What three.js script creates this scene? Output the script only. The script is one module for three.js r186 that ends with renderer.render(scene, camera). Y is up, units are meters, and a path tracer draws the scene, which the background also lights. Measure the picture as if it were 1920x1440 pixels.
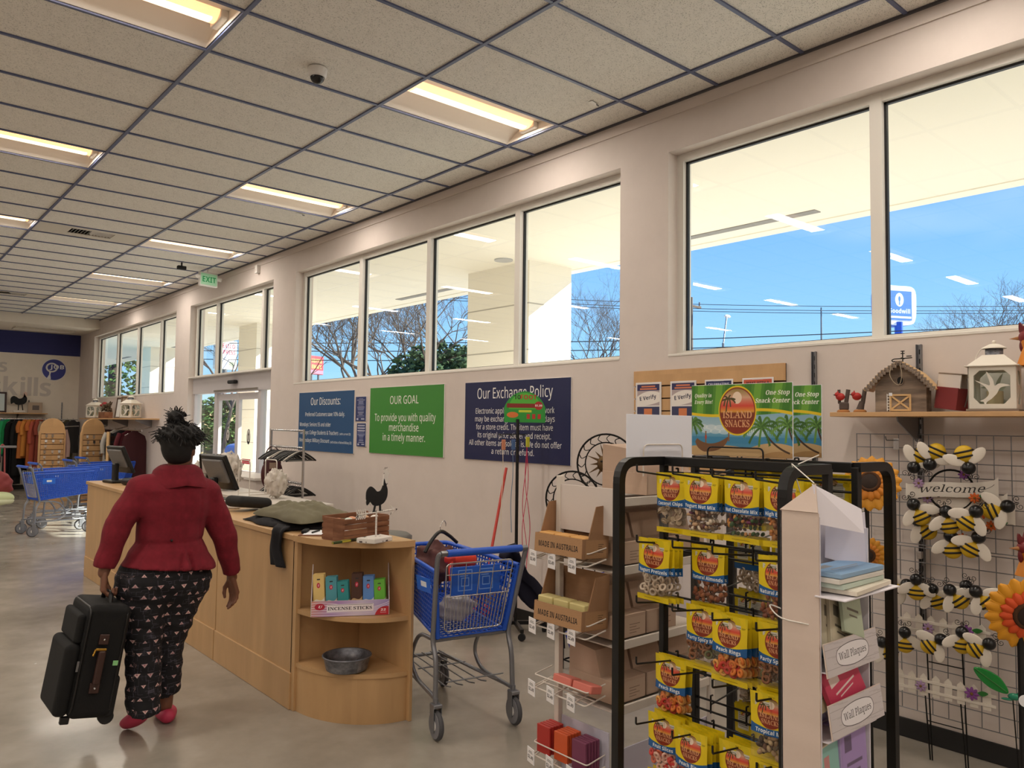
import * as THREE from 'three';
import { mergeGeometries } from 'three/addons/utils/BufferGeometryUtils.js';
import { RoundedBoxGeometry } from 'three/addons/geometries/RoundedBoxGeometry.js';
import { RectAreaLightUniformsLib } from 'three/addons/lights/RectAreaLightUniformsLib.js';
import { ConvexGeometry } from 'three/addons/geometries/ConvexGeometry.js';

RectAreaLightUniformsLib.init();
const scene = new THREE.Scene();
const V = (x, y, z) => new THREE.Vector3(x, y, z);

// ---------- camera, sky, sun, exposure ----------
const camera = new THREE.PerspectiveCamera(52.54, 4 / 3, 0.05, 400);
{
  const yaw = 0.709, pitch = 0.0541, roll = 0.0128;
  const f = V(Math.sin(yaw) * Math.cos(pitch), Math.sin(pitch), -Math.cos(yaw) * Math.cos(pitch));
  const r = V(Math.cos(yaw), 0, Math.sin(yaw)), u = new THREE.Vector3().crossVectors(r, f);
  const r2 = r.clone().multiplyScalar(Math.cos(roll)).addScaledVector(u, Math.sin(roll));
  const u2 = u.clone().multiplyScalar(Math.cos(roll)).addScaledVector(r, -Math.sin(roll));
  camera.quaternion.setFromRotationMatrix(new THREE.Matrix4().makeBasis(r2, u2, f.clone().negate()));
  camera.position.set(0, 1.6243, 0);
}
const renderer = new THREE.WebGLRenderer({ antialias: true });
renderer.toneMapping = THREE.LinearToneMapping;
renderer.toneMappingExposure = 1.2;
renderer.shadowMap.enabled = true;
const LAMP = 30, SKY = 1.15, SUN = 13;
const sun = new THREE.DirectionalLight(new THREE.Color(1, 0.94, 0.84), SUN);
sun.position.set(4.4 + 40, 40 * 0.71, -8 + 40 * 0.72);
sun.target.position.set(4.4, 0, -8);
sun.castShadow = true;
Object.assign(sun.shadow.camera, { left: -30, right: 30, top: 30, bottom: -30, near: 1, far: 120 });
sun.shadow.mapSize.set(2048, 2048);
scene.add(sun, sun.target);

// ---------- random numbers and noise ----------
function rng(seed) { let a = seed >>> 0; return () => { a = (a + 0x6d2b79f5) | 0; let t = Math.imul(a ^ (a >>> 15), 1 | a); t = (t + Math.imul(t ^ (t >>> 7), 61 | t)) ^ t; return ((t ^ (t >>> 14)) >>> 0) / 4294967296; }; }
function lattice(n, seed) { const r = rng(seed), a = new Float32Array(n * n); for (let i = 0; i < a.length; i++) a[i] = r(); return a; }
function vnoise(L, n, x, y) {
  x = ((x % n) + n) % n; y = ((y % n) + n) % n;
  const i = Math.floor(x), j = Math.floor(y), u = x - i, v = y - j, s = u * u * (3 - 2 * u), t = v * v * (3 - 2 * v), i1 = (i + 1) % n, j1 = (j + 1) % n;
  return (L[j * n + i] * (1 - s) + L[j * n + i1] * s) * (1 - t) + (L[j1 * n + i] * (1 - s) + L[j1 * n + i1] * s) * t;
}
function fbmField(size, seed, base, oct, gain = 0.5) {
  const out = new Float32Array(size * size); let amp = 1, tot = 0;
  for (let o = 0, n = base; o < oct; o++, n *= 2, amp *= gain) {
    const L = lattice(n, seed + o * 77); tot += amp;
    for (let y = 0; y < size; y++) for (let x = 0; x < size; x++) out[y * size + x] += amp * vnoise(L, n, x / size * n, y / size * n);
  }
  for (let i = 0; i < out.length; i++) out[i] /= tot;
  return out;
}
function dataTex(w, h, fn, srgb, rep) {
  const d = new Uint8Array(w * h * 4);
  for (let y = 0; y < h; y++) for (let x = 0; x < w; x++) { const c = fn(x, y), o = (y * w + x) * 4; d[o] = c[0]; d[o + 1] = c[1]; d[o + 2] = c[2]; d[o + 3] = 255; }
  const t = new THREE.DataTexture(d, w, h, THREE.RGBAFormat); t.magFilter = THREE.LinearFilter; t.minFilter = THREE.LinearFilter;
  t.wrapS = t.wrapT = THREE.RepeatWrapping; if (srgb) t.colorSpace = THREE.SRGBColorSpace; if (rep) t.repeat.set(rep, rep); t.needsUpdate = true; return t;
}
function canvasTex(w, h, draw, repeat) {
  const c = document.createElement('canvas'); c.width = w; c.height = h; const g = c.getContext('2d'); draw(g, w, h);
  const t = new THREE.CanvasTexture(c); t.colorSpace = THREE.SRGBColorSpace; t.magFilter = THREE.LinearFilter; if (repeat) t.wrapS = t.wrapT = THREE.RepeatWrapping; return t;
}
const cl = (v) => Math.max(0, Math.min(255, v));
const lerp = (a, b, t) => a + (b - a) * t;

// sky: pale at the horizon, blue higher up, a little high cirrus; the same all round
{
  const W = 1024, H = 512, d = new Float32Array(W * H * 4), C = fbmField(512, 5, 8, 5, 0.55);
  for (let y = 0; y < H; y++) {
    const e = Math.max(0, ((y + 0.5) / H - 0.5) * 180), t = 1 - Math.exp(-e / 15);
    for (let x = 0; x < W; x++) {
      const c = C[(y * 5 % 512) * 512 + (x % 512)], k = Math.max(0, c - 0.55) * 1.3 * Math.max(0, 1 - e / 50);
      const o = (y * W + x) * 4;
      d[o] = lerp(lerp(0.44, 0.06, t), 1, k); d[o + 1] = lerp(lerp(0.76, 0.25, t), 1, k); d[o + 2] = lerp(lerp(1.0, 0.85, t), 1, k); d[o + 3] = 1;
    }
  }
  const t = new THREE.DataTexture(d, W, H, THREE.RGBAFormat, THREE.FloatType); t.mapping = THREE.EquirectangularReflectionMapping; t.magFilter = THREE.LinearFilter; t.needsUpdate = true;
  scene.background = t; scene.backgroundIntensity = SKY;
}

// ---------- geometry helpers ----------
function prep(g) {
  g = g.index ? g.toNonIndexed() : g.clone();
  for (const k of Object.keys(g.attributes)) if (!['position', 'normal', 'uv', 'color'].includes(k)) g.deleteAttribute(k);
  if (!g.attributes.normal) g.computeVertexNormals();
  if (!g.attributes.uv) g.setAttribute('uv', new THREE.BufferAttribute(new Float32Array(g.attributes.position.count * 2), 2));
  return g;
}
function merge(list) { list = list.flat(9).filter(Boolean).map(prep); return list.length === 1 ? list[0] : mergeGeometries(list); }
// uv in metres, seen along the axis that a face mostly points to
function boxUV(g, s = 1, swap = false, ox = 0, oy = 0) {
  g = prep(g); const p = g.attributes.position, n = g.attributes.normal, u = g.attributes.uv;
  for (let i = 0; i < p.count; i++) {
    const a = Math.abs(n.getX(i)), b = Math.abs(n.getY(i)), c = Math.abs(n.getZ(i));
    let x, y; if (b >= a && b >= c) { x = p.getX(i); y = p.getZ(i); } else if (a >= c) { x = p.getZ(i); y = p.getY(i); } else { x = p.getX(i); y = p.getY(i); }
    if (swap) [x, y] = [y, x]; u.setXY(i, x * s + ox, y * s + oy);
  }
  return g;
}
const bx = (w, h, d, x = 0, y = 0, z = 0) => new THREE.BoxGeometry(w, h, d).translate(x, y, z);
const bb = (x0, x1, y0, y1, z0, z1) => bx(Math.abs(x1 - x0), Math.abs(y1 - y0), Math.abs(z1 - z0), (x0 + x1) / 2, (y0 + y1) / 2, (z0 + z1) / 2);
const rbx = (w, h, d, x = 0, y = 0, z = 0, r = 0.006, s = 2) => new RoundedBoxGeometry(w, h, d, s, Math.min(r, w / 2.01, h / 2.01, d / 2.01)).translate(x, y, z);
const rbb = (x0, x1, y0, y1, z0, z1, r = 0.005, s = 1) => rbx(Math.abs(x1 - x0), Math.abs(y1 - y0), Math.abs(z1 - z0), (x0 + x1) / 2, (y0 + y1) / 2, (z0 + z1) / 2, r, s);
function rod(a, b, r, seg = 8, r2 = r) {
  const d = new THREE.Vector3().subVectors(b, a), L = d.length(), g = new THREE.CylinderGeometry(r2, r, L, seg);
  return g.applyQuaternion(new THREE.Quaternion().setFromUnitVectors(V(0, 1, 0), d.normalize())).translate((a.x + b.x) / 2, (a.y + b.y) / 2, (a.z + b.z) / 2);
}
function filleted(pts, rad, closed) {   // straight runs with rounded corners
  const path = new THREE.CurvePath(), n = pts.length; let prev = null, first = null;
  const at = (i) => pts[(i + n) % n];
  for (let i = 0; i < n; i++) {
    const p = at(i);
    if (!closed && (i === 0 || i === n - 1)) { if (prev) path.add(new THREE.LineCurve3(prev, p)); prev = p; continue; }
    const a = at(i - 1), b = at(i + 1), ra = Math.min(rad, p.distanceTo(a) * 0.49), rb = Math.min(rad, p.distanceTo(b) * 0.49);
    const s = p.clone().lerp(a, ra / p.distanceTo(a)), e = p.clone().lerp(b, rb / p.distanceTo(b));
    if (prev) path.add(new THREE.LineCurve3(prev, s)); else first = s;
    path.add(new THREE.QuadraticBezierCurve3(s, p, e)); prev = e;
  }
  if (closed) path.add(new THREE.LineCurve3(prev, first));
  return path;
}
// a tube swept through exact points: rings at every sample, frames carried along
function sweep(P, r, rad = 8, closed = false) {
  const n = P.length, T = [], pos = [], idx = [], R = Array.isArray(r) ? r : null;
  for (let i = 0; i < n; i++) T.push(new THREE.Vector3().subVectors(P[closed ? (i + 1) % n : Math.min(n - 1, i + 1)], P[closed ? (i - 1 + n) % n : Math.max(0, i - 1)]).normalize());
  let N = Math.abs(T[0].y) < 0.9 ? V(0, 1, 0) : V(1, 0, 0); N.addScaledVector(T[0], -N.dot(T[0])).normalize();
  const nor = [];
  for (let i = 0; i < n; i++) {
    N.addScaledVector(T[i], -N.dot(T[i])).normalize(); const Bv = new THREE.Vector3().crossVectors(T[i], N), rr = R ? R[i] : r;
    for (let k = 0; k < rad; k++) { const a = (k + (rad === 4 ? 0.5 : 0)) / rad * Math.PI * 2, c = Math.cos(a), s = Math.sin(a); const q = V(N.x * c + Bv.x * s, N.y * c + Bv.y * s, N.z * c + Bv.z * s); nor.push(q.x, q.y, q.z); pos.push(P[i].x + q.x * rr, P[i].y + q.y * rr, P[i].z + q.z * rr); }
  }
  const m = closed ? n : n - 1;
  for (let i = 0; i < m; i++) for (let k = 0; k < rad; k++) { const a = i * rad + k, b = i * rad + (k + 1) % rad, c = ((i + 1) % n) * rad + k, d = ((i + 1) % n) * rad + (k + 1) % rad; idx.push(a, b, c, b, d, c); }
  if (!closed) for (const [i, flip] of [[0, 0], [n - 1, 1]]) { const c = pos.length / 3; pos.push(P[i].x, P[i].y, P[i].z); nor.push(...T[i].clone().multiplyScalar(flip ? 1 : -1).toArray()); for (let k = 0; k < rad; k++) { const a = i * rad + k, b = i * rad + (k + 1) % rad; flip ? idx.push(c, a, b) : idx.push(c, b, a); } }
  const g = new THREE.BufferGeometry(); g.setAttribute('position', new THREE.Float32BufferAttribute(pos, 3)); g.setAttribute('normal', new THREE.Float32BufferAttribute(nor, 3)); g.setIndex(idx); return g;
}
const p3 = (a) => a.map((q) => (q.isVector3 ? q : V(...q)));
function bent(pts, r, fil = 0.02, rad = 8, closed = false) {   // bent wire or pipe
  const path = filleted(p3(pts), fil, closed), P = [];
  for (const c of path.curves) { const k = c.isLineCurve3 ? 1 : 5; for (let i = 0; i < k; i++) P.push(c.getPoint(i / k)); }
  if (!closed) P.push(path.curves[path.curves.length - 1].getPoint(1));
  return sweep(P.filter((q, i) => !i || q.distanceTo(P[i - 1]) > 1e-6), r, rad, closed);
}
function curved(pts, r, n = 24, rad = 6, closed = false) { const c = new THREE.CatmullRomCurve3(p3(pts), closed); const P = c.getPoints(n); if (closed) P.pop(); return sweep(P, r, rad, closed); }
function ringXY(R, r, seg = 32, rad = 6) { return new THREE.TorusGeometry(R, r, rad, seg); }
const ball = (r, x = 0, y = 0, z = 0, a = 12, b = 8) => new THREE.SphereGeometry(r, a, b).translate(x, y, z);
const ell = (rx, ry, rz, x = 0, y = 0, z = 0, a = 14, b = 10) => new THREE.SphereGeometry(1, a, b).scale(rx, ry, rz).translate(x, y, z);
const lathe = (pts, seg = 24) => new THREE.LatheGeometry(pts.map((p) => new THREE.Vector2(p[0], p[1])), seg);
function shapeOf(pts) { const s = new THREE.Shape(); pts.forEach((p, i) => (i ? s.lineTo(p[0], p[1]) : s.moveTo(p[0], p[1]))); s.closePath(); return s; }
function smoothShape(pts, n = 60) { const c = new THREE.CatmullRomCurve3(pts.map((p) => V(p[0], p[1], 0)), true, 'centripetal'); return shapeOf(c.getPoints(n).map((p) => [p.x, p.y])); }
const extr = (shape, depth, bevel = 0, cs = 10) => new THREE.ExtrudeGeometry(shape, { depth, bevelEnabled: bevel > 0, bevelThickness: bevel, bevelSize: bevel, bevelSegments: 1, curveSegments: cs });
// a sheet from a grid function (u, v in 0..1) -> [x, y, z], given a thickness by copying it along its normals
function sheet(fn, nu, nv, thick = 0) {
  const pos = [], uv = [], idx = [];
  for (let j = 0; j <= nv; j++) for (let i = 0; i <= nu; i++) { pos.push(...fn(i / nu, j / nv)); uv.push(i / nu, j / nv); }
  for (let j = 0; j < nv; j++) for (let i = 0; i < nu; i++) { const a = j * (nu + 1) + i, b = a + 1, c = a + nu + 1, d = c + 1; idx.push(a, b, c, b, d, c); }
  const g = new THREE.BufferGeometry(); g.setAttribute('position', new THREE.Float32BufferAttribute(pos, 3)); g.setAttribute('uv', new THREE.Float32BufferAttribute(uv, 2)); g.setIndex(idx); g.computeVertexNormals();
  if (!thick) return g;
  const n = g.attributes.normal, N = pos.length / 3, p2 = pos.slice(), uv2 = uv.concat(uv), id2 = idx.slice();
  for (let i = 0; i < N; i++) p2.push(pos[3 * i] - n.getX(i) * thick, pos[3 * i + 1] - n.getY(i) * thick, pos[3 * i + 2] - n.getZ(i) * thick);
  for (let k = 0; k < idx.length; k += 3) id2.push(N + idx[k], N + idx[k + 2], N + idx[k + 1]);
  const edge = []; for (let i = 0; i < nu; i++) edge.push([i + 1, i]); for (let i = 0; i < nu; i++) edge.push([nv * (nu + 1) + i, nv * (nu + 1) + i + 1]);
  for (let j = 0; j < nv; j++) { edge.push([j * (nu + 1), (j + 1) * (nu + 1)]); edge.push([(j + 1) * (nu + 1) + nu, j * (nu + 1) + nu]); }
  for (const [a, b] of edge) id2.push(a, b, N + a, b, N + b, N + a);
  const h = new THREE.BufferGeometry(); h.setAttribute('position', new THREE.Float32BufferAttribute(p2, 3)); h.setAttribute('uv', new THREE.Float32BufferAttribute(uv2, 2)); h.setIndex(id2); h.computeVertexNormals(); return h;
}
// surface nets: a closed surface where fn(x, y, z) = 0, negative inside
function blob(fn, lo, hi, cell) {
  const nx = Math.ceil((hi[0] - lo[0]) / cell) + 1, ny = Math.ceil((hi[1] - lo[1]) / cell) + 1, nz = Math.ceil((hi[2] - lo[2]) / cell) + 1;
  const F = new Float32Array(nx * ny * nz), id = (i, j, k) => (k * ny + j) * nx + i;
  for (let k = 0; k < nz; k++) for (let j = 0; j < ny; j++) for (let i = 0; i < nx; i++) F[id(i, j, k)] = fn(lo[0] + i * cell, lo[1] + j * cell, lo[2] + k * cell);
  const cellV = new Int32Array(nx * ny * nz).fill(-1), pos = [], idx = [];
  const C = [[0, 0, 0], [1, 0, 0], [0, 1, 0], [1, 1, 0], [0, 0, 1], [1, 0, 1], [0, 1, 1], [1, 1, 1]], E = [[0, 1], [2, 3], [4, 5], [6, 7], [0, 2], [1, 3], [4, 6], [5, 7], [0, 4], [1, 5], [2, 6], [3, 7]];
  for (let k = 0; k < nz - 1; k++) for (let j = 0; j < ny - 1; j++) for (let i = 0; i < nx - 1; i++) {
    const v = C.map((c) => F[id(i + c[0], j + c[1], k + c[2])]); let neg = 0; for (const a of v) if (a < 0) neg++;
    if (neg === 0 || neg === 8) continue;
    let x = 0, y = 0, z = 0, n = 0;
    for (const [a, b] of E) if ((v[a] < 0) !== (v[b] < 0)) { const t = v[a] / (v[a] - v[b]); x += C[a][0] + (C[b][0] - C[a][0]) * t; y += C[a][1] + (C[b][1] - C[a][1]) * t; z += C[a][2] + (C[b][2] - C[a][2]) * t; n++; }
    cellV[id(i, j, k)] = pos.length / 3; pos.push(lo[0] + (i + x / n) * cell, lo[1] + (j + y / n) * cell, lo[2] + (k + z / n) * cell);
  }
  const quad = (a, b, c, d, flip) => { if (a < 0 || b < 0 || c < 0 || d < 0) return; flip ? idx.push(a, c, b, a, d, c) : idx.push(a, b, c, a, c, d); };
  for (let k = 1; k < nz - 1; k++) for (let j = 1; j < ny - 1; j++) for (let i = 1; i < nx - 1; i++) {
    const f = F[id(i, j, k)] < 0;
    if (f !== F[id(i + 1, j, k)] < 0) quad(cellV[id(i, j - 1, k - 1)], cellV[id(i, j, k - 1)], cellV[id(i, j, k)], cellV[id(i, j - 1, k)], !f);
    if (f !== F[id(i, j + 1, k)] < 0) quad(cellV[id(i - 1, j, k - 1)], cellV[id(i - 1, j, k)], cellV[id(i, j, k)], cellV[id(i, j, k - 1)], !f);
    if (f !== F[id(i, j, k + 1)] < 0) quad(cellV[id(i - 1, j - 1, k)], cellV[id(i, j - 1, k)], cellV[id(i, j, k)], cellV[id(i - 1, j, k)], !f);
  }
  const g = new THREE.BufferGeometry(); g.setAttribute('position', new THREE.Float32BufferAttribute(pos, 3)); g.setIndex(idx); g.computeVertexNormals(); return g;
}
const cone = (x, y, z, a, b, ra, rb) => { const dx = b[0] - a[0], dy = b[1] - a[1], dz = b[2] - a[2], t = Math.max(0, Math.min(1, ((x - a[0]) * dx + (y - a[1]) * dy + (z - a[2]) * dz) / (dx * dx + dy * dy + dz * dz))); return Math.hypot(x - a[0] - dx * t, y - a[1] - dy * t, z - a[2] - dz * t) - (ra + (rb - ra) * t); };
const smin = (a, b, k) => { const h = Math.max(k - Math.abs(a - b), 0) / k; return Math.min(a, b) - h * h * k * 0.25; };

// ---------- naming ----------
const taken = {};
function numbered(name) { const n = taken[name] = (taken[name] ?? -1) + 1; return n ? name + '_' + String(n).padStart(3, '0') : name; }
function lit(o) { o.castShadow = true; o.receiveShadow = true; return o; }
function part(name, geo, mat, parent) { const m = lit(new THREE.Mesh(Array.isArray(geo) ? merge(geo) : geo, mat)); m.name = name; parent.add(m); return m; }
function tag(o, label, category, group) { o.userData.label = label; o.userData.category = category; if (group) o.userData.group = group; return o; }
function thing(name, label, category, pos = [0, 0, 0], turn = 0, group) { const o = new THREE.Group(); o.name = numbered(name); o.position.set(...pos); o.rotation.y = turn; scene.add(o); return tag(o, label, category, group); }
function solo(name, geo, mat, label, category, group) { const m = part(numbered(name), geo, mat, scene); return tag(m, label, category, group); }
function struct(name, geo, mat) { const m = part(name, geo, mat, scene); m.userData.kind = 'structure'; return m; }
function copyOf(o, name, label, pos, turn, group) { const c = o.clone(); c.name = numbered(name); c.userData = { ...o.userData }; if (label) c.userData.label = label; if (group) c.userData.group = group; c.position.set(...pos); if (turn !== undefined) c.rotation.y = turn; scene.add(c); return c; }

// ---------- materials ----------
const std = (color, roughness = 0.7, o = {}) => new THREE.MeshStandardMaterial({ color, roughness, metalness: 0, ...o });
const phy = (color, roughness = 0.7, o = {}) => new THREE.MeshPhysicalMaterial({ color, roughness, metalness: 0, ...o });
const M = {};
{
  const n1 = fbmField(512, 11, 4, 7, 0.62), n2 = fbmField(512, 29, 16, 5, 0.6), n3 = fbmField(512, 61, 3, 4, 0.5);
  const conc = dataTex(512, 512, (x, y) => { const i = y * 512 + x, v = (n1[i] - 0.5) * 40 + (n2[i] - 0.5) * 22 + (n3[i] - 0.5) * 26; return [cl(157 + v), cl(150 + v * 0.98), cl(139 + v * 0.95)]; }, true);
  const concR = dataTex(512, 512, (x, y) => { const i = y * 512 + x, v = 44 + (n1[i] - 0.4) * 70 + (n2[i] - 0.5) * 30; return [cl(v), cl(v), cl(v)]; });
  conc.repeat.set(0.36, 0.36); concR.repeat.set(0.36, 0.36);
  M.floor = std(0xffffff, 1, { map: conc, roughnessMap: concR });
  const speck = (() => { const a = new Float32Array(512 * 512).fill(0), r = rng(4); for (let k = 0; k < 2600; k++) { const x = r() * 512, y = r() * 512, l = 1 + r() * 2.2, s = 0.5 + r(); for (let dy = -3; dy <= 3; dy++) for (let dx = -4; dx <= 4; dx++) { const e = (dx / l) ** 2 + (dy / s) ** 2; if (e < 1.6) a[((y + dy + 512 | 0) % 512) * 512 + ((x + dx + 512 | 0) % 512)] = Math.max(a[((y + dy + 512 | 0) % 512) * 512 + ((x + dx + 512 | 0) % 512)], Math.min(1, 1.6 - e)); } } return a; })();
  M.tile = std(0xffffff, 0.95, { map: dataTex(512, 512, (x, y) => { const i = y * 512 + x, v = (n2[i] - 0.5) * 12 - speck[i] * 62; return [cl(232 + v), cl(228 + v), cl(220 + v)]; }, true), bumpMap: dataTex(512, 512, (x, y) => { const v = 200 - speck[y * 512 + x] * 160; return [v, v, v]; }), bumpScale: 0.002 });
  const paint = (r, g, b) => dataTex(256, 256, (x, y) => { const v = (n2[(y * 2) * 512 + x * 2] - 0.5) * 7 + (n1[y * 1024 + x * 2] - 0.5) * 5; return [cl(r + v), cl(g + v), cl(b + v)]; }, true);
  M.wall = std(0xffffff, 0.8, { map: paint(218, 207, 200) });
  M.wallFar = std(0xffffff, 0.85, { map: paint(234, 224, 209) });
  M.navyPaint = std(0xffffff, 0.75, { map: paint(48, 52, 108) });
  const grain = fbmField(512, 91, 4, 6, 0.6);
  const woodTex = (r, g, b, k, sy = 1) => dataTex(512, 512, (x, y) => { const i = ((y * sy) % 512) * 512 + ((x * 0.12) | 0) % 512, s = grain[i], w = n2[y * 512 + ((x * 0.2) | 0)], v = (s - 0.5) * k + (w - 0.5) * k * 0.5; return [cl(r + v), cl(g + v * 0.9), cl(b + v * 0.75)]; }, true);
  M.maple = phy(0xffffff, 0.42, { map: woodTex(196, 158, 112, 30) });
  M.mapleEdge = std(0xffffff, 0.5, { map: woodTex(222, 184, 130, 30) });
  M.crateWood = std(0xffffff, 0.8, { map: woodTex(132, 88, 62, 90) });
  M.greyWood = std(0xffffff, 0.9, { map: woodTex(138, 122, 108, 130) });
  M.slatWood = std(0xffffff, 0.55, { map: woodTex(206, 164, 116, 30) });
  const kraft = (r, g, b) => dataTex(256, 256, (x, y) => { const v = (n2[(y * 2) * 512 + ((x / 4) | 0)] - 0.5) * 14 + (n1[y * 1024 + x * 2] - 0.5) * 14; return [cl(r + v), cl(g + v), cl(b + v)]; }, true);
  M.kraft = std(0xffffff, 0.9, { map: kraft(158, 120, 88) });
  M.kraftPale = std(0xffffff, 0.9, { map: kraft(186, 160, 140) }); M.towerCard = std(0xffffff, 0.85, { map: kraft(216, 198, 186) });
  M.fabricBump = dataTex(128, 128, (x, y) => { const v = 128 + ((x % 4 < 2) !== (y % 4 < 2) ? 40 : -40) + (n2[y * 512 + x] - 0.5) * 80; return [cl(v), cl(v), cl(v)]; });
  M.noise = { n1, n2, n3, grain };
}
M.white = std(0xe9e6e2, 0.45); M.whiteMetal = std(0xd9d2ca, 0.4); M.frame = std(0xe6e2da, 0.45); M.black = std(0x0b0b0c, 0.42); M.blackMatte = std(0x101011, 0.75);
M.gasket = std(0x0c0c0e, 0.5); M.blackGloss = phy(0x08080a, 0.25); M.chrome = std(0xc9c9cb, 0.22, { metalness: 1 }); M.steel = std(0x8f9094, 0.35, { metalness: 1 }); M.greyMetal = std(0x77787c, 0.4, { metalness: 0.6 });
M.tee = std(0x565f80, 0.4); M.baseboard = std(0x1b1a1a, 0.6); M.rubber = std(0x1a1a1b, 0.8); M.tyre = std(0x4c4c50, 0.7);
M.pane = phy(0xf2fbf8, 0.0, { transmission: 1, thickness: 0, ior: 1.5 });
M.film = phy(0xffffff, 0.08, { transmission: 1, thickness: 0, ior: 1.45 });
M.blue = std(0x1d55c4, 0.4); M.blueDark = std(0x122a8c, 0.45); M.redPlastic = std(0xc3382c, 0.4); M.paperWhite = std(0xeef0f4, 0.7);

// ================= THE ROOM =================
const WX = 4.373, CY = 3.925, ZF = -21.5, T = 0.6096, Z0 = 4.2105, RX = [-2.0446, -0.8254, 0.3929, 1.6121, 2.8313, 4.0505];
const XL = -9.6, ZB = 6.4, SILL = 2.13, HEAD = 3.585;
struct('floor', boxUV(bb(XL - 0.2, WX + 0.25, -0.25, 0, ZF - 0.2, ZB + 0.2)), M.floor);

// right wall around its openings
const openings = [[-3.42, 2.13, SILL, HEAD], [-9.42, -3.87, SILL, HEAD], [-13.46, -10.12, 0, HEAD], [-20.1, -14.2, SILL, HEAD]];
{
  const g = [], x0 = WX, x1 = WX + 0.24; let z = ZB + 0.2;
  for (const [a, b, lo, hi] of openings) { g.push(bb(x0, x1, 0, 4.6, b, z)); if (lo > 0) g.push(bb(x0, x1, 0, lo, a, b)); g.push(bb(x0, x1, hi, 4.6, a, b)); z = a; }
  g.push(bb(x0, x1, 0, 4.6, ZF - 0.2, z));
  struct('wall_right', boxUV(merge(g), 0.5), M.wall);
  struct('trim_1', bb(WX - 0.012, WX, CY - 0.085, CY, ZF + 1.9, ZB), M.wall);
}
const baseRuns = [[-9.4, ZB], [ZF, -13.5]];
struct('baseboard_right', merge(baseRuns.map(([a, b]) => rbb(WX - 0.012, WX, 0, 0.1, a, b, 0.004))), M.baseboard);
struct('wall_far', boxUV(bb(XL - 0.2, WX + 0.24, 0, 4.6, ZF - 0.2, ZF), 0.5), M.wallFar);
struct('baseboard_far', rbb(XL, WX - 0.012, 0, 0.1, ZF, ZF + 0.012, 0.004), M.baseboard);
struct('wall_left', boxUV(bb(XL - 0.2, XL, 0, 4.6, ZF - 0.2, ZB + 0.2), 0.5), M.wall);
struct('wall_back', boxUV(bb(XL - 0.2, WX + 0.24, 0, 4.6, ZB, ZB + 0.2), 0.5), M.wall);
// dropped bulkhead at the far end
struct('trim_2', boxUV(bb(XL, WX, 3.72, CY + 0.1, ZF, -19.62), 0.5), M.wallFar);

// ---- ceiling: slab, tiles, tees ----
const lightCols = [[2, 3], [4, 5], [0, 1]], lightRows = [-10, -5, 0, 5, 10, 15, 20];
const ceiling = struct('ceiling', bb(XL - 0.2, WX + 0.24, 4.1, 4.3, ZF - 0.2, ZB + 0.2), M.wallFar);
const isLight = (j, i) => (((i % 5) + 5) % 5 === 0) && i <= 20 && ((j % 2) + 2) % 2 === 0;
{
  const cols = []; for (let j = -7; j <= 3; j++) cols.push([0.3929 + (j - 1) * 2 * T, 0.3929 + j * 2 * T, j]);
  cols.push([4.0505, WX, 4]);
  const one = new THREE.BoxGeometry(2 * T - 0.012, 0.014, T - 0.012), edge = new THREE.BoxGeometry(WX - 4.0505 - 0.008, 0.014, T - 0.012), rest = [];
  const mk = (g, k) => { const h = boxUV(g, 1.64, false, k * 0.31, k * 0.17); return h; };
  const variants = [0, 1, 2, 3].map((k) => mk(one, k)), variantsE = [0, 1].map((k) => mk(edge, k));
  let n = 0;
  for (const [xa, xb, j] of cols) for (let i = -17; i < 25; i++) {
    if (j !== 4 && isLight(j + 1, i)) continue;
    const za = -(Z0 + i * T), zb = za - T; if (zb < -19.62) continue;
    const x = (xa + xb) / 2, z = (za + zb) / 2, near = j >= 0 && i >= -6;
    if (j === 2 && (i === 10 || i === 20)) continue;   // vent
    const src = j === 4 ? variantsE[n % 2] : variants[n % 4]; n++;
    if (near) { const m = part('ceiling_tile', src, M.tile, ceiling); m.position.set(x, CY + 0.013, z); } else rest.push(src.clone().translate(x, CY + 0.013, z));
  }
  const r = part('ceiling_tiles', rest, M.tile, ceiling); r.userData.kind = 'stuff';
  const xs = cols.map((c) => c[1]).filter((x) => x < WX - 0.01);
  for (const x of xs) part('main_runner', bx(0.024, 0.012, 26, x, CY, ZB - 13), M.tee, ceiling);
  for (let i = -17; i < 26; i++) { const z = -(Z0 + i * T); if (z > -19.7) part('cross_tee', bx(WX - XL, 0.010, 0.022, (WX + XL) / 2, CY + 0.0005, z), M.tee, ceiling); }
  part('wall_angle', bx(0.03, 0.014, 26, WX - 0.014, CY - 0.002, ZB - 13), std(0x4b4a50, 0.5), ceiling);
}
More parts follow.
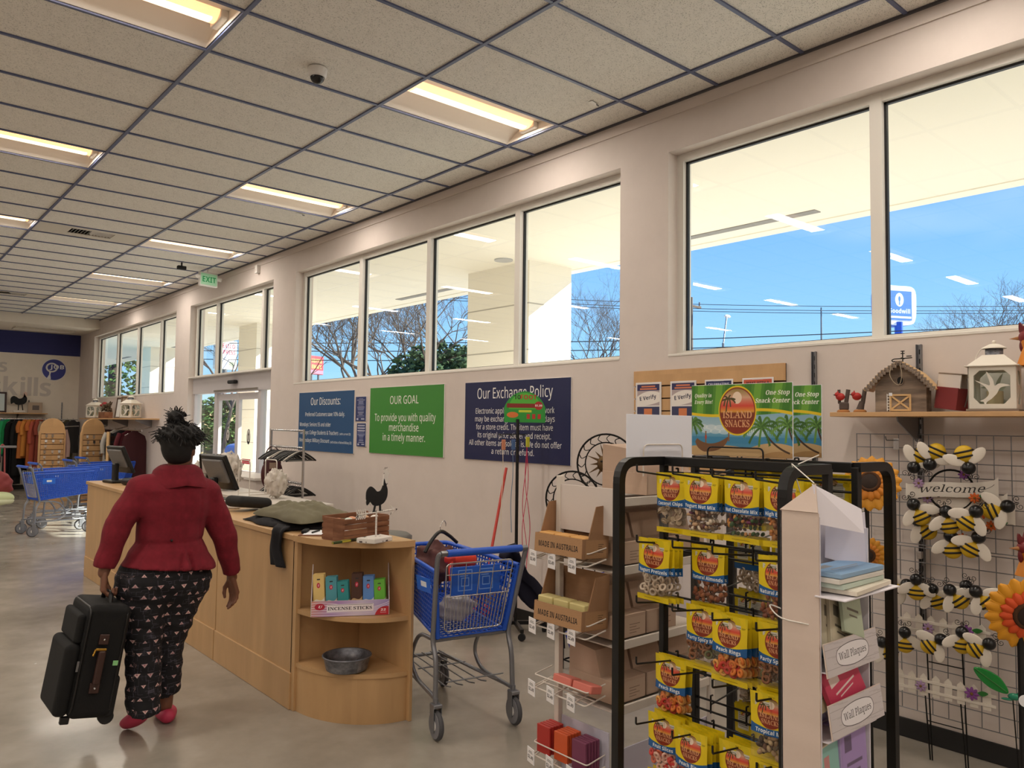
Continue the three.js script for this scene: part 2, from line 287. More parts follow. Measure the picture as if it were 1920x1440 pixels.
// ---- recessed fluorescent fixtures ----
M.pan = std(0xf3ece2, 0.5); M.lens = std(0xffffff, 0.4, { emissive: new THREE.Color(1, 0.46, 0.17), emissiveIntensity: 1.35 }); M.tube = std(0xffffff, 0.4, { emissive: new THREE.Color(1, 0.78, 0.48), emissiveIntensity: 3.0 });
{
  const L = 2 * T - 0.03, W = T - 0.03, prof = [];
  // reflector: two sloping wings that meet the lens housing in the middle
  const wing = (s) => sheet((u, v) => [-L / 2 + u * L, 0.008 + 0.075 * Math.sin(v * Math.PI * 0.5), s * (W / 2 - v * (W / 2 - 0.085))], 1, 6, 0.002);
  const ends = [-1, 1].map((s) => rbb(s * (L / 2), s * (L / 2 - 0.004), 0.006, 0.09, -W / 2, W / 2, 0.001));
  const lens = sheet((u, v) => [-(L - 0.1) / 2 + u * (L - 0.1), 0.09 - 0.052 * Math.sin(v * Math.PI), 0.085 * Math.cos(v * Math.PI)], 1, 14);
  const capg = rbb(L / 2 - 0.05, L / 2 - 0.002, 0.034, 0.092, -0.09, 0.09, 0.01), capg2 = capg.clone().translate(-L + 0.052, 0, 0);
  const pan = merge([wing(1), wing(-1), ends, bx(L, 0.004, W, 0, 0.096, 0)]);
  const lens2 = merge([lens]), tube = sheet((u, v) => [-(L - 0.16) / 2 + u * (L - 0.16), 0.048 - 0.0125 * Math.sin(v * Math.PI), 0.042 * Math.cos(v * Math.PI)], 1, 10);
  const place = (x, y, z, label, group) => {
    const t = thing('ceiling_light', label, 'ceiling light', [x, y, z], 0, group);
    part('reflector_pan', pan, M.pan, t); part('lens', lens2, M.lens, t); part('lamp_tube', tube, M.tube, t); part('end_bracket', capg, M.pan, t); part('end_bracket', capg2, M.pan, t);
    const l = new THREE.RectAreaLight(new THREE.Color(1, 0.91, 0.81), LAMP, L - 0.1, 0.16); l.position.set(x, y + 0.03, z); l.rotation.x = -Math.PI / 2; scene.add(l);
    return t;
  };
  const rowName = { '-10': 'second', '-5': 'first' };
  const where = { 0: 'nearest the camera', 5: 'second from the camera', 10: 'third from the camera', 15: 'fourth from the camera', 20: 'fifth from the camera' };
  for (let c = 0; c < 5; c++) for (const i of [-15, -10, -5, 0, 5, 10, 15, 20]) {
    const x = 3.4409 - c * 4 * T, z = -(Z0 + (i + 0.5) * T);
    const near = i >= 0 && c < 2, lab = c === 0 && i >= 0 ? 'warm recessed ceiling light in the row beside the windows, ' + where[i] : c === 1 && i >= 0 ? 'warm recessed ceiling light in the row over the aisle, ' + where[i] : 'warm recessed ceiling light outside the picture';
    place(x, CY, z, lab, near ? undefined : 'ceiling lights outside the picture');
  }
  place(3.4409, 3.695, -20.7, 'warm ceiling light in the dropped bulkhead by the navy band');
  for (const x of [1.0025, -1.4359, -3.8743]) place(x, 3.695, -20.7, 'warm recessed ceiling light outside the picture', 'ceiling lights outside the picture');
}
// ---- windows ----
function windowUnit(name, z0, z1, y0, y1, mulls, label) {
  const o = new THREE.Group(); o.name = name; o.userData.kind = 'structure'; scene.add(o); const fx = WX + 0.10, fd = 0.09, fw = 0.055;
  const edges = [z0, ...mulls, z1];
  part('window_frame', [bb(fx, fx + fd, y1 - fw, y1, z0 + fw, z1 - fw), bb(fx, fx + fd, y0, y0 + fw * 0.7, z0 + fw, z1 - fw), bb(fx, fx + fd, y0, y1, z0, z0 + fw), bb(fx, fx + fd, y0, y1, z1 - fw, z1), ...mulls.map((m) => bb(fx - 0.004, fx + fd, y0, y1, m - 0.034, m + 0.034))], M.frame, o);
  for (let k = 0; k < edges.length - 1; k++) {
    const a = edges[k] + (k ? 0.034 : fw), b = edges[k + 1] - (k < edges.length - 2 ? 0.034 : fw), lo = y0 + fw * 0.7, hi = y1 - fw, x = fx + 0.045, g = 0.014;
    part('gasket', [bb(x - 0.012, x + 0.012, hi - g, hi, a, b), bb(x - 0.012, x + 0.012, lo, lo + g * 0.5, a, b), bb(x - 0.012, x + 0.012, lo, hi, a, a + g), bb(x - 0.012, x + 0.012, lo, hi, b - g * 0.6, b)], M.gasket, o);
    part('pane', new THREE.PlaneGeometry(b - a, hi - lo).rotateY(-Math.PI / 2).translate(x, (lo + hi) / 2, (a + b) / 2), M.pane, o);
  }
  part('window_sill', rbb(WX - 0.004, fx + 0.01, y0 - 0.006, y0 + 0.012, z0 + 0.001, z1 - 0.001, 0.004), M.frame, o);
  return o;
}
windowUnit('window_1', -3.42, 2.13, SILL, HEAD, [-2.0, -0.62, 0.76]);
windowUnit('window_2', -9.42, -3.87, SILL, HEAD, [-7.92, -6.54, -5.16]);
windowUnit('window_3', -13.46, -10.12, 2.36, HEAD, [-12.48, -10.69]);
windowUnit('window_4', -20.1, -14.2, SILL, HEAD, [-18.45, -16.9, -15.38]);

// ---- entrance ----
{
  const o = new THREE.Group(); o.name = 'door_1'; o.userData.kind = 'structure'; scene.add(o); const x = WX + 0.1, fd = 0.09, M1 = std(0xc9c4c6, 0.42);
  const z0 = -13.46, z1 = -10.12, posts = [-12.44, -10.72];
  part('door_head', rbb(x - 0.02, x + fd + 0.03, 2.09, 2.36, z0, z1, 0.006), M1, o);
  part('door_frame', [bb(x, x + fd, 0, 2.1, z0, z0 + 0.06), bb(x, x + fd, 0, 2.1, z1 - 0.06, z1), ...posts.map((p) => bb(x, x + fd, 0, 2.1, p - 0.05, p + 0.05)), bb(x + 0.004, x + fd - 0.004, 0, 0.1, z0, posts[0]), bb(x + 0.004, x + fd - 0.004, 0, 0.1, posts[1], z1), bb(x + 0.004, x + fd - 0.004, 0.78, 0.88, z0, posts[0]), bb(x + 0.004, x + fd - 0.004, 0.78, 0.88, posts[1], z1)], M1, o);
  for (const [a, b] of [[z0 + 0.06, posts[0] - 0.05], [posts[1] + 0.05, z1 - 0.06]]) part('pane', new THREE.PlaneGeometry(b - a, 2.0).rotateY(-Math.PI / 2).translate(x + 0.045, 1.1, (a + b) / 2), M.pane, o);
  // two sliding leaves between the posts
  const mid = (posts[0] + posts[1]) / 2;
  for (const [a, b, dx] of [[posts[0] + 0.05, mid, 0], [mid, posts[1] - 0.05, 0]]) {
    const leaf = part('door_leaf', [bb(x + dx + 0.02, x + dx + 0.07, 0.01, 2.07, a, a + 0.06), bb(x + dx + 0.02, x + dx + 0.07, 0.01, 2.07, b - 0.06, b), bb(x + dx + 0.023, x + dx + 0.067, 1.97, 2.068, a + 0.001, b - 0.001), bb(x + dx + 0.023, x + dx + 0.067, 0.012, 0.2, a + 0.001, b - 0.001), bb(x + dx + 0.023, x + dx + 0.067, 0.82, 0.92, a + 0.001, b - 0.001)], M1, o);
    part('pane', new THREE.PlaneGeometry(b - a - 0.12, 1.78).rotateY(-Math.PI / 2).translate(x + dx + 0.045, 1.08, (a + b) / 2), M.pane, leaf);
    const sticker = canvasTex(64, 128, (g) => { g.fillStyle = '#d8d4cc'; g.beginPath(); g.ellipse(32, 56, 28, 50, 0, 0, 7); g.fill(); g.strokeStyle = '#555'; g.lineWidth = 3; g.stroke(); g.fillStyle = '#1a1a1a'; g.beginPath(); g.moveTo(32, 18); g.lineTo(44, 52); g.lineTo(37, 52); g.lineTo(37, 92); g.lineTo(27, 92); g.lineTo(27, 52); g.lineTo(20, 52); g.fill(); });
    part('arrow_sticker', new THREE.CircleGeometry(0.09, 24).scale(0.75, 1.25, 1).rotateY(-Math.PI / 2).translate(x + dx + 0.018 + 0.024, 1.42, (a + b) / 2), std(0xffffff, 0.7, { map: sticker }), leaf);
    const redT = canvasTex(128, 32, (g) => { g.fillStyle = '#c8283a'; g.fillRect(0, 0, 128, 32); g.fillStyle = '#f0d8d8'; g.fillRect(8, 8, 112, 3); g.fillRect(8, 20, 112, 3); });
    part('red_sticker', bx(0.001, 0.07, 0.3, x + dx + 0.017, 1.06, (a + b) / 2), std(0xffffff, 0.6, { map: redT }), leaf);
  }
  part('motion_sensor', rbx(0.07, 0.055, 0.26, x - 0.06, 2.235, mid - 0.02, 0.02), M.blackMatte, o);
  part('header_rail', [bb(x - 0.035, x - 0.015, 2.105, 2.13, posts[0], posts[1])], M.chrome, o);
  struct('trim_3', rbb(WX + 0.03, WX + 0.22, 0, 0.012, z0, z1, 0.003), M.greyMetal);
}
// ================= OUTSIDE =================
{
  const asphalt = dataTex(256, 256, (x, y) => { const v = (M.noise.n2[y * 512 + x] - 0.5) * 34 + (M.noise.n1[y * 512 + x] - 0.5) * 22; return [cl(176 + v), cl(170 + v), cl(160 + v)]; }, true); asphalt.repeat.set(0.2, 0.2);
  struct('ground', boxUV(bb(9.2, 120, -0.3, -0.12, -130, 70)), std(0xffffff, 0.95, { map: asphalt }));
  struct('walkway', boxUV(bb(WX + 0.24, 9.2, -0.25, 0, -60, 30), 1), std(0xffffff, 0.9, { map: asphalt }));
  const stucco = std(0xf3ecdd, 0.9);
  const canopy = struct('canopy', [bb(WX + 0.24, 7.5, 3.76, 4.3, -46, 22), bb(7.44, 7.62, 3.75, 4.5, -46, 22)], stucco);
  for (let k = 0; k < 6; k++) part('soffit_slot', merge([bb(7.05, 7.17, 3.752, 3.765, -5.3 - k * 6 + 6, -3.75 - k * 6 + 6)]), std(0x8d8a86, 0.7), canopy);
  for (const z of [-1.6, -7.6, -13.6]) part('soffit_downlight', new THREE.CylinderGeometry(0.12, 0.12, 0.02, 24).translate(6.35, 3.755, z), std(0xb9b9b9, 0.5), canopy);
  const cols = [[-8.67, -7.38], [-17.04, -16.06], [-24.9, -23.6], [0.6, 1.9]];
  for (const [a, b] of cols) {
    const c = struct('column', boxUV(bb(6.6, 7.36, 0.6, 3.77, a, b), 1), stucco); c.name = numbered('column'); c.userData.kind = 'structure';
    part('column_base', rbb(6.54, 7.42, -0.01, 0.6, a - 0.06, b + 0.06, 0.02), stucco, c);
    for (const y of [1.2, 1.9, 2.6, 3.2]) part('joint', [bb(6.597, 7.363, y, y + 0.015, a - 0.003, b + 0.003)], std(0xb8b2a6, 0.9), c);
  }
}
function bareTree(name, label, x, z, h, spread, seed, lean = 0, trunks = 1) {
  const r = rng(seed), g = []; const bark = M.bark ??= std(0x5d5148, 0.95);
  const grow = (p, d, len, rad, depth) => {
    const n = 3, P = [p]; let q = p.clone(), e = d.clone();
    for (let i = 0; i < n; i++) { e.add(V((r() - 0.5) * 0.35, (r() - 0.3) * 0.2, (r() - 0.5) * 0.35)).normalize(); q = q.clone().addScaledVector(e, len / n); P.push(q); }
    g.push(sweep(P, P.map((_, i) => rad * (1 - 0.35 * i / n)), depth > 3 ? 3 : 5));
    if (depth >= 7) return;
    const k = depth < 2 ? 3 : 2 + (r() < 0.45 ? 1 : 0);
    for (let i = 0; i < k; i++) { const a = r() * 6.283, t = 0.45 + r() * 0.55 * spread, nd = e.clone().add(V(Math.cos(a) * t, (r() - 0.35) * 0.5, Math.sin(a) * t)).normalize(); grow(q, nd, len * (0.66 + r() * 0.2), rad * 0.6, depth + 1); }
    if (depth > 1) { const a = r() * 6.283; grow(P[2], e.clone().add(V(Math.cos(a), 0.1, Math.sin(a))).normalize(), len * 0.6, rad * 0.42, depth + 2); }
  };
  for (let t = 0; t < trunks; t++) grow(V(x + t * 0.5, -0.15, z + t * 0.3), V(lean + t * 0.1, 1, 0).normalize(), h * 0.3, h * 0.0135, 0);
  return solo(name, g, bark, label, 'tree');
}
bareTree('bare_tree', 'large bare tree with twin trunks behind the four-pane window', 13.4, -22.6, 7.6, 1.2, 7, 0, 2);
bareTree('bare_tree', 'bare twisted tree beside the red sign outside the leftmost pane', 12.0, -27, 6.2, 1.1, 12, 0.1);
bareTree('bare_tree', 'bare tree behind wires in the rightmost of the four panes', 25.5, -23.6, 7.2, 0.9, 21);
bareTree('bare_tree', 'small bare tree right of the tall blue and white sign', 39, -11.5, 8.6, 1.0, 33);
bareTree('bare_tree', 'slim bare tree behind the twin-trunked one in the third pane', 19.5, -27, 8.6, 1.1, 52);
bareTree('bare_tree', 'dark bare tree behind the mullion right of the red sign', 17.4, -31, 8.2, 1.2, 61);
bareTree('bare_tree', 'thin bare tree seen through the panes above the entrance', 12.6, -34, 8, 1.1, 44);
// leafy things
M.leaf = std(0x4d6a35, 0.9); M.leafDark = std(0x39512f, 0.9); M.leafTan = std(0x9a8a4e, 0.9);
function leafy(name, label, x, y, z, rx, ry, rz, mat, seed, n = 500, cat = 'tree') {
  const r = rng(seed), g = [], leafG = new THREE.OctahedronGeometry(1, 0);
  for (let i = 0; i < n * 5; i++) { const a = r() * 6.283, b = Math.acos(2 * r() - 1), k = 0.55 + 0.45 * r(), s = 0.05 + r() * 0.09; g.push(leafG.clone().scale(s * 1.3, s * 0.5, s).rotateX(r() * 6).rotateY(r() * 6).translate(x + rx * k * Math.sin(b) * Math.cos(a), y + ry * k * Math.cos(b), z + rz * k * Math.sin(b) * Math.sin(a))); }
  const t = thing(name, label, cat); part('foliage', g, mat, t); part('trunk', rod(V(x, -0.2, z), V(x, y, z), rx * 0.1, 8), M.bark, t); return t;
}
leafy('evergreen_tree', 'dark green shrub below the large bare tree in the third pane', 16.2, 3.0, -22.5, 2.2, 1.6, 2.2, M.leafDark, 3, 700);
leafy('evergreen_tree', 'tall green tree behind the far four-pane window', 10.6, 4.6, -44, 3.2, 4.6, 3, M.leaf, 4, 900);
leafy('evergreen_tree', 'yellowish bushy tree at the left edge of the far window', 8.4, 3.2, -50, 2.2, 3.4, 2.2, M.leafTan, 5, 700);
leafy('evergreen_tree', 'small round green treetop behind the pole of the blue sign', 47, 5.2, -21.5, 2.4, 1.8, 2.4, M.leaf, 6, 400);
leafy('hedge', 'green bush on the bank seen through the entrance glass', 15.5, 1.6, -40, 3.4, 1.5, 1.6, M.leaf, 8, 600, 'bush');
{
  const bank = sheet((u, v) => [9 + u * 26, -0.2 + 2.6 * Math.sin(Math.min(1, v * 1.4) * Math.PI / 2) + 0.25 * Math.sin(u * 23) * v, -41 - v * 9], 40, 10);
  struct('bank', boxUV(bank, 0.4), std(0xffffff, 1, { map: dataTex(256, 256, (x, y) => { const v = (M.noise.n1[y * 512 + x] - 0.5) * 110 + (M.noise.n2[y * 512 + x] - 0.5) * 60; return [cl(168 + v), cl(148 + v), cl(104 + v * 0.8)]; }, true) }));
}
// pylon sign
{
  const t = thing('pylon_sign', 'tall blue and white roadside sign on a blue pole outside the right window', 'sign', [40.8, 0, -17.2], -0.45);
  part('pole', rod(V(0, -0.2, 0), V(0, 7.2, 0), 0.2, 12), M.blue, t);
  const sh = smoothShape([[-1.05, 0.1], [-0.9, -0.85], [-0.4, -1.0], [0.4, -1.0], [0.9, -0.85], [1.05, 0.1], [0.92, 0.9], [0, 1.0], [-0.92, 0.9]], 48);
  part('cabinet', extr(sh, 0.7, 0.02).translate(0, 8.05, -0.7), std(0x2d6ad8, 0.5), t);
  part('rim', extr(sh, 0.05, 0.01).translate(0, 8.05, 0), std(0xf4f6fa, 0.5), t);
  const face = canvasTex(256, 256, (g) => { g.fillStyle = '#3f7fe0'; g.fillRect(0, 0, 256, 256); g.fillStyle = '#fff'; g.beginPath(); g.ellipse(128, 78, 44, 60, 0, 0, 7); g.fill(); g.fillStyle = '#3f7fe0'; g.beginPath(); g.ellipse(128, 70, 12, 24, 0, 0, 7); g.fill(); g.fillRect(122, 90, 12, 34); g.fillStyle = '#fff'; g.font = 'bold 54px sans-serif'; g.textAlign = 'center'; g.fillText('Goodwill', 128, 196, 240); g.fillRect(6, 222, 244, 18); });
  part('sign_face', new THREE.PlaneGeometry(1.5, 1.5).translate(0, 8.05, 0.075), std(0xffffff, 0.5, { map: face }), t);
}
// shop signs across the road
{
  const t = thing('roadside_sign', 'red sign with yellow lettering outside the leftmost of the four panes', 'sign', [18.3, 0, -36.9], 0.35);
  const f = canvasTex(256, 192, (g) => { g.fillStyle = '#c8303c'; g.fillRect(0, 0, 256, 192); g.fillStyle = '#f2c05a'; g.font = 'bold 58px sans-serif'; g.textAlign = 'center'; g.fillText('HOTTIS', 128, 70, 220); g.fillText('EMACC', 128, 134, 220); g.fillStyle = '#b76a80'; g.fillRect(0, 150, 256, 42); });
  part('sign_box', rbx(1.0, 0.95, 0.2, 0, 4.62, 0, 0.02), std(0xa82a36, 0.5), t); part('sign_face', bx(0.96, 0.9, 0.01, 0, 4.62, 0.105), std(0xffffff, 0.6, { map: f }), t);
  part('post', [rod(V(-0.25, -0.2, 0), V(-0.25, 4.2, 0), 0.06), rod(V(0.25, -0.2, 0), V(0.25, 4.2, 0), 0.06)], M.greyMetal, t);
  const t2 = thing('roadside_sign', 'white store sign with red letters seen above the entrance doors', 'sign', [14.8, 0, -40.0], 0.3);
  const f2 = canvasTex(256, 256, (g) => { g.fillStyle = '#f4eff2'; g.fillRect(0, 0, 256, 256); g.fillStyle = '#c83448'; g.font = 'bold 56px sans-serif'; g.textAlign = 'center'; g.fillText('MEXICO', 128, 66, 230); g.fillText('EXPRESS', 128, 122, 230); g.fillStyle = '#a0a0ac'; g.fillRect(10, 150, 236, 4); g.fillStyle = '#9aa08a'; g.fillRect(160, 190, 70, 54); });
  part('sign_box', rbx(1.3, 1.5, 0.2, 0, 5.1, 0, 0.02), M.white, t2); part('sign_face', bx(1.24, 1.44, 0.01, 0, 5.1, 0.105), std(0xffffff, 0.6, { map: f2 }), t2); part('post', rod(V(0, -0.2, 0), V(0, 4.4, 0), 0.12), M.greyMetal, t2);
}
// utility poles and wires
{
  const pole = (x, z, h, label) => { const t = thing('utility_pole', label, 'pole', [x, 0, z]); part('pole', rod(V(0, -0.2, 0), V(0, h, 0), 0.16, 8, 0.1), M.bark, t); part('crossarm', bx(1.8, 0.12, 0.12, 0, h - 0.5, 0), M.bark, t); part('insulator', [-0.8, 0.8].map((s) => rod(V(s, h - 0.45, 0), V(s, h - 0.2, 0), 0.05, 6)), M.greyMetal, t); return t; };
  pole(36.9, -27.2, 9.2, 'wooden utility pole with crossarm at the left edge of the right window');
  const lp = thing('street_light', 'thin street light with angled arm beside the wooden utility pole', 'street light', [38.6, 0, -26.2]); part('pole', rod(V(0, -0.2, 0), V(0, 6.6, 0), 0.07), M.greyMetal, lp); part('arm', rod(V(0, 6.5, 0), V(1.1, 8.3, -0.5), 0.04), M.greyMetal, lp); part('lamp_head', ell(0.3, 0.1, 0.12, 1.25, 8.35, -0.55), M.white, lp);
  const th = thing('mast', 'thin upright steel mast in the middle of the right window', 'pole', [42.6, 0, -22.3]); part('pole', rod(V(0, -0.2, 0), V(0, 8.7, 0), 0.09, 8, 0.04), M.greyMetal, th); part('base_sleeve', rod(V(0, -0.2, 0), V(0, 6.2, 0), 0.13, 8), M.greyMetal, th);
  for (const [y, k] of [[9.0, 0], [8.75, 1], [8.6, 2]]) solo('overhead_wire', curved([[19, y + 0.4, -41], [36.9, y - 0.2, -27.2], [52, y - 0.1, -14], [66, y + 0.4, -3]], 0.02, 40, 4), M.gasket, ['topmost', 'middle', 'lowest'][k] + ' of three overhead wires crossing the right window', 'wire');
  for (const [y, k] of [[5.6, 0], [5.2, 1], [4.75, 2]]) solo('overhead_wire', curved([[8, y + 0.5, -52], [18, y, -35], [27, y - 0.1, -22], [36, y + 0.4, -12]], 0.025, 40, 4), M.gasket, ['upper', 'middle', 'lower'][k] + ' dark wire crossing behind the four-pane window', 'wire');
}
{
  const t = thing('parked_car', 'blue car parked outside the sliding entrance doors', 'car', [13.6, -0.12, -30.5], 0.5);
  const bodyS = smoothShape([[-2.1, 0.3], [-2.15, 0.75], [-1.3, 0.95], [-0.7, 1.4], [0.7, 1.42], [1.4, 0.98], [2.1, 0.8], [2.15, 0.3], [1.4, 0.25], [-1.4, 0.25]], 60);
  part('body', extr(bodyS, 1.6, 0.06).translate(0, 0, -0.8), phy(0x3a63a8, 0.25), t);
  part('side_glass', extr(shapeOf([[-0.95, 0.98], [-0.6, 1.3], [0.62, 1.32], [1.1, 0.98]]), 1.76).translate(0, 0, -0.88), M.blackGloss, t);
  for (const sx of [-1.3, 1.3]) for (const sz of [-0.8, 0.8]) part('wheel', new THREE.CylinderGeometry(0.32, 0.32, 0.2, 20).rotateX(Math.PI / 2).translate(sx, 0.32, sz), M.rubber, t);
}

// ================= WALL SIGNS =================
const slab = (pts, y0, th) => extr(shapeOf(pts.map(([x, z]) => [x, -z])), th).rotateX(-Math.PI / 2).translate(0, y0, 0);
function wallSign(name, label, zl, zr, y0, y1, tex, cat, edge = M.white) {   // flat board on the right wall, read from the room
  const t = thing(name, label, cat, [WX - 0.006, (y0 + y1) / 2, (zl + zr) / 2]);
  part('board', rbx(0.011, y1 - y0, zr - zl, 0, 0, 0, 0.002), edge, t);
  part('print', new THREE.PlaneGeometry(zr - zl - 0.004, y1 - y0 - 0.004).rotateY(-Math.PI / 2).translate(-0.0062, 0, 0), std(0xffffff, 0.5, { map: tex }), t);
  return t;
}
const txt = (g, s, x, y, px, o = {}) => { g.font = (o.bold === 0 ? '' : 'bold ') + px + 'px ' + (o.font || 'sans-serif'); g.textAlign = o.align || 'center'; g.fillStyle = o.color || '#f2f0ea'; g.fillText(s, x, y, o.max); };
wallSign('discount_sign', 'blue sign listing discounts for seniors, students and military', -9.21, -7.806, 1.29, 2.01, canvasTex(1024, 512, (g) => {
  g.fillStyle = '#1f4f7e'; g.fillRect(0, 0, 1024, 512); txt(g, 'Our Discounts:', 512, 112, 88, { bold: 0, max: 560 }); txt(g, 'Preferred Customers save 10% daily.', 500, 210, 48, { bold: 0, max: 740 });
  txt(g, 'Mondays: Seniors 55 and older', 24, 298, 46, { align: 'left', bold: 0, max: 600 }); txt(g, 'Tuesdays: College Students & Teachers', 24, 368, 46, { align: 'left', bold: 0, max: 740 }); txt(g, '(with current ID)', 785, 366, 26, { align: 'left', bold: 0, max: 190 }); txt(g, 'Wednesdays: Military Discount', 24, 436, 46, { align: 'left', bold: 0, max: 580 }); txt(g, '(with Active or Retired Military ID)', 622, 438, 28, { align: 'left', bold: 0, max: 370 });
}), 'sign');
const notice = (seed) => canvasTex(128, 192, (g) => { g.fillStyle = '#28356b'; g.fillRect(0, 0, 128, 192); const r = rng(seed); for (let y = 14; y < 160; y += 11) { g.fillStyle = r() < 0.3 ? '#e8e8f0' : '#9fa6c6'; const w = 50 + r() * 60; g.fillRect(64 - w / 2, y, w, r() < 0.3 ? 6 : 3); } g.fillStyle = '#c9cde0'; g.fillRect(14, 168, 22, 14); g.fillRect(70, 170, 40, 8); });
wallSign('notice', 'upper of two small navy notices between the blue and green signs', -7.775, -7.545, 1.655, 1.932, notice(3), 'notice');
wallSign('notice', 'lower of two small navy notices between the blue and green signs', -7.74, -7.54, 1.376, 1.636, notice(9), 'notice');
wallSign('goal_sign', 'green sign headed OUR GOAL about quality merchandise', -7.462, -6.08, 1.314, 2.021, canvasTex(1024, 512, (g) => {
  g.fillStyle = '#3c8a31'; g.fillRect(0, 0, 1024, 512); txt(g, 'OUR GOAL', 500, 130, 84, { bold: 0, max: 420 }); txt(g, 'To provide you with quality', 500, 260, 78, { bold: 0, max: 850 }); txt(g, 'merchandise', 500, 335, 78, { bold: 0, max: 420 }); txt(g, 'in a timely manner.', 500, 410, 78, { bold: 0, max: 600 });
}), 'sign');
wallSign('exchange_sign', 'navy sign headed Our Exchange Policy with white text', -5.748, -4.363, 1.316, 2.02, canvasTex(1024, 512, (g) => {
  g.fillStyle = '#141c4c'; g.fillRect(0, 0, 1024, 512); txt(g, 'Our Exchange Policy', 500, 110, 96, { bold: 0, max: 740 });
  ['Electronic appliances that do not work', 'may be exchanged within seven days', 'for a store credit. The item must have', 'its original price sticker and receipt.', 'All other items are sold as is. We do not offer', 'a return or refund.'].forEach((s, i) => txt(g, s, 500, 208 + i * 52, 50, { bold: 0, max: [770, 780, 750, 720, 900, 420][i] }));
}), 'sign');

// ================= CHECKOUT COUNTER =================
{
  const t = thing('checkout_counter', 'long maple checkout counter with panelled front beside the woman', 'counter');
  const segs = [[-5.42, -4.23], [-6.64, -5.43], [-7.86, -6.65], [-9.2, -7.87]];
  for (const [a, b] of segs) { part('front_panel', boxUV(rbb(2.0, 2.02, 0.2, 0.95, a, b, 0.003), 1, true), M.maple, t); part('kick_board', boxUV(rbb(1.99, 2.02, 0.0, 0.205, a, b, 0.004), 1, true), M.maple, t); }
  part('back_panel', boxUV(rbb(2.42, 2.44, 0, 0.95, -9.2, -4.23, 0.002), 1, true), M.maple, t);
  part('end_panel', boxUV(rbb(2.0, 2.44, 0, 0.95, -9.22, -9.2, 0.002), 1, true), M.maple, t);
  part('end_panel', boxUV(rbb(2.0, 2.44, 0, 0.95, -4.245, -4.225, 0.002), 1, true), M.maple, t);
  const w = solo('worktop', boxUV(rbb(1.985, 2.455, 0.951, 0.985, -9.24, -4.222, 0.006, 2), 1, true), M.maple, 'light maple worktop along the checkout counter', 'worktop');
  // rounded end shelf
  const s = thing('corner_shelf', 'rounded maple end shelf holding incense and a tin tray', 'shelf');
  const quarter = (r1, r2, x0 = 2.44) => { const p = [[x0, -4.22]]; for (let k = 0; k <= 20; k++) { const a = k / 20 * Math.PI / 2; p.push([x0 - r1 * Math.cos(a), -4.22 + r2 * Math.sin(a)]); } return p; };
  part('top', boxUV(slab(quarter(0.455, 0.57), 0.951, 0.034)), M.maple, s);
  part('shelf_board', boxUV(slab(quarter(0.43, 0.54), 0.545, 0.024)), M.maple, s);
  part('shelf_board', boxUV(slab(quarter(0.43, 0.54), 0.245, 0.024)), M.maple, s);
  part('curved_plinth', boxUV(sheet((u, v) => { const a = u * Math.PI / 2; return [2.44 - 0.425 * Math.cos(a), v * 0.245, -4.22 + 0.53 * Math.sin(a)]; }, 24, 1, 0.018), 1, true), M.maple, s);
  part('side_panel', boxUV(rbb(2.425, 2.445, 0, 0.951, -4.22, -3.66, 0.003), 1, true), M.maple, s);
  part('side_post', boxUV(rbb(2.0, 2.03, 0, 0.951, -4.225, -4.195, 0.003), 1, true), M.maple, s);
}
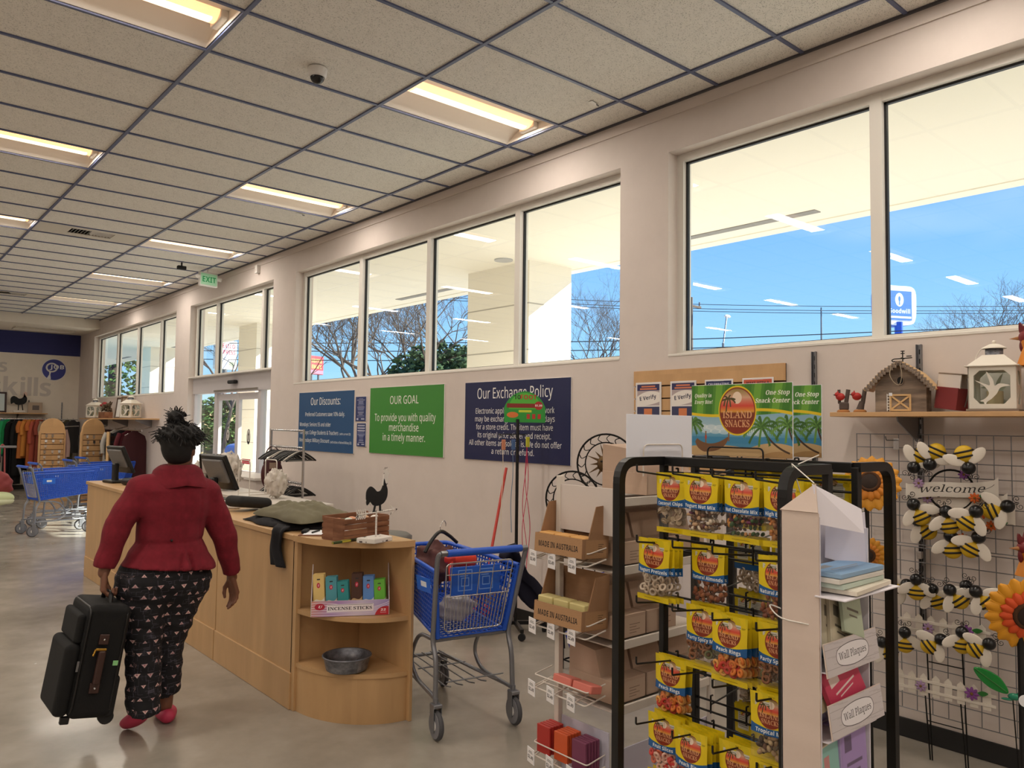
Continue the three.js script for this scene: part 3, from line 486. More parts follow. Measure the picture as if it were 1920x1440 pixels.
// incense display box and its packets
{
  const IT = -0.5;
  const t = thing('incense_display', 'printed cardboard counter box reading INCENSE STICKS on the middle shelf', 'display box', [2.2, 0.571, -3.93], IT);
  const front = canvasTex(512, 160, (g) => { const k = g.createLinearGradient(0, 0, 512, 160); k.addColorStop(0, '#d8907a'); k.addColorStop(0.3, '#b08ac0'); k.addColorStop(0.6, '#d0c4da'); k.addColorStop(1, '#9a86c4'); g.fillStyle = k; g.fillRect(0, 0, 512, 160); g.strokeStyle = '#e8dcec'; g.lineWidth = 6; for (let i = 0; i < 7; i++) { g.beginPath(); g.moveTo(-20, 30 + i * 22); g.bezierCurveTo(160, -40 + i * 40, 330, 190 - i * 10, 540, i * 26); g.stroke(); } g.fillStyle = '#efe6ea'; g.fillRect(100, 36, 310, 80); g.fillStyle = '#b5203a'; g.beginPath(); g.arc(54, 58, 34, 0, 7); g.fill(); g.fillStyle = '#fff'; g.font = 'italic bold 36px serif'; g.textAlign = 'center'; g.fillText('U', 54, 70); g.fillStyle = '#141018'; g.fillRect(104, 42, 300, 3); g.font = 'bold 46px serif'; g.fillText('INCENSE STICKS', 254, 96, 296); g.fillStyle = '#c02a34'; g.beginPath(); g.moveTo(420, 160); g.quadraticCurveTo(440, 60, 512, 70); g.lineTo(512, 160); g.fill(); g.fillStyle = '#fff'; g.font = 'bold 34px sans-serif'; g.fillText('22', 476, 118); g.font = '14px sans-serif'; g.fillText('Scents', 476, 138); });
  const card = std(0xc9bfc2, 0.7), W = 0.42;
  part('front_wall', rbx(W, 0.085, 0.004, 0, 0.0425, 0.075, 0.001), card, t);
  part('front_print', new THREE.PlaneGeometry(W - 0.004, 0.083).translate(0, 0.0425, 0.0775), std(0xffffff, 0.5, { map: front }), t);
  part('base', rbx(W, 0.004, 0.15, 0, 0.003, 0, 0.001), card, t);
  for (const sx of [-1, 1]) part('side_wall', extr(shapeOf([[-0.075, 0], [0.075, 0], [0.075, 0.085], [-0.06, 0.26], [-0.075, 0.26]]), 0.004).rotateY(-Math.PI / 2).scale(1, 1, 1).translate(sx * W / 2 + 0.002, 0, 0), card, t);
  part('side_print', extr(shapeOf([[0.0, 0.02], [0.068, 0.02], [0.068, 0.08], [-0.03, 0.2]]), 0.001).rotateY(-Math.PI / 2).scale(1, 1, 1).translate(W / 2 + 0.0035, 0, 0), std(0xd8607c, 0.6), t);
  const kinds = [['cream', '#e2c37a', '#efe6d6'], ['purple and teal', '#4f9aa8', '#d8cdb8'], ['teal', '#2b8f92', '#e0d8c8'], ['brown', '#4a2a1c', '#c9a878'], ['blue', '#5f8fd0', '#cfd8ea'], ['green', '#6ab83a', '#eadfca']];
  kinds.forEach(([n, c, d], k) => {
    const tex = canvasTex(96, 224, (g) => { g.fillStyle = c; g.fillRect(0, 0, 96, 224); g.fillStyle = '#c02440'; g.beginPath(); g.arc(46, 62, 15, 0, 7); g.fill(); g.fillStyle = '#fff'; g.font = 'italic bold 16px serif'; g.textAlign = 'center'; g.fillText('U', 46, 68); g.fillStyle = d; g.beginPath(); g.moveTo(0, 150); g.bezierCurveTo(30, 120, 60, 170, 96, 130); g.lineTo(96, 224); g.lineTo(0, 224); g.fill(); const r = rng(k + 3); for (let i = 0; i < 9; i++) { g.strokeStyle = 'rgba(90,70,50,0.5)'; g.lineWidth = 3; g.beginPath(); g.arc(r() * 96, 160 + r() * 60, 6 + r() * 14, 0, 4); g.stroke(); } g.fillStyle = '#222'; g.fillRect(34, 24, 28, 7); });
    const sideM = std(c, 0.5), faceM = std(0xffffff, 0.4, { map: tex });
    for (let q = 0; q < 3; q++) {
      const x = -0.165 + k * 0.066 + q * 0.004, z = 0.045 - q * 0.02, h = [0.215, 0.2, 0.175, 0.215, 0.2, 0.18][k];
      const p = thing('incense_packet', n + ' incense packet in the display box, ' + ['front', 'middle', 'rear'][q] + ' of its three', 'packet', [2.2 + (x * Math.cos(IT) + z * Math.sin(IT)), 0.578, -3.93 + (-x * Math.sin(IT) + z * Math.cos(IT))], IT, 'incense packets in the box');
      p.rotation.set(-0.13, IT, [0.06, 0.05, 0.08, 0, 0.02, 0.06][k], 'YXZ');
      part('packet', rbx(0.06, h, 0.014, 0, h / 2, 0, 0.002), sideM, p); part('label_front', new THREE.PlaneGeometry(0.058, h - 0.003).translate(0, h / 2, 0.0073), faceM, p);
    }
  });
}
// tin tray
{
  const t = thing('tin_tray', 'round galvanized tin tray on the lowest curved shelf', 'tray', [2.17, 0.271, -3.9]);
  M.galv = std(0xffffff, 0.42, { metalness: 0.75, map: dataTex(256, 256, (x, y) => { const v = (M.noise.n2[y * 512 + x] - 0.5) * 90 + (M.noise.n1[y * 512 + x] - 0.5) * 60; return [cl(128 + v), cl(130 + v), cl(138 + v)]; }, true, 3) });
  part('bowl', lathe([[0, 0.004], [0.105, 0.004], [0.113, 0.01], [0.128, 0.075], [0.134, 0.079], [0.134, 0.083], [0.128, 0.083], [0.124, 0.076], [0.108, 0.012], [0.0, 0.010]], 40), M.galv, t);
  part('rim_bead', ringXY(0.131, 0.005, 40, 8).rotateX(Math.PI / 2).translate(0, 0.08, 0), M.galv, t);
  part('price_tag', rbx(0.035, 0.001, 0.025, -0.03, 0.05, 0.02, 0.0004), M.paperWhite, t).rotation.set(0, 0, 0.12);
}
// crate with small things inside
{
  const t = thing('wooden_crate', 'brown wooden slatted crate on the counter corner', 'crate', [2.225, 0.985, -3.93], 0.2);
  const W = 0.33, D = 0.18, H = 0.125;
  for (let k = 0; k < 4; k++) { part('front_slat', boxUV(rbx(W, 0.027, 0.009, 0, 0.016 + k * 0.0305, D / 2, 0.002), 3), M.crateWood, t); part('back_slat', boxUV(rbx(W, 0.027, 0.009, 0, 0.016 + k * 0.0305 + (k === 3 ? 0.01 : 0), -D / 2, 0.002), 3), M.crateWood, t); }
  for (const s of [-1, 1]) part('end_board', boxUV(rbx(0.012, H, D - 0.01, s * (W / 2 - 0.006), H / 2, 0, 0.002), 3), M.crateWood, t);
  part('bottom_board', boxUV(rbx(W - 0.02, 0.008, D - 0.01, 0, 0.006, 0, 0.001), 3), M.crateWood, t);
  const cols = [0xd98a6a, 0xc9d2c8, 0xe0a07a, 0xe8ded0, 0xcfa07a, 0xe6e0d8], names = ['peach', 'pale green', 'orange', 'cream', 'tan', 'white'];
  for (let k = 0; k < 6; k++) { const x = -0.12 + k * 0.048, p = V(x, 0.1, (k % 2) * 0.03 - 0.01).applyAxisAngle(V(0, 1, 0), 0.2); solo('soap_ball', ell(0.026, 0.02, 0.03, 2.225 + p.x, 0.985 + p.y, -3.93 + p.z), std(cols[k], 0.6), names[k] + ' wrapped ball in the wooden crate', 'ball', 'balls in the crate'); }
}
// rooster weather vane
function roosterShape() { return smoothShape([[-0.085, 0.085], [-0.082, 0.13], [-0.055, 0.152], [-0.025, 0.14], [0.0, 0.122], [0.03, 0.125], [0.048, 0.15], [0.055, 0.19], [0.07, 0.16], [0.086, 0.13], [0.084, 0.09], [0.068, 0.066], [0.045, 0.052], [0.0, 0.045], [-0.03, 0.052], [-0.05, 0.07], [-0.06, 0.068], [-0.068, 0.06], [-0.078, 0.055]], 90); }
{
  const t = thing('weather_vane', 'black and white metal rooster weather vane on a white stand', 'weather vane', [2.235, 0.985, -3.73], 0.32);
  M.chipWhite = std(0xffffff, 0.6, { map: dataTex(128, 128, (x, y) => { const c = M.noise.n2[y * 512 + x] > 0.68; return c ? [60, 48, 44] : [226, 220, 212]; }, true, 9) });
  const CW = M.chipWhite;
  part('base', extr(shapeOf([[-0.07, -0.05], [0.07, -0.05], [0.09, 0.05], [-0.09, 0.05]]), 0.02, 0.004).rotateX(-Math.PI / 2).translate(0, 0.004, 0), CW, t);
  part('post', rod(V(0, 0.02, 0), V(0, 0.16, 0), 0.005), CW, t);
  part('arrow_shaft', rod(V(-0.15, 0.158, 0), V(0.15, 0.162, 0), 0.005), CW, t);
  part('arrow_head', extr(shapeOf([[0.12, 0.135], [0.18, 0.163], [0.115, 0.19], [0.13, 0.162]]), 0.004).translate(0, 0, -0.002), CW, t);
  for (let k = 0; k < 5; k++) part('fletching', extr(shapeOf([[-0.155 + k * 0.016, 0.158], [-0.145 + k * 0.016, 0.158], [-0.158 + k * 0.016, 0.185], [-0.168 + k * 0.016, 0.185]]), 0.003), CW, t), part('fletching', extr(shapeOf([[-0.155 + k * 0.016, 0.158], [-0.145 + k * 0.016, 0.158], [-0.158 + k * 0.016, 0.133], [-0.168 + k * 0.016, 0.133]]), 0.003), CW, t);
  part('rooster_body', extr(roosterShape(), 0.005, 0.001).translate(0, 0.15, -0.0025), M.blackMatte, t);
  part('rooster_head', extr(smoothShape([[0.046, 0.155], [0.05, 0.19], [0.055, 0.215], [0.07, 0.235], [0.088, 0.228], [0.103, 0.216], [0.093, 0.21], [0.09, 0.195], [0.087, 0.165], [0.08, 0.148], [0.066, 0.155], [0.058, 0.146]], 60), 0.006).translate(-0.0, 0.15, -0.003), CW, t);
  part('comb', extr(shapeOf([[0.058, 0.226], [0.054, 0.243], [0.063, 0.238], [0.066, 0.252], [0.074, 0.243], [0.082, 0.252], [0.085, 0.24], [0.096, 0.24], [0.088, 0.226]]), 0.005).translate(0, 0.15, -0.0025), CW, t);
  for (const s of [0, 0.04]) part('rooster_leg', [rod(V(-0.012 + s, 0.2, 0), V(-0.022 + s * 1.3, 0.165, 0), 0.006), bx(0.03, 0.006, 0.005, -0.016 + s * 1.3, 0.165, 0)], M.blackMatte, t);
  part('tail_trim', extr(shapeOf([[-0.088, 0.08], [-0.07, 0.045], [-0.066, 0.07], [-0.05, 0.05], [-0.048, 0.078], [-0.075, 0.1]]), 0.004).translate(0, 0.15, -0.004), CW, t);
}
solo('pen_packet', rbx(0.19, 0.014, 0.02, 0, 0, 0, 0.004).rotateY(0.3).translate(2.09, 0.993, -3.80), std(0xffffff, 0.4, { map: canvasTex(64, 16, (g) => { g.fillStyle = '#3a4a22'; g.fillRect(0, 0, 64, 16); g.fillStyle = '#c8b83a'; g.fillRect(20, 2, 22, 12); g.fillStyle = '#141410'; g.fillRect(44, 0, 8, 16); }) }), 'narrow green and black packet lying in front of the crate', 'packet');
{
  const t = thing('clipboard', 'clipboard with white paper beside the wooden crate', 'clipboard', [2.16, 0.9855, -4.16], 0.9);
  part('board', rbx(0.2, 0.005, 0.28, 0, 0.003, 0, 0.002), M.crateWood, t); part('paper', bx(0.185, 0.003, 0.25, 0, 0.0075, 0.01), M.paperWhite, t); part('clip', [rbx(0.1, 0.02, 0.03, 0, 0.016, -0.12, 0.008)], M.blackMatte, t); part('pen', rod(V(-0.05, 0.014, -0.07), V(0.05, 0.014, -0.05), 0.005), M.black, t);
}
// jackets heaped on the counter
{
  const cloth = (c, k) => std(c, 0.92, { bumpMap: M.fabricBump, bumpScale: 0.001 });
  const N = M.noise.n1, nz = (x, z, s) => N[(((z * s) | 0) & 511) * 512 + (((x * s) | 0) & 511)];
  const heap = (cx, cz, lx, lz, y0, h, sd) => sheet((u, v) => { const a = u * 2 - 1, b = v * 2 - 1, e = Math.max(0, 1 - Math.pow(Math.abs(a), 2.6)) * Math.max(0, 1 - Math.pow(Math.abs(b), 2.6)), w = 0.2 * Math.sin(a * 7 + b * 3 + sd) + 0.18 * Math.sin(b * 9 - a * 5 + sd * 2) + 0.14 * Math.sin(a * 17 - b * 8 + sd) + 0.08 * Math.sin(a * 9 + b * 27) + 0.12 * (nz(u * 60 + sd * 40, v * 60, 1.4) - 0.5); return [cx + lx * a * (1 + 0.08 * Math.sin(b * 5 + sd)), y0 + 0.004 + h * Math.pow(e, 0.55) * (0.8 + w * 0.45), cz + lz * b * (1 + 0.07 * Math.sin(a * 4 + sd))]; }, 48, 40, 0.006);
  const t1 = thing('dark_jacket', 'black jacket under the olive one, its sleeve hanging over the counter', 'jacket');
  part('jacket_body', heap(2.22, -4.72, 0.2, 0.36, 0.985, 0.06, 2), cloth(0x16161b), t1);
  part('sleeve', sheet((u, v) => [2.03 - 0.06 * Math.min(1, v * 3) - 0.01 * Math.sin(u * 9 + v * 4), v < 0.25 ? 1.02 - v * 0.05 : 1.01 - (v - 0.25) * 0.30, -4.36 - u * 0.16 + 0.03 * v + 0.02 * Math.sin(v * 7)], 10, 18, 0.012), cloth(0x15151a), t1);
  solo('olive_jacket', heap(2.24, -4.62, 0.19, 0.32, 1.03, 0.1, 5), cloth(0x6f6a55), 'grey olive jacket heaped on the counter behind the clipboard', 'jacket');
}
// point-of-sale gear
function posMonitor(label, x, z, turn, back = 0x6d6a68) {
  const t = thing('pos_monitor', label, 'monitor', [x, 0.986, z], turn);
  part('base', rbx(0.24, 0.03, 0.22, 0, 0.015, 0, 0.012), M.black, t); part('neck', rbx(0.07, 0.2, 0.05, 0, 0.1, -0.03, 0.015), M.black, t);
  const s = new THREE.Group(); const bez = part('screen_housing', [rbx(0.36, 0.3, 0.035, 0, 0, 0, 0.008)], M.black, t); bez.position.set(0, 0.24, 0.02); bez.rotation.x = -0.42;
  const b2 = part('rear_shell', rbx(0.3, 0.2, 0.03, 0, 0, 0, 0.012), std(back, 0.5), t); b2.position.set(0, 0.25, -0.012); b2.rotation.x = -0.42;
  const g = part('glass', new THREE.PlaneGeometry(0.32, 0.26), M.blackGloss, t); g.position.set(0, 0.2465, 0.0365); g.rotation.x = -0.42;
  return t;
}
posMonitor('black tilted register screen at the far end of the maple counter', 2.2, -8.85, 1.75);
posMonitor('black tilted register screen just right of the woman', 2.3, -6.3, 1.72);
solo('card_reader', rbx(0.26, 0.07, 0.16, 0, 0, 0, 0.035, 3).rotateY(0.4).translate(2.27, 1.022, -8.45), M.black, 'black rounded cash device beside the far register screen', 'device');
solo('seat_cushion', rbx(0.3, 0.08, 0.2, 0, 0, 0, 0.04, 3).rotateZ(-0.12).rotateY(0.3).translate(2.28, 1.045, -5.6), M.blackMatte, 'black padded cushion behind the heaped jackets', 'cushion');
{
  const t = thing('keyboard', 'white keyboard beyond the black cushion on the counter', 'keyboard', [2.25, 0.986, -5.95], 1.3);
  part('case', rbx(0.4, 0.022, 0.16, 0, 0.012, 0, 0.006), M.white, t); const kg = new RoundedBoxGeometry(0.02, 0.01, 0.02, 1, 0.002); for (let r = 0; r < 5; r++) for (let c = 0; c < 15; c++) { const k = part('key', kg, M.whiteMetal, t); k.position.set(-0.175 + c * 0.025, 0.026, -0.052 + r * 0.026); }
}
// back counter with bags
{
  const t = thing('back_counter', 'low white-topped counter behind the checkout by the entrance', 'counter');
  part('body', boxUV(rbb(3.05, 3.45, 0, 0.85, -9.5, -6.6, 0.004)), M.wall, t); part('top', rbb(3.02, 3.48, 0.85, 0.885, -9.53, -6.57, 0.006), M.whiteMetal, t);
  const l = thing('entrance_ledge', 'low ledge with pale top in front of the entrance sidelight', 'ledge');
  part('body', boxUV(rbb(3.95, WX - 0.002, 0, 0.9, -10.9, -9.5, 0.004)), M.wall, l); part('top', rbb(3.92, WX - 0.002, 0.9, 0.935, -10.93, -9.47, 0.006), M.whiteMetal, l);
  const bagM = phy(0xd9d0c6, 0.6, { transmission: 0.2, thickness: 0 });
  const bag = (label, x, y, z, sx, sy, sz, seed) => { const r = rng(seed), q = [r() * 6, r() * 6, r() * 6]; return solo('plastic_bag', blob((a, b, c) => { const X = (a - x) / sx, Y = (b - y) / sy, Z = (c - z) / sz; return (Math.hypot(X, Y, Z) - 1 + 0.16 * Math.sin(X * 9 + q[0]) * Math.sin(Y * 7 + q[1]) + 0.12 * Math.sin(Z * 13 + X * 8 + q[2]) + 0.06 * Math.sin(Y * 23 + Z * 17 + X * 11)) * Math.min(sx, sy, sz); }, [x - sx * 1.3, y - sy * 1.3, z - sz * 1.3], [x + sx * 1.3, y + sy * 1.3, z + sz * 1.3], Math.min(sx, sy, sz) / 7), bagM, label, 'plastic bag', 'white plastic bags at the checkout'); };
  bag('bunch of white plastic bags right behind the woman in red', 3.2, 1.1, -8.5, 0.15, 0.19, 0.18, 4);
  bag('white plastic bag hanging left of the maroon handbag', 3.26, 1.035, -7.35, 0.1, 0.13, 0.11, 7);
  bag('small white plastic bag left of the woman, beyond the far screen', 3.15, 1.04, -9.15, 0.1, 0.13, 0.11, 12);
  const st = thing('bag_stand', 'white wire stand that holds open plastic bags on the back counter', 'bag stand', [3.24, 0.886, -7.75]);
  for (const s of [-1, 1]) part('wire_loop', bent([[s * 0.14, 0, -0.14], [s * 0.14, 0.36, -0.14], [s * 0.14, 0.36, 0.14], [s * 0.14, 0, 0.14]], 0.006, 0.04), M.whiteMetal, st);
  for (const z of [-0.14, 0.14]) part('crossbar', rod(V(-0.14, 0.02, z), V(0.14, 0.02, z), 0.006), M.whiteMetal, st);
  const w = posMonitor('white-backed register screen between the woman and the entrance doors', 3.25, -9.1, 2.6, 0xcfc9c4); w.position.y = 0.886; w.position.z = -8.95;
  const w2 = posMonitor('small dark register screen left of the woman, over the far carts', 3.22, -9.4, 2.2); w2.position.y = 0.886; w2.position.x = 3.35; w2.position.z = -9.38; w2.scale.setScalar(0.8);
}
// chrome rack full of hangers
{
  const t = thing('hanger_rack', 'chrome rolling rack crowded with empty hangers by the blue sign', 'rack');
  const x = 3.75, z0 = -8.62, z1 = -7.78;
  for (const z of [z0, z1]) { part('upright', rod(V(x, 0.1, z), V(x, 1.56, z), 0.014), M.chrome, t); part('foot', rod(V(x - 0.28, 0.1, z), V(x + 0.28, 0.1, z), 0.014), M.chrome, t); for (const s of [-1, 1]) part('caster', new THREE.CylinderGeometry(0.04, 0.04, 0.03, 14).rotateX(Math.PI / 2).translate(x + s * 0.26, 0.042, z), M.rubber, t); }
  part('top_rail', rod(V(x, 1.545, z0), V(x, 1.545, z1), 0.011), M.chrome, t); part('hang_rail', rod(V(x, 1.36, z0), V(x, 1.36, z1), 0.011), M.chrome, t); part('hang_rail', rod(V(x, 0.98, z0), V(x, 0.98, z1), 0.011), M.chrome, t); part('base_rail', rod(V(x, 0.14, z0), V(x, 0.14, z1), 0.011), M.chrome, t);
  const hook = curved([[0.012, 0.0, 0], [0.03, 0.03, 0], [0.012, 0.055, 0], [-0.014, 0.045, 0], [-0.018, 0.03, 0]], 0.002, 14, 4).translate(-0.006, -0.052, 0);
  const body = sweep(new THREE.CatmullRomCurve3([V(-0.2, -0.15, 0), V(-0.12, -0.1, 0), V(0, -0.055, 0), V(0.12, -0.1, 0), V(0.2, -0.15, 0)]).getPoints(16), 0.009, 5);
  const bar = rod(V(-0.19, -0.148, 0), V(0.19, -0.148, 0), 0.004, 5), stem = rod(V(0.006, -0.055, 0), V(0.006, -0.05, 0), 0.002, 4);
  const mats = [M.black, M.black, M.black, std(0xb9b3aa, 0.4), M.black, std(0x2b2624, 0.5), M.black]; let n = 0; const ord = ['first', 'second', 'third', 'fourth', 'fifth', 'sixth', 'seventh', 'eighth', 'ninth', 'tenth', 'eleventh', 'twelfth', 'thirteenth', 'fourteenth'];
  for (const [y, nm] of [[1.371, 'upper'], [0.991, 'lower']]) for (let k = 0; k < 14; k++) {
    const h = thing('clothes_hanger', 'plastic clothes hanger on the ' + nm + ' rail of the chrome rack, ' + ord[k] + ' from the blue sign', 'hanger', [x, y, z1 - 0.05 - k * 0.055], (Math.sin(k * 7.3 + y) * 0.25), 'hangers on the chrome rack');
    const m = mats[(k * 3 + (nm === 'upper' ? 0 : 2)) % 7]; part('hook', [hook, stem], M.chrome, h); part('shoulder', body, m, h); part('trouser_bar', bar, m, h);
  }
  const b = thing('maroon_handbag', 'maroon oval handbag hanging at the left of the chrome rack', 'handbag', [3.75, 1.04, -8.57]);
  part('pouch', ell(0.13, 0.19, 0.06, 0, 0, 0, 20, 14), std(0x4f1f22, 0.5), b); part('strap', curved([[-0.1, 0.12, 0], [-0.06, 0.28, 0], [0, 0.32, 0], [0.06, 0.28, 0], [0.1, 0.12, 0]], 0.008, 20, 6), std(0x4a1c20, 0.5), b); part('tag', rbx(0.08, 0.07, 0.003, -0.02, 0.1, 0.062, 0.001), M.kraftPale, b);
}
// grey bin behind the corner shelf
{
  const t = thing('waste_bin', 'grey waste bin with flat lid behind the corner shelf', 'bin', [2.93, 0, -4.75]);
  part('body', lathe([[0, 0], [0.14, 0], [0.145, 0.02], [0.17, 0.76], [0.165, 0.78], [0, 0.78]], 28), std(0x55555a, 0.5), t); part('band', lathe([[0.171, 0.76], [0.176, 0.76], [0.176, 0.8], [0.171, 0.8]], 28), M.black, t); part('lid', lathe([[0.178, 0.8], [0.18, 0.845], [0.15, 0.865], [0, 0.875]], 28), std(0x6a6866, 0.55), t);
}
// ================= SHOPPING CARTS =================
function quadPt(c, u, v) { return V().set(0, 0, 0) && new THREE.Vector3().addScaledVector(c[0], (1 - u) * (1 - v)).addScaledVector(c[1], u * (1 - v)).addScaledVector(c[2], u * v).addScaledVector(c[3], (1 - u) * v); }
function latticePanel(c, nu, nv, w, d) {   // c: four corners; bars both ways
  c = p3(c); const g = []; const bar = (a, b) => { const dir = b.clone().sub(a), L = dir.length(); const n = new THREE.Vector3().crossVectors(c[1].clone().sub(c[0]), c[3].clone().sub(c[0])).normalize(); const m = new THREE.Matrix4().makeBasis(dir.normalize(), n, new THREE.Vector3().crossVectors(dir, n)); m.setPosition(a.clone().add(b).multiplyScalar(0.5)); g.push(new THREE.BoxGeometry(L, d, w).applyMatrix4(m)); };
  for (let i = 0; i <= nu; i++) bar(quadPt(c, i / nu, 0), quadPt(c, i / nu, 1)); for (let j = 0; j <= nv; j++) bar(quadPt(c, 0, j / nv), quadPt(c, 1, j / nv)); return merge(g);
}
let cartParts;
function cart(label, x, z, turn, group, extra) {
  const t = thing('shopping_cart', label, 'shopping cart', [x, 0, z], turn, group);
  if (!cartParts) {
    const L = [], cz = 0.03;   // rear (handle) at +z
    const TRL = [-0.25, 0.93, 0.07], TRR = [0.25, 0.93, 0.07], BRL = [-0.2, 0.5, -0.02], BRR = [0.2, 0.5, -0.02], TFL = [-0.18, 0.88, -0.76], TFR = [0.18, 0.88, -0.76], BFL = [-0.14, 0.57, -0.7], BFR = [0.14, 0.57, -0.7];
    const TL2 = [-0.25, 0.86, 0.05], TR2 = [0.25, 0.86, 0.05];
    cartParts = {
      side_l: latticePanel([TL2, TFL, BFL, BRL], 26, 13, 0.0085, 0.006), side_r: latticePanel([TR2, TFR, BFR, BRR], 26, 13, 0.0085, 0.006), front: latticePanel([TFL, TFR, BFR, BFL], 12, 11, 0.0085, 0.006), floor: latticePanel([BRL, BRR, BFR, BFL], 12, 22, 0.0085, 0.006),
      rim: merge([bent([TL2, TFL, TFR, TR2], 0.013, 0.05), bent([BRL, BFL, BFR, BRR], 0.011, 0.03), rod(V(...TL2), V(...BRL), 0.014), rod(V(...TR2), V(...BRR), 0.014)]),
      badge: merge([[-1, 1].map((s) => rbx(0.006, 0.07, 0.13, s * 0.24, 0.79, -0.12, 0.002).rotateY(0))]),
      flap: rbx(0.3, 0.15, 0.008, 0, 0.775, 0.005, 0.004).rotateX(0), handle: rod(V(-0.22, 0.965, 0.125), V(0.22, 0.965, 0.125), 0.019, 14), grips: [-1, 1].map((s) => rod(V(s * 0.2, 0.965, 0.125), V(s * 0.255, 0.965, 0.125), 0.015, 12)),
      uprL: bent([[-0.25, 0.965, 0.125], [-0.262, 0.95, 0.1], [-0.225, 0.48, -0.03], [-0.225, 0.4, 0.02], [-0.23, 0.19, 0.03]], 0.0135, 0.05, 10), uprR: bent([[0.25, 0.965, 0.125], [0.262, 0.95, 0.1], [0.225, 0.48, -0.03], [0.225, 0.4, 0.02], [0.23, 0.19, 0.03]], 0.0135, 0.05, 10),
      under: merge([[-1, 1].map((s) => bent([[s * 0.21, 0.485, -0.04], [s * 0.2, 0.47, -0.28], [s * 0.2, 0.3, -0.4], [s * 0.2, 0.21, -0.3], [s * 0.22, 0.2, 0.02]], 0.011, 0.09, 8)), [-1, 1].map((s) => bent([[s * 0.225, 0.2, 0.02], [s * 0.17, 0.2, -0.5], [s * 0.13, 0.2, -0.74]], 0.011, 0.05, 8)), rod(V(-0.13, 0.2, -0.74), V(0.13, 0.2, -0.74), 0.011), rod(V(-0.225, 0.485, -0.04), V(0.225, 0.485, -0.04), 0.013)]),
      rack: merge([...[-0.14, -0.07, 0, 0.07, 0.14].map((q) => bent([[q, 0.25, 0.02], [q, 0.235, -0.05], [q * 0.8, 0.225, -0.7]], 0.004, 0.02, 6)), bent([[-0.17, 0.28, 0.03], [0.17, 0.28, 0.03]], 0.004, 0.02, 6), rod(V(-0.15, 0.23, -0.4), V(0.15, 0.23, -0.4), 0.004, 6)]),
      gate: merge([bent([[-0.2, 0.9, 0.075], [0.2, 0.9, 0.075], [0.17, 0.53, -0.005], [-0.17, 0.53, -0.005]], 0.0045, 0.03, 6, true), ...[-8, -7, -6, -5, -4, -3, -2, -1, 0, 1, 2, 3, 4, 5, 6, 7, 8].map((k) => rod(V(k * 0.0215, 0.72, 0.036), V(k * 0.0195, 0.53, -0.004), 0.0026, 5)), ...[-6, -3, 0, 3, 6].map((k) => rod(V(k * 0.028, 0.9, 0.075), V(k * 0.026, 0.7, 0.032), 0.0028, 5)), rod(V(-0.185, 0.72, 0.037), V(0.185, 0.72, 0.037), 0.0035, 6), rod(V(-0.19, 0.84, 0.062), V(0.19, 0.84, 0.062), 0.0035, 6)]),
      wheel: new THREE.CylinderGeometry(0.066, 0.066, 0.03, 26).rotateZ(Math.PI / 2), tyre: new THREE.TorusGeometry(0.064, 0.0135, 8, 28).rotateY(Math.PI / 2), hub: new THREE.CylinderGeometry(0.026, 0.026, 0.034, 14).rotateZ(Math.PI / 2), fork: merge([rbx(0.004, 0.13, 0.05, -0.022, 0.05, 0.01, 0.002), rbx(0.004, 0.13, 0.05, 0.022, 0.05, 0.01, 0.002), rbx(0.05, 0.02, 0.06, 0, 0.115, 0.012, 0.006), rod(V(0, 0.115, 0.01), V(0, 0.15, 0.01), 0.012)]),
    };
  }
  const P = cartParts;
  part('basket_side', P.side_l, M.blue, t); part('basket_side', P.side_r, M.blue, t); part('basket_front', P.front, M.blue, t); part('basket_floor', P.floor, M.blue, t); part('basket_rim', P.rim, M.blue, t);
  const badgeM = M.badge ??= std(0xffffff, 0.4, { map: canvasTex(64, 32, (g) => { g.fillStyle = '#2a6fe0'; g.fillRect(0, 0, 64, 32); g.fillStyle = '#eef2fa'; g.fillRect(20, 9, 26, 12); }) });
  for (const s of [-1, 1]) { const b = part('badge', rbx(0.006, 0.08, 0.16, 0, 0, 0, 0.002), badgeM, t); b.position.set(s * 0.238, 0.765, -0.13); b.rotation.y = s * -0.085; b.rotation.z = s * -0.12; }
  const flapM = M.flap ??= std(0xffffff, 0.4, { map: canvasTex(128, 64, (g) => { g.fillStyle = '#1f5fd0'; g.fillRect(0, 0, 128, 64); g.strokeStyle = '#86aef0'; g.lineWidth = 2; for (const x of [20, 74]) { g.strokeRect(x, 8, 34, 46); g.strokeRect(x + 8, 26, 18, 18); g.fillStyle = '#86aef0'; g.fillRect(x + 4, 14, 26, 2); g.fillRect(x + 4, 20, 20, 2); } }) });
  const f = part('seat_flap', P.flap, flapM, t); f.position.set(0, 0.02, 0.01); f.rotation.x = 0;
  part('handle', P.handle, M.blue, t); P.grips.forEach((g) => part('handle_end', g, M.steel, t)); part('frame_upright', P.uprL, M.greyTube ??= std(0x8b8d93, 0.38, { metalness: 0.7 }), t); part('frame_upright', P.uprR, M.greyTube, t); part('under_frame', P.under, M.greyTube, t); part('lower_rack', P.rack, M.greyTube, t); part('rear_gate', P.gate, M.chrome, t);
  for (const [wx, wz] of [[-0.23, 0.03], [0.23, 0.03], [-0.14, -0.72], [0.14, -0.72]]) { const w = part('wheel', P.wheel, std(0x7d7d82, 0.5), t); w.position.set(wx, 0.078, wz + 0.02); part('tyre', P.tyre, M.tyre, w); part('hub', P.hub, M.white, w); const fk = part('caster_fork', P.fork, M.greyTube, t); fk.position.set(wx, 0.06, wz); }
  return t;
}
const nearCart = cart('blue shopping cart holding odds and ends beside the corner shelf', 2.63, -3.36, -0.2);
cart('front blue shopping cart parked beyond the left end of the counter', 2.08, -12.84, -1.42, 'parked carts');
cart('blue shopping cart parked directly behind the front cart', 2.35, -13.75, -1.45, 'parked carts');
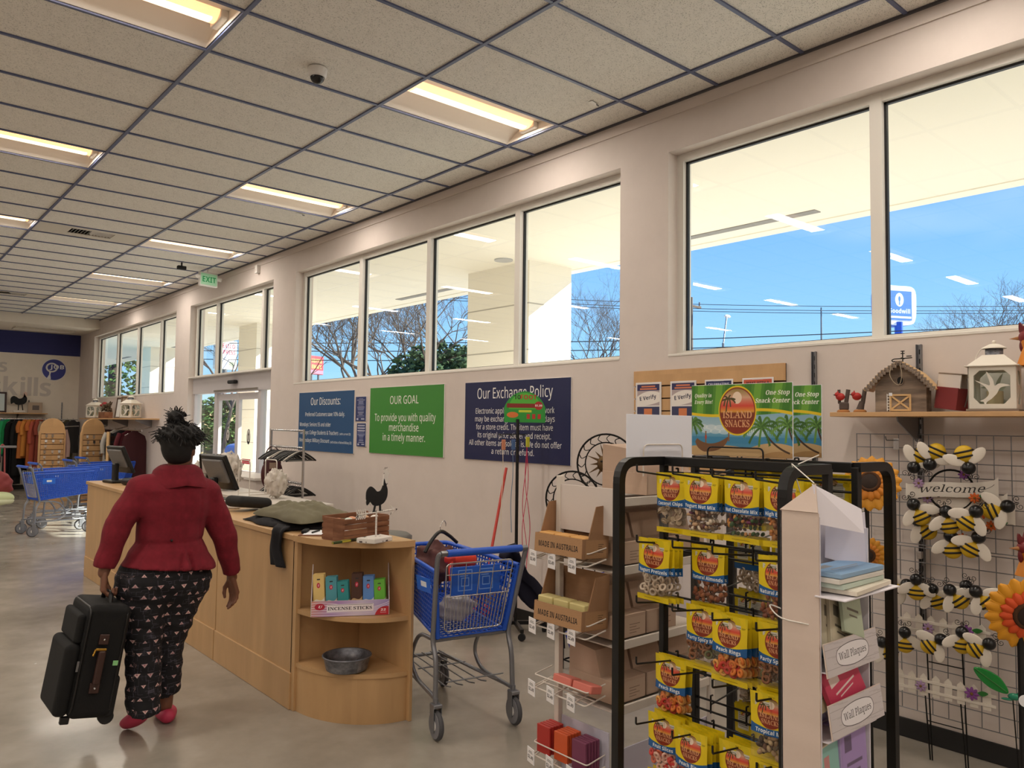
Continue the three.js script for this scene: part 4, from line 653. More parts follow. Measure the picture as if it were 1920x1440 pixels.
cart('blue shopping cart in the back row, half hidden by the counter', 2.98, -14.6, -1.45, 'parked carts');
cart('rearmost blue shopping cart next to the round-topped wooden stands', 3.35, -15.5, -1.4, 'parked carts');
// what lies in the near cart
{
  const cl2 = (c) => std(c, 0.9, { bumpMap: M.fabricBump, bumpScale: 0.001 });
  const lump = (cx, cy, cz, sx, sy, sz, seed, cell) => { const q = [seed, seed * 2.1, seed * 3.7]; return blob((a, b, c) => { const X = (a - cx) / sx, Y = (b - cy) / sy, Z = (c - cz) / sz; return (Math.hypot(X, Y, Z) - 1 + 0.14 * Math.sin(X * 6 + q[0]) * Math.sin(Z * 5 + q[1]) + 0.09 * Math.sin(Y * 8 + X * 4 + q[2])) * Math.min(sx, sy, sz); }, [cx - sx * 1.3, cy - sy * 1.3, cz - sz * 1.3], [cx + sx * 1.3, cy + sy * 1.3, cz + sz * 1.3], cell); };
  solo('brown_garment', lump(2.61, 0.83, -3.7, 0.12, 0.12, 0.11, 2, 0.014), cl2(0x5f3d3c), 'dusty brown garment piled at the far end of the near cart', 'garment');
  solo('plastic_wrap', lump(2.62, 0.62, -3.51, 0.12, 0.07, 0.08, 5, 0.012), phy(0xc8c4c8, 0.25, { transmission: 0.3, thickness: 0 }), 'crumpled clear plastic wrap at the bottom of the near cart', 'plastic wrap');
  const s = thing('spray_bottle', 'red plastic spray bottle lying on top in the near cart', 'bottle', [2.57, 0.862, -3.43], 0.1);
  part('bottle_body', lathe([[0, 0], [0.045, 0], [0.05, 0.01], [0.05, 0.1], [0.02, 0.15], [0.016, 0.16], [0, 0.16]], 20).rotateZ(1.4).translate(0.1, 0.02, 0), std(0xe0402e, 0.35), s); part('nozzle', rod(V(-0.06, 0.03, 0.01), V(-0.1, -0.06, 0.05), 0.016, 10, 0.005), std(0xd03a2a, 0.4), s); part('trigger_head', rbx(0.07, 0.04, 0.05, -0.05, 0.04, 0, 0.015), std(0xb82a22, 0.4), s);
  const h = thing('clothes_hanger', 'black hanger with wire hook sticking out of the near cart', 'hanger', [2.63, 0.985, -3.68], 0.3); part('hook', curved([[0, 0.03, 0], [0, 0.06, 0], [0.03, 0.09, 0], [0.05, 0.07, 0], [0.05, 0.055, 0]], 0.0025, 16, 5), M.chrome, h); part('shoulder', sweep(new THREE.CatmullRomCurve3([V(-0.14, -0.07, 0), V(-0.08, -0.01, 0), V(0, 0.03, 0), V(0.08, 0.0, 0), V(0.16, -0.05, 0)]).getPoints(14), 0.011, 6), M.black, h);
  const c = solo('navy_garment', sheet((u, v) => [2.89 + 0.22 * v + 0.02 * Math.sin(u * 8), 0.93 - 0.3 * v - 0.10 * u + 0.015 * Math.sin(v * 9 + u * 5), -3.36 - 0.06 * u - 0.05 * Math.sin(v * 3)], 12, 16, 0.05), cl2(0x121226), 'navy garment draped off the right end of the near cart handle', 'garment');
}

// ================= THE WOMAN AND HER SUITCASE =================
{
  const OX = 1.38, OZ = -4.45;
  const t = thing('person', 'woman in a dark red jacket and patterned trousers walking with a black suitcase', 'person', [OX, 0, OZ]);
  const prof = (tab, y) => { if (y <= tab[0][0]) return tab[0].slice(1); for (let i = 1; i < tab.length; i++) if (y <= tab[i][0]) { const k = (y - tab[i - 1][0]) / (tab[i][0] - tab[i - 1][0]), s = k * k * (3 - 2 * k) * 0.5 + k * 0.5; return tab[i].slice(1).map((v, c) => lerp(tab[i - 1][c + 1], v, s)); } return tab[tab.length - 1].slice(1); };
  const ellip = (x, y, z, P) => { const [a, b, cx, cz] = P; return (Math.hypot((x - cx) / a, (z - cz) / b) - 1) * Math.min(a, b); };
  const chain = (x, y, z, pts, k) => { let d = 9; for (let i = 0; i + 1 < pts.length; i++) d = Math.min(d, cone(x, y, z, pts[i], pts[i + 1], pts[i][3], pts[i + 1][3])); return d; };
  // joints, with radii of the bare limbs
  const armL = [[-0.16, 1.27, 0, 0.05], [-0.265, 1.09, 0.015, 0.042], [-0.332, 0.845, 0.03, 0.028]], armR = [[0.19, 1.23, 0, 0.05], [0.287, 0.99, 0.02, 0.042], [0.357, 0.735, -0.02, 0.028]];
  const legL = [[-0.125, 0.76, 0, 0.1], [-0.125, 0.44, 0.03, 0.062], [-0.14, 0.12, 0.085, 0.038]], legR = [[0.075, 0.76, 0, 0.1], [0.02, 0.43, -0.05, 0.06], [0.02, 0.085, -0.045, 0.037]];
  const HC = [0.035, 1.475, 0], face = V(0.64, 0, -0.77).normalize(), sideV = V(0.77, 0, 0.64).normalize();
  const hd = (x, y, z) => { const dx = x - HC[0], dy = y - HC[1], dz = z - HC[2], f = dx * face.x + dz * face.z, s = dx * sideV.x + dz * sideV.z; return [s, dy, f]; };
  const headF = (x, y, z) => { const [s, h, f] = hd(x, y, z); let d = (Math.hypot(s / 0.074, (h - 0.012) / 0.098, (f + 0.008) / 0.09) - 1) * 0.074; d = smin(d, (Math.hypot(s / 0.052, (h + 0.06) / 0.055, (f - 0.028) / 0.055) - 1) * 0.052, 0.03); d = smin(d, cone(s, h, f, [0, 0.005, 0.08], [0, -0.028, 0.1], 0.008, 0.013), 0.014); for (const e of [-1, 1]) d = smin(d, (Math.hypot((s - e * 0.076) / 0.01, (h + 0.01) / 0.032, (f + 0.005) / 0.02) - 1) * 0.01, 0.008); for (const e of [-1, 1]) d = Math.max(d, -(Math.hypot(s - e * 0.03, h - 0.005, f - 0.1) - 0.022)); d = smin(d, (Math.hypot(s / 0.024, (h + 0.055) / 0.008, (f - 0.082) / 0.012) - 1) * 0.008, 0.008); return d; };
  const bodyF = (x, y, z) => { let d = smin(chain(x, y, z, armL), smin(chain(x, y, z, armR), 9, 0.02), 0.02); d = smin(d, chain(x, y, z, legL), 0.03); d = smin(d, chain(x, y, z, legR), 0.03); const T = prof([[0.72, 0.19, 0.14, -0.025, 0], [0.85, 0.2, 0.13, -0.02, 0], [1.0, 0.15, 0.11, -0.01, 0], [1.2, 0.16, 0.11, 0.01, 0], [1.29, 0.13, 0.09, 0.02, 0], [1.34, 0.07, 0.065, 0.022, 0]], y); d = smin(d, Math.max(ellip(x, y, z, T), 0.72 - y, y - 1.34), 0.04); d = smin(d, cone(x, y, z, [0.02, 1.3, 0.01], [0.033, 1.42, 0.0], 0.055, 0.05), 0.03); return smin(d, headF(x, y, z), 0.03); };
  const fingers = (w, down, nrm, side, curls, spread = 1) => {   // one hand as a list of tapered bones
    const c = []; const P = (a, b, e) => [w.x + down.x * a + side.x * b + nrm.x * e, w.y + down.y * a + side.y * b + nrm.y * e, w.z + down.z * a + side.z * b + nrm.z * e];
    const len = [0.04, 0.045, 0.042, 0.033];
    for (let i = 0; i < 4; i++) { const b = (0.027 - i * 0.018) * spread; c.push([P(-0.01, b * 0.5, 0), P(0.075, b, 0), 0.016, 0.0125]); let a = 0, q = [0.075, b, 0]; for (let s = 0; s < 3; s++) { a += curls[i] * (s ? 1 : 0.7); const L = len[i] * [1, 0.68, 0.55][s], n = [q[0] + Math.cos(a) * L, b, q[2] + Math.sin(a) * L]; c.push([P(...q), P(...n), 0.0098 - s * 0.0009, 0.0092 - s * 0.001]); q = n; } }
    c.push([P(0.015, 0.022, 0.004), P(0.048, 0.05, 0.016), 0.015, 0.0115]); c.push([P(0.048, 0.05, 0.016), P(0.074, 0.048, 0.03), 0.0112, 0.0098]); c.push([P(0.074, 0.048, 0.03), P(0.096, 0.04, 0.038), 0.0098, 0.0082]); return c;
  };
  const handGeo = (w, down, nrm, side, curls) => { const c = fingers(w, down, nrm, side, curls), lo = [9, 9, 9], hi = [-9, -9, -9]; for (const b of c) for (const p of [b[0], b[1]]) for (let k = 0; k < 3; k++) { lo[k] = Math.min(lo[k], p[k] - 0.03); hi[k] = Math.max(hi[k], p[k] + 0.03); } return blob((x, y, z) => { let d = 9; for (const b of c) { const e = cone(x, y, z, b[0], b[1], b[2], b[3]); d = smin(d, e, 0.006); } return d; }, lo, hi, 0.0036); };
  const dL = V(-0.05, -0.99, 0.06).normalize(), nL = V(0.98, 0, 0.15).normalize(), sL = new THREE.Vector3().crossVectors(nL, dL).normalize();
  const dR = V(0.25, -0.9, -0.1).normalize(), nR0 = V(-0.9, -0.2, 0.3).normalize(), sR = new THREE.Vector3().crossVectors(dR, nR0).normalize(), nR = new THREE.Vector3().crossVectors(sR, dR).normalize();
  const skin = std(0xffffff, 0.55, { map: dataTex(128, 128, (x, y) => { const v = (M.noise.n2[y * 512 + x] - 0.5) * 14; return [cl(122 + v), cl(80 + v), cl(60 + v)]; }, true, 4) });
  const body = part('body', boxUV(merge([blob(bodyF, [-0.42, 0.04, -0.2], [0.45, 1.62, 0.24], 0.012), handGeo(V(-0.328, 0.835, 0.03), dL, nL, sL, [1.0, 1.05, 1.1, 1.15]), handGeo(V(0.352, 0.725, -0.02), dR, nR, sR, [0.35, 0.4, 0.45, 0.5])])), skin, t);
  for (const e of [-1, 1]) { const p = V(HC[0], HC[1] + 0.005, HC[2]).addScaledVector(face, 0.079).addScaledVector(sideV, e * 0.03); part('eye', ball(0.011, p.x, p.y, p.z, 10, 8), M.white, t); }
  part('lips', ell(0.022, 0.007, 0.008).rotateY(Math.atan2(-face.x, -face.z) + Math.PI).translate(HC[0] + face.x * 0.09, HC[1] - 0.056, HC[2] + face.z * 0.09), std(0x7a3a38, 0.5), t);
  // jacket
  const jt = [[0.78, 0.262, 0.2, -0.012, 0.012], [0.84, 0.25, 0.19, -0.012, 0.012], [0.92, 0.205, 0.165, -0.01, 0.01], [0.985, 0.172, 0.145, -0.004, 0.005], [1.08, 0.176, 0.145, 0.002, 0.004], [1.18, 0.196, 0.148, 0.012, 0.006], [1.255, 0.202, 0.135, 0.018, 0.006], [1.325, 0.135, 0.1, 0.022, 0.006], [1.375, 0.082, 0.078, 0.025, 0.006]];
  const cut = (x, y, z, a, b) => { const d = V(b[0] - a[0], b[1] - a[1], b[2] - a[2]).normalize(); return (x - b[0]) * d.x + (y - b[1]) * d.y + (z - b[2]) * d.z; };
  const slL = [[-0.15, 1.262, 0, 0.08], [-0.265, 1.09, 0.015, 0.067], [-0.33, 0.87, 0.03, 0.052]], slR = [[0.18, 1.222, 0, 0.082], [0.287, 0.99, 0.02, 0.066], [0.352, 0.765, -0.015, 0.05]];
  const wr = (x, y, z) => 0.0025 * Math.sin(y * 34 + x * 22 + z * 14) * Math.sin(x * 17 - y * 12) + 0.0012 * Math.sin(x * 48 + y * 26);
  const sleeve = (x, y, z, s) => Math.max(chain(x, y, z, s), cut(x, y, z, s[1], s[2]) - 0.0) + wr(x, y, z) * 1.6;
  const jacketF = (x, y, z) => { let d = Math.max(ellip(x, y, z, prof(jt, y)), y - 1.38); if (z > 0) { const w = Math.max(0, Math.min(1, (0.985 - y) / 0.13)), xc = 0.03; d += 0.02 * w * Math.exp(-(((Math.abs(x - xc) - 0.034 * w) / 0.009) ** 2)) - 0.006 * w * Math.exp(-(((x - xc) / 0.02) ** 2)); d += 0.005 * Math.exp(-(((y - 0.985) / 0.007) ** 2)); for (const e of [-1, 1]) d += 0.004 * Math.exp(-(((x - 0.01 - e * 0.105) / 0.005) ** 2)) * (y < 1.25 ? 1 : 0); d -= 0.012 * Math.max(0, (0.95 - y) * 5) * (0.5 + 0.5 * Math.cos(x * 38)); }
    d += wr(x, y, z); const lower = 0.842 - 0.1 * x - y; d = Math.max(d, lower); d = smin(d, sleeve(x, y, z, slL), y > 1.12 ? 0.035 : 0.012); d = smin(d, sleeve(x, y, z, slR), y > 1.1 ? 0.035 : 0.012); return d; };
  const wool = std(0xffffff, 0.95, { bumpMap: M.fabricBump, bumpScale: 0.0012, map: dataTex(256, 256, (x, y) => { const v = (M.noise.n2[y * 512 + x] - 0.5) * 34 + ((x * 7 + y * 13) % 5 - 2) * 3; return [cl(116 + v), cl(20 + v * 0.4), cl(36 + v * 0.5)]; }, true, 4) });
  const jk = part('jacket', boxUV(blob(jacketF, [-0.46, 0.7, -0.24], [0.46, 1.42, 0.26], 0.0085)), wool, t);
  part('collar', boxUV(sheet((u, v) => { const a = u * Math.PI * 2, rx = lerp(0.078, 0.17, v), rz = lerp(0.075, 0.15, v), dr = v * v; return [0.026 + rx * Math.cos(a), 1.392 - 0.085 * dr - 0.02 * v - (v > 0.5 ? 0.03 * Math.abs(Math.cos(a)) * v : 0), 0.004 + rz * Math.sin(a) + 0.006 * Math.sin(a * 5) * v]; }, 48, 8, 0.008)), wool, jk);
  part('belt_button', ball(0.007, -0.04, 1.0, 0.155, 8, 6), M.black, jk);
  // trousers
  const ltL = [[-0.13, 0.74, 0, 0.128], [-0.125, 0.44, 0.03, 0.088], [-0.128, 0.115, 0.082, 0.084]], ltR = [[0.075, 0.74, 0, 0.128], [0.025, 0.43, -0.05, 0.082], [0.02, 0.135, -0.045, 0.07]];
  const trouF = (x, y, z) => { const pel = Math.max((Math.hypot((x + 0.025) / 0.228, (y - 0.8) / 0.15, (z - 0.01) / 0.165) - 1) * 0.15, y - 0.885); const l = Math.max(chain(x, y, z, ltL), 0.118 - y - (z - 0.08) * 0.2), r = Math.max(chain(x, y, z, ltR), 0.142 - y); return smin(smin(l, r, 0.03), pel, 0.07) + 0.004 * Math.sin(y * 40 + x * 30) * Math.sin(z * 30 + y * 14) + 0.003 * Math.sin(y * 90 + x * 20); };
  const print = canvasTex(1024, 1024, (g) => { g.fillStyle = '#121117'; g.fillRect(0, 0, 1024, 1024); const r = rng(8); g.strokeStyle = 'rgba(92,90,104,0.75)'; for (let i = 0; i < 420; i++) { g.lineWidth = 1.5 + r() * 2.5; let x = r() * 1024, y = r() * 1024; g.beginPath(); g.moveTo(x, y); for (let k = 0; k < 4; k++) { (r() < 0.5) ? (x += (r() - 0.5) * 120) : (y += (r() - 0.5) * 90); g.lineTo(x, y); } g.stroke(); } for (let j = 0; j < 11; j++) for (let i = 0; i < 11; i++) { const x = (i + 0.5 + (j % 2) * 0.5 + (r() - 0.5) * 0.35) * 93, y = (j + 0.5 + (r() - 0.5) * 0.4) * 93, s = 17 + r() * 10, up = r() < 0.4 ? -1 : 1; g.fillStyle = r() < 0.6 ? '#d9b8b4' : '#b99a9c'; g.beginPath(); g.moveTo(x - s, y - up * s * 0.55); g.lineTo(x + s, y - up * s * 0.55); g.lineTo(x, y + up * s * 0.75); g.fill(); g.fillStyle = '#a05a62'; g.beginPath(); g.arc(x, y - up * s * 0.2, s * 0.22, 0, 7); g.fill(); } }, true); print.repeat.set(1.6, 1.6);
  part('trousers', boxUV(blob(trouF, [-0.32, 0.05, -0.24], [0.3, 0.97, 0.26], 0.0105)), std(0xffffff, 0.85, { map: print }), t);
  // shoes: the left heel is lifted, the right foot is flat
  const pink = std(0xc2385a, 0.6), sole = std(0xa02c46, 0.7);
  const shoe = (name, heel, toe, lift) => { const f = (x, y, z) => { let d = 9; const k = 8; for (let i = 0; i <= k; i++) { const u = i / k, w = 0.036 + 0.012 * Math.sin(u * 3.0) - 0.014 * Math.max(0, u - 0.75) * 4, h = 0.034 - 0.016 * u, c = [lerp(heel[0], toe[0], u), lerp(heel[1], toe[1], u) + h, lerp(heel[2], toe[2], u)]; d = smin(d, (Math.hypot((x - c[0]) / w, (y - c[1]) / h, (z - c[2]) / (w * 0.9)) - 1) * Math.min(w, h), 0.02); } return d; }; const lo = [0, 1, 2].map((k) => Math.min(heel[k], toe[k]) - 0.07), hi = [0, 1, 2].map((k) => Math.max(heel[k], toe[k]) + (k === 1 ? 0.1 : 0.07)); return blob(f, lo, hi, 0.006); };
  part('shoe', shoe('l', [-0.142, 0.085, 0.105], [-0.17, 0.004, -0.05]), pink, t);
  part('shoe', shoe('r', [0.02, 0.004, 0.0], [0.06, 0.004, -0.2]), pink, t);
  // hair: shaved-close nape, puffed top, knot on the crown
  const hairF = (x, y, z) => { const [s, h, f] = hd(x, y, z); const nn = 0.012 * Math.sin(x * 90) * Math.sin(y * 80) * Math.sin(z * 85) + 0.008 * Math.sin(x * 150 + y * 130); let d = (Math.hypot(s / 0.088, (h - 0.015) / 0.107, (f + 0.02) / 0.095) - 1) * 0.088; d = Math.max(d, f - 0.0 - Math.max(0, h - 0.03) * 1.6, -0.085 - h, -(Math.hypot(s - 0.085, (h + 0.012) * 0.8, f - 0.0) - 0.036)); const e = (Math.hypot((x - 0.03) / 0.112, (y - 1.545) / 0.07, (z - 0.02) / 0.105) - 1) * 0.07; d = smin(d, e + nn, 0.03); d = smin(d, (Math.hypot((x - 0.008) / 0.046, (y - 1.645) / 0.042, (z - 0.0) / 0.046) - 1) * 0.042 + nn * 0.8, 0.015); return d; };
  const hairM = std(0x0c0a0a, 0.75); const hair = part('hair', blob(hairF, [-0.15, 1.34, -0.17], [0.21, 1.75, 0.2], 0.008), hairM, t);
  { const r = rng(17), g = []; for (let i = 0; i < 420; i++) { const a = r() * 6.283, knot = i > 330, b = knot ? r() * 3 : 0.1 + r() * 1.55, c = knot ? V(0.008, 1.645, 0) : V(0.03, 1.535, 0.02), R = knot ? [0.04, 0.036, 0.04] : [0.1, 0.06, 0.095]; const n = V(Math.sin(b) * Math.cos(a), Math.cos(b), Math.sin(b) * Math.sin(a)), p = V(c.x + n.x * R[0], c.y + n.y * R[1], c.z + n.z * R[2]), L = knot ? 0.014 + r() * 0.018 : 0.022 + r() * 0.032, w = V(r() - 0.5, -0.6 * (knot ? 0 : Math.sin(b)), r() - 0.5).multiplyScalar(L * 1.1); g.push(curved([p, p.clone().addScaledVector(n, L * 0.6).addScaledVector(w, 0.3), p.clone().addScaledVector(n, L).add(w)], 0.0022, 5, 3)); } const st = part('hair_curls', g, hairM, hair); st.userData.kind = 'stuff'; }
}
{
  const t = thing('suitcase', 'black soft suitcase with brown leather side handle carried by the woman', 'suitcase', [0.94, 0.16, -4.43]);
  t.rotation.z = -0.155;
  const nylon = std(0x060607, 0.88, { bumpMap: M.fabricBump, bumpScale: 0.0008 }), leather = std(0x3a221c, 0.45), brass = std(0xb58a3a, 0.3, { metalness: 1 });
  part('shell', rbx(0.2, 0.54, 0.36, 0.03, 0.29, 0, 0.035, 3), nylon, t); part('front_pocket', rbx(0.07, 0.34, 0.33, -0.1, 0.2, 0, 0.03, 3), nylon, t); part('upper_pocket', rbx(0.04, 0.14, 0.3, -0.085, 0.44, 0, 0.018, 3), nylon, t);
  part('piping', [[0.11, -0.06].map((x) => bent([[x, 0.04, 0.178], [x, 0.545, 0.178], [x, 0.545, -0.178], [x, 0.04, -0.178]], 0.006, 0.05, 6, true))], M.black, t);
  part('side_handle', rbx(0.034, 0.16, 0.024, 0.02, 0.27, 0.198, 0.01, 3), leather, t); for (const y of [0.17, 0.4]) { const p = part('handle_mount', rbx(0.045, 0.05, 0.014, 0.02, y, 0.186, 0.005), leather, t); part('stud', ball(0.006, 0.02, y, 0.194, 8, 6), M.chrome, p); }
  part('brass_clip', [rbx(0.05, 0.012, 0.012, 0.012, 0.355, 0.2, 0.004), rod(V(-0.012, 0.355, 0.2), V(-0.02, 0.325, 0.205), 0.005)], brass, t); part('zip_pull', [rbx(0.012, 0.05, 0.006, -0.07, 0.27, 0.172, 0.002)], M.steel, t); part('green_tag', rbx(0.024, 0.024, 0.002, 0.095, 0.285, 0.1815, 0.0008), std(0x8fd08a, 0.6), t);
  part('top_handle', bent([[0.045, 0.555, -0.075], [0.045, 0.6, -0.06], [0.045, 0.6, 0.06], [0.045, 0.555, 0.075]], 0.012, 0.03, 8), M.black, t);
  part('corner_guard', rbx(0.05, 0.2, 0.345, 0.115, 0.12, 0, 0.02, 2), M.blackMatte, t); for (const z of [-0.14, 0.14]) part('wheel', new THREE.CylinderGeometry(0.035, 0.035, 0.03, 18).rotateX(Math.PI / 2).translate(0.11, 0.02, z), M.rubber, t); for (const z of [-0.13, 0.13]) part('foot', rbx(0.04, 0.035, 0.03, -0.07, 0.01, z, 0.006), M.black, t);
}

// ================= SNACK RACK =================
const flat = (g) => { g = g.index ? g.toNonIndexed() : g; g.computeVertexNormals(); return g; };
const squareTube = (pts, r, fil) => { const path = filleted(p3(pts), fil), P = []; for (const c of path.curves) { const k = c.isLineCurve3 ? 1 : 7; for (let i = 0; i < k; i++) P.push(c.getPoint(i / k)); } P.push(path.curves[path.curves.length - 1].getPoint(1)); return flat(sweep(P.filter((q, i) => !i || q.distanceTo(P[i - 1]) > 1e-6), r * 1.414, 4)); };
function tinted(g, hex) { g = prep(g); const c = new THREE.Color(hex), a = new Float32Array(g.attributes.position.count * 3); for (let i = 0; i < a.length; i += 3) { a[i] = c.r; a[i + 1] = c.g; a[i + 2] = c.b; } g.setAttribute('color', new THREE.BufferAttribute(a, 3)); return g; }
const RK = { L: 2.06, A: 2.308, B: 2.498, R: 2.74, zf: -1.822, zn: -1.193, top: 1.505 };
const pegRows = [1.475, 1.235, 1.03, 0.825, 0.625, 0.42], pegCols = [-1.755, -1.604, -1.45, -1.297];
{
  const t = thing('snack_rack', 'black tube-frame snack rack with pegs of yellow bags', 'display rack');
  const r = 0.015;
  for (const z of [RK.zf, RK.zn]) {
    for (const [o, i] of [[RK.L, RK.A], [RK.R, RK.B]]) { part('side_hoop', squareTube([[o, 0.02, z], [o, RK.top, z], [i, RK.top, z]], r, 0.075), M.black, t); part('foot_bar', squareTube([[o, 0.03, z], [i, 0.03, z]], r, 0.01), M.black, t); }
    for (const x of [RK.A, RK.B]) part('standard', rbx(0.03, RK.top, 0.022, x, RK.top / 2, z, 0.003), M.black, t);
    part('spacer', rbx(RK.B - RK.A, 0.025, 0.022, (RK.A + RK.B) / 2, RK.top - 0.35, z, 0.003), M.black, t);
  }
  for (const x of [RK.A, RK.B]) {
    part('top_beam', rbx(0.03, 0.034, RK.zn - RK.zf - 0.02, x, RK.top - 0.002, (RK.zn + RK.zf) / 2, 0.004), M.black, t);
    for (const y of pegRows) for (const dy of [-0.012, -0.052]) part('grid_bar', rod(V(x, y + dy, RK.zf), V(x, y + dy, RK.zn), 0.0042, 8), M.black, t);
    part('base_beam', rbx(0.03, 0.04, RK.zn - RK.zf - 0.02, x, 0.06, (RK.zn + RK.zf) / 2, 0.004), M.black, t);
  }
  const pegL = merge([bent([[-0.228, 0.024, 0], [-0.228, 0, 0], [0.0, -0.028, 0], [0.0, -0.06, 0]], 0.0034, 0.006, 6), bent([[-0.012, 0.004, 0.0], [0, 0.004, 0], [0, -0.06, 0]], 0.0034, 0.003, 6)]);
  for (const y of pegRows) for (const z of pegCols) { const p = part('peg', pegL, M.black, t); p.position.set(RK.A - 0.004, y, z); if (y > 0.5) { const q = part('peg', pegL, M.black, t); q.position.set(RK.B + 0.004, y, z); q.rotation.y = Math.PI; } }
  for (const z of [-1.66, -1.43]) for (const x of [2.36, 2.55]) part('sign_clip', bent([[x - 0.014, RK.top + 0.005, z], [x - 0.014, RK.top + 0.02, z], [x + 0.014, RK.top + 0.02, z], [x + 0.014, RK.top + 0.002, z]], 0.003, 0.006, 6), M.black, t);
  for (const x of [2.335]) part('sign_holder', bent([[x, RK.top + 0.012, -1.65], [x, RK.top + 0.055, -1.65], [x, RK.top + 0.055, -1.43], [x, RK.top + 0.012, -1.43]], 0.003, 0.018, 6), M.black, t);
}
// bags
function drawLogo(g, x, y, r) {
  g.save(); g.beginPath(); g.arc(x, y, r, 0, 7); g.fillStyle = '#8a3a22'; g.fill(); g.beginPath(); g.arc(x, y, r * 0.94, 0, 7); g.clip();
  const k = g.createLinearGradient(0, y - r, 0, y + r); k.addColorStop(0, '#8a7a3a'); k.addColorStop(0.22, '#d8a88a'); k.addColorStop(0.4, '#d84a3a'); k.addColorStop(0.52, '#e0a23a'); k.addColorStop(0.56, '#7a3420'); k.addColorStop(1, '#8e3018'); g.fillStyle = k; g.fillRect(x - r, y - r, 2 * r, 2 * r);
  g.fillStyle = '#f0d8c0'; g.beginPath(); g.arc(x, y - r * 0.55, r * 0.26, 0, 7); g.fill();
  g.strokeStyle = '#4a4420'; g.lineWidth = r * 0.07; g.beginPath(); g.moveTo(x - r * 0.62, y + r * 0.1); g.quadraticCurveTo(x - r * 0.6, y - r * 0.3, x - r * 0.5, y - r * 0.5); g.stroke(); for (let i = 0; i < 7; i++) { const a = i * 0.95 + 0.3; g.beginPath(); g.moveTo(x - r * 0.5, y - r * 0.5); g.quadraticCurveTo(x - r * 0.5 + Math.cos(a) * r * 0.25, y - r * 0.5 - Math.abs(Math.sin(a)) * r * 0.2, x - r * 0.5 + Math.cos(a) * r * 0.42, y - r * 0.5 + Math.sin(a) * r * 0.25 + r * 0.1); g.stroke(); }
  g.fillStyle = '#e0a878'; g.textAlign = 'center'; g.font = 'bold ' + r * 0.42 + 'px serif'; g.fillText('ISLAND', x, y + r * 0.32, r * 1.7); g.fillText('SNACKS', x, y + r * 0.7, r * 1.4); g.restore();
}
const flavours = [
  ['Coconut Chips', 'chip', [0xb9a48c, 0xcbb8a0, 0xa89478]], ['Yogurt Nut Mix', 'mix', [0x6b4a34, 0xc9a27a, 0x5a2440, 0xd8c8b0]], ['Nut Chocolate Mix', 'mix', [0x5a3a28, 0xc88a4a, 0x6a2a48, 0x3f5a34]], ['High Energy Mix', 'mix', [0xb07a44, 0x7a4a30, 0xd08a4a, 0x5a2c34]],
  ['Yogurt Pretzels', 'ring', [0xcbb9a4, 0xbfa992]], ['Natural Almonds', 'nut', [0x8a4f2f, 0x9a5e3a, 0x74402a]], ['Party Spicy Mix', 'ring', [0x9a6a48, 0x8a5a3a, 0x6a6a44]], ['Peach Rings', 'gum', [0xd8782e, 0xc03a26, 0xe0a050]], ['Tropical Mix', 'nut', [0x6e4d3a, 0xa88a66, 0x45382e, 0xb9a07a]], ['Fruit Slices', 'gum', [0xd03e36, 0xe8b8a4, 0xd86a4a]],
];
const BW = 0.134, BH = 0.214, BL = {};
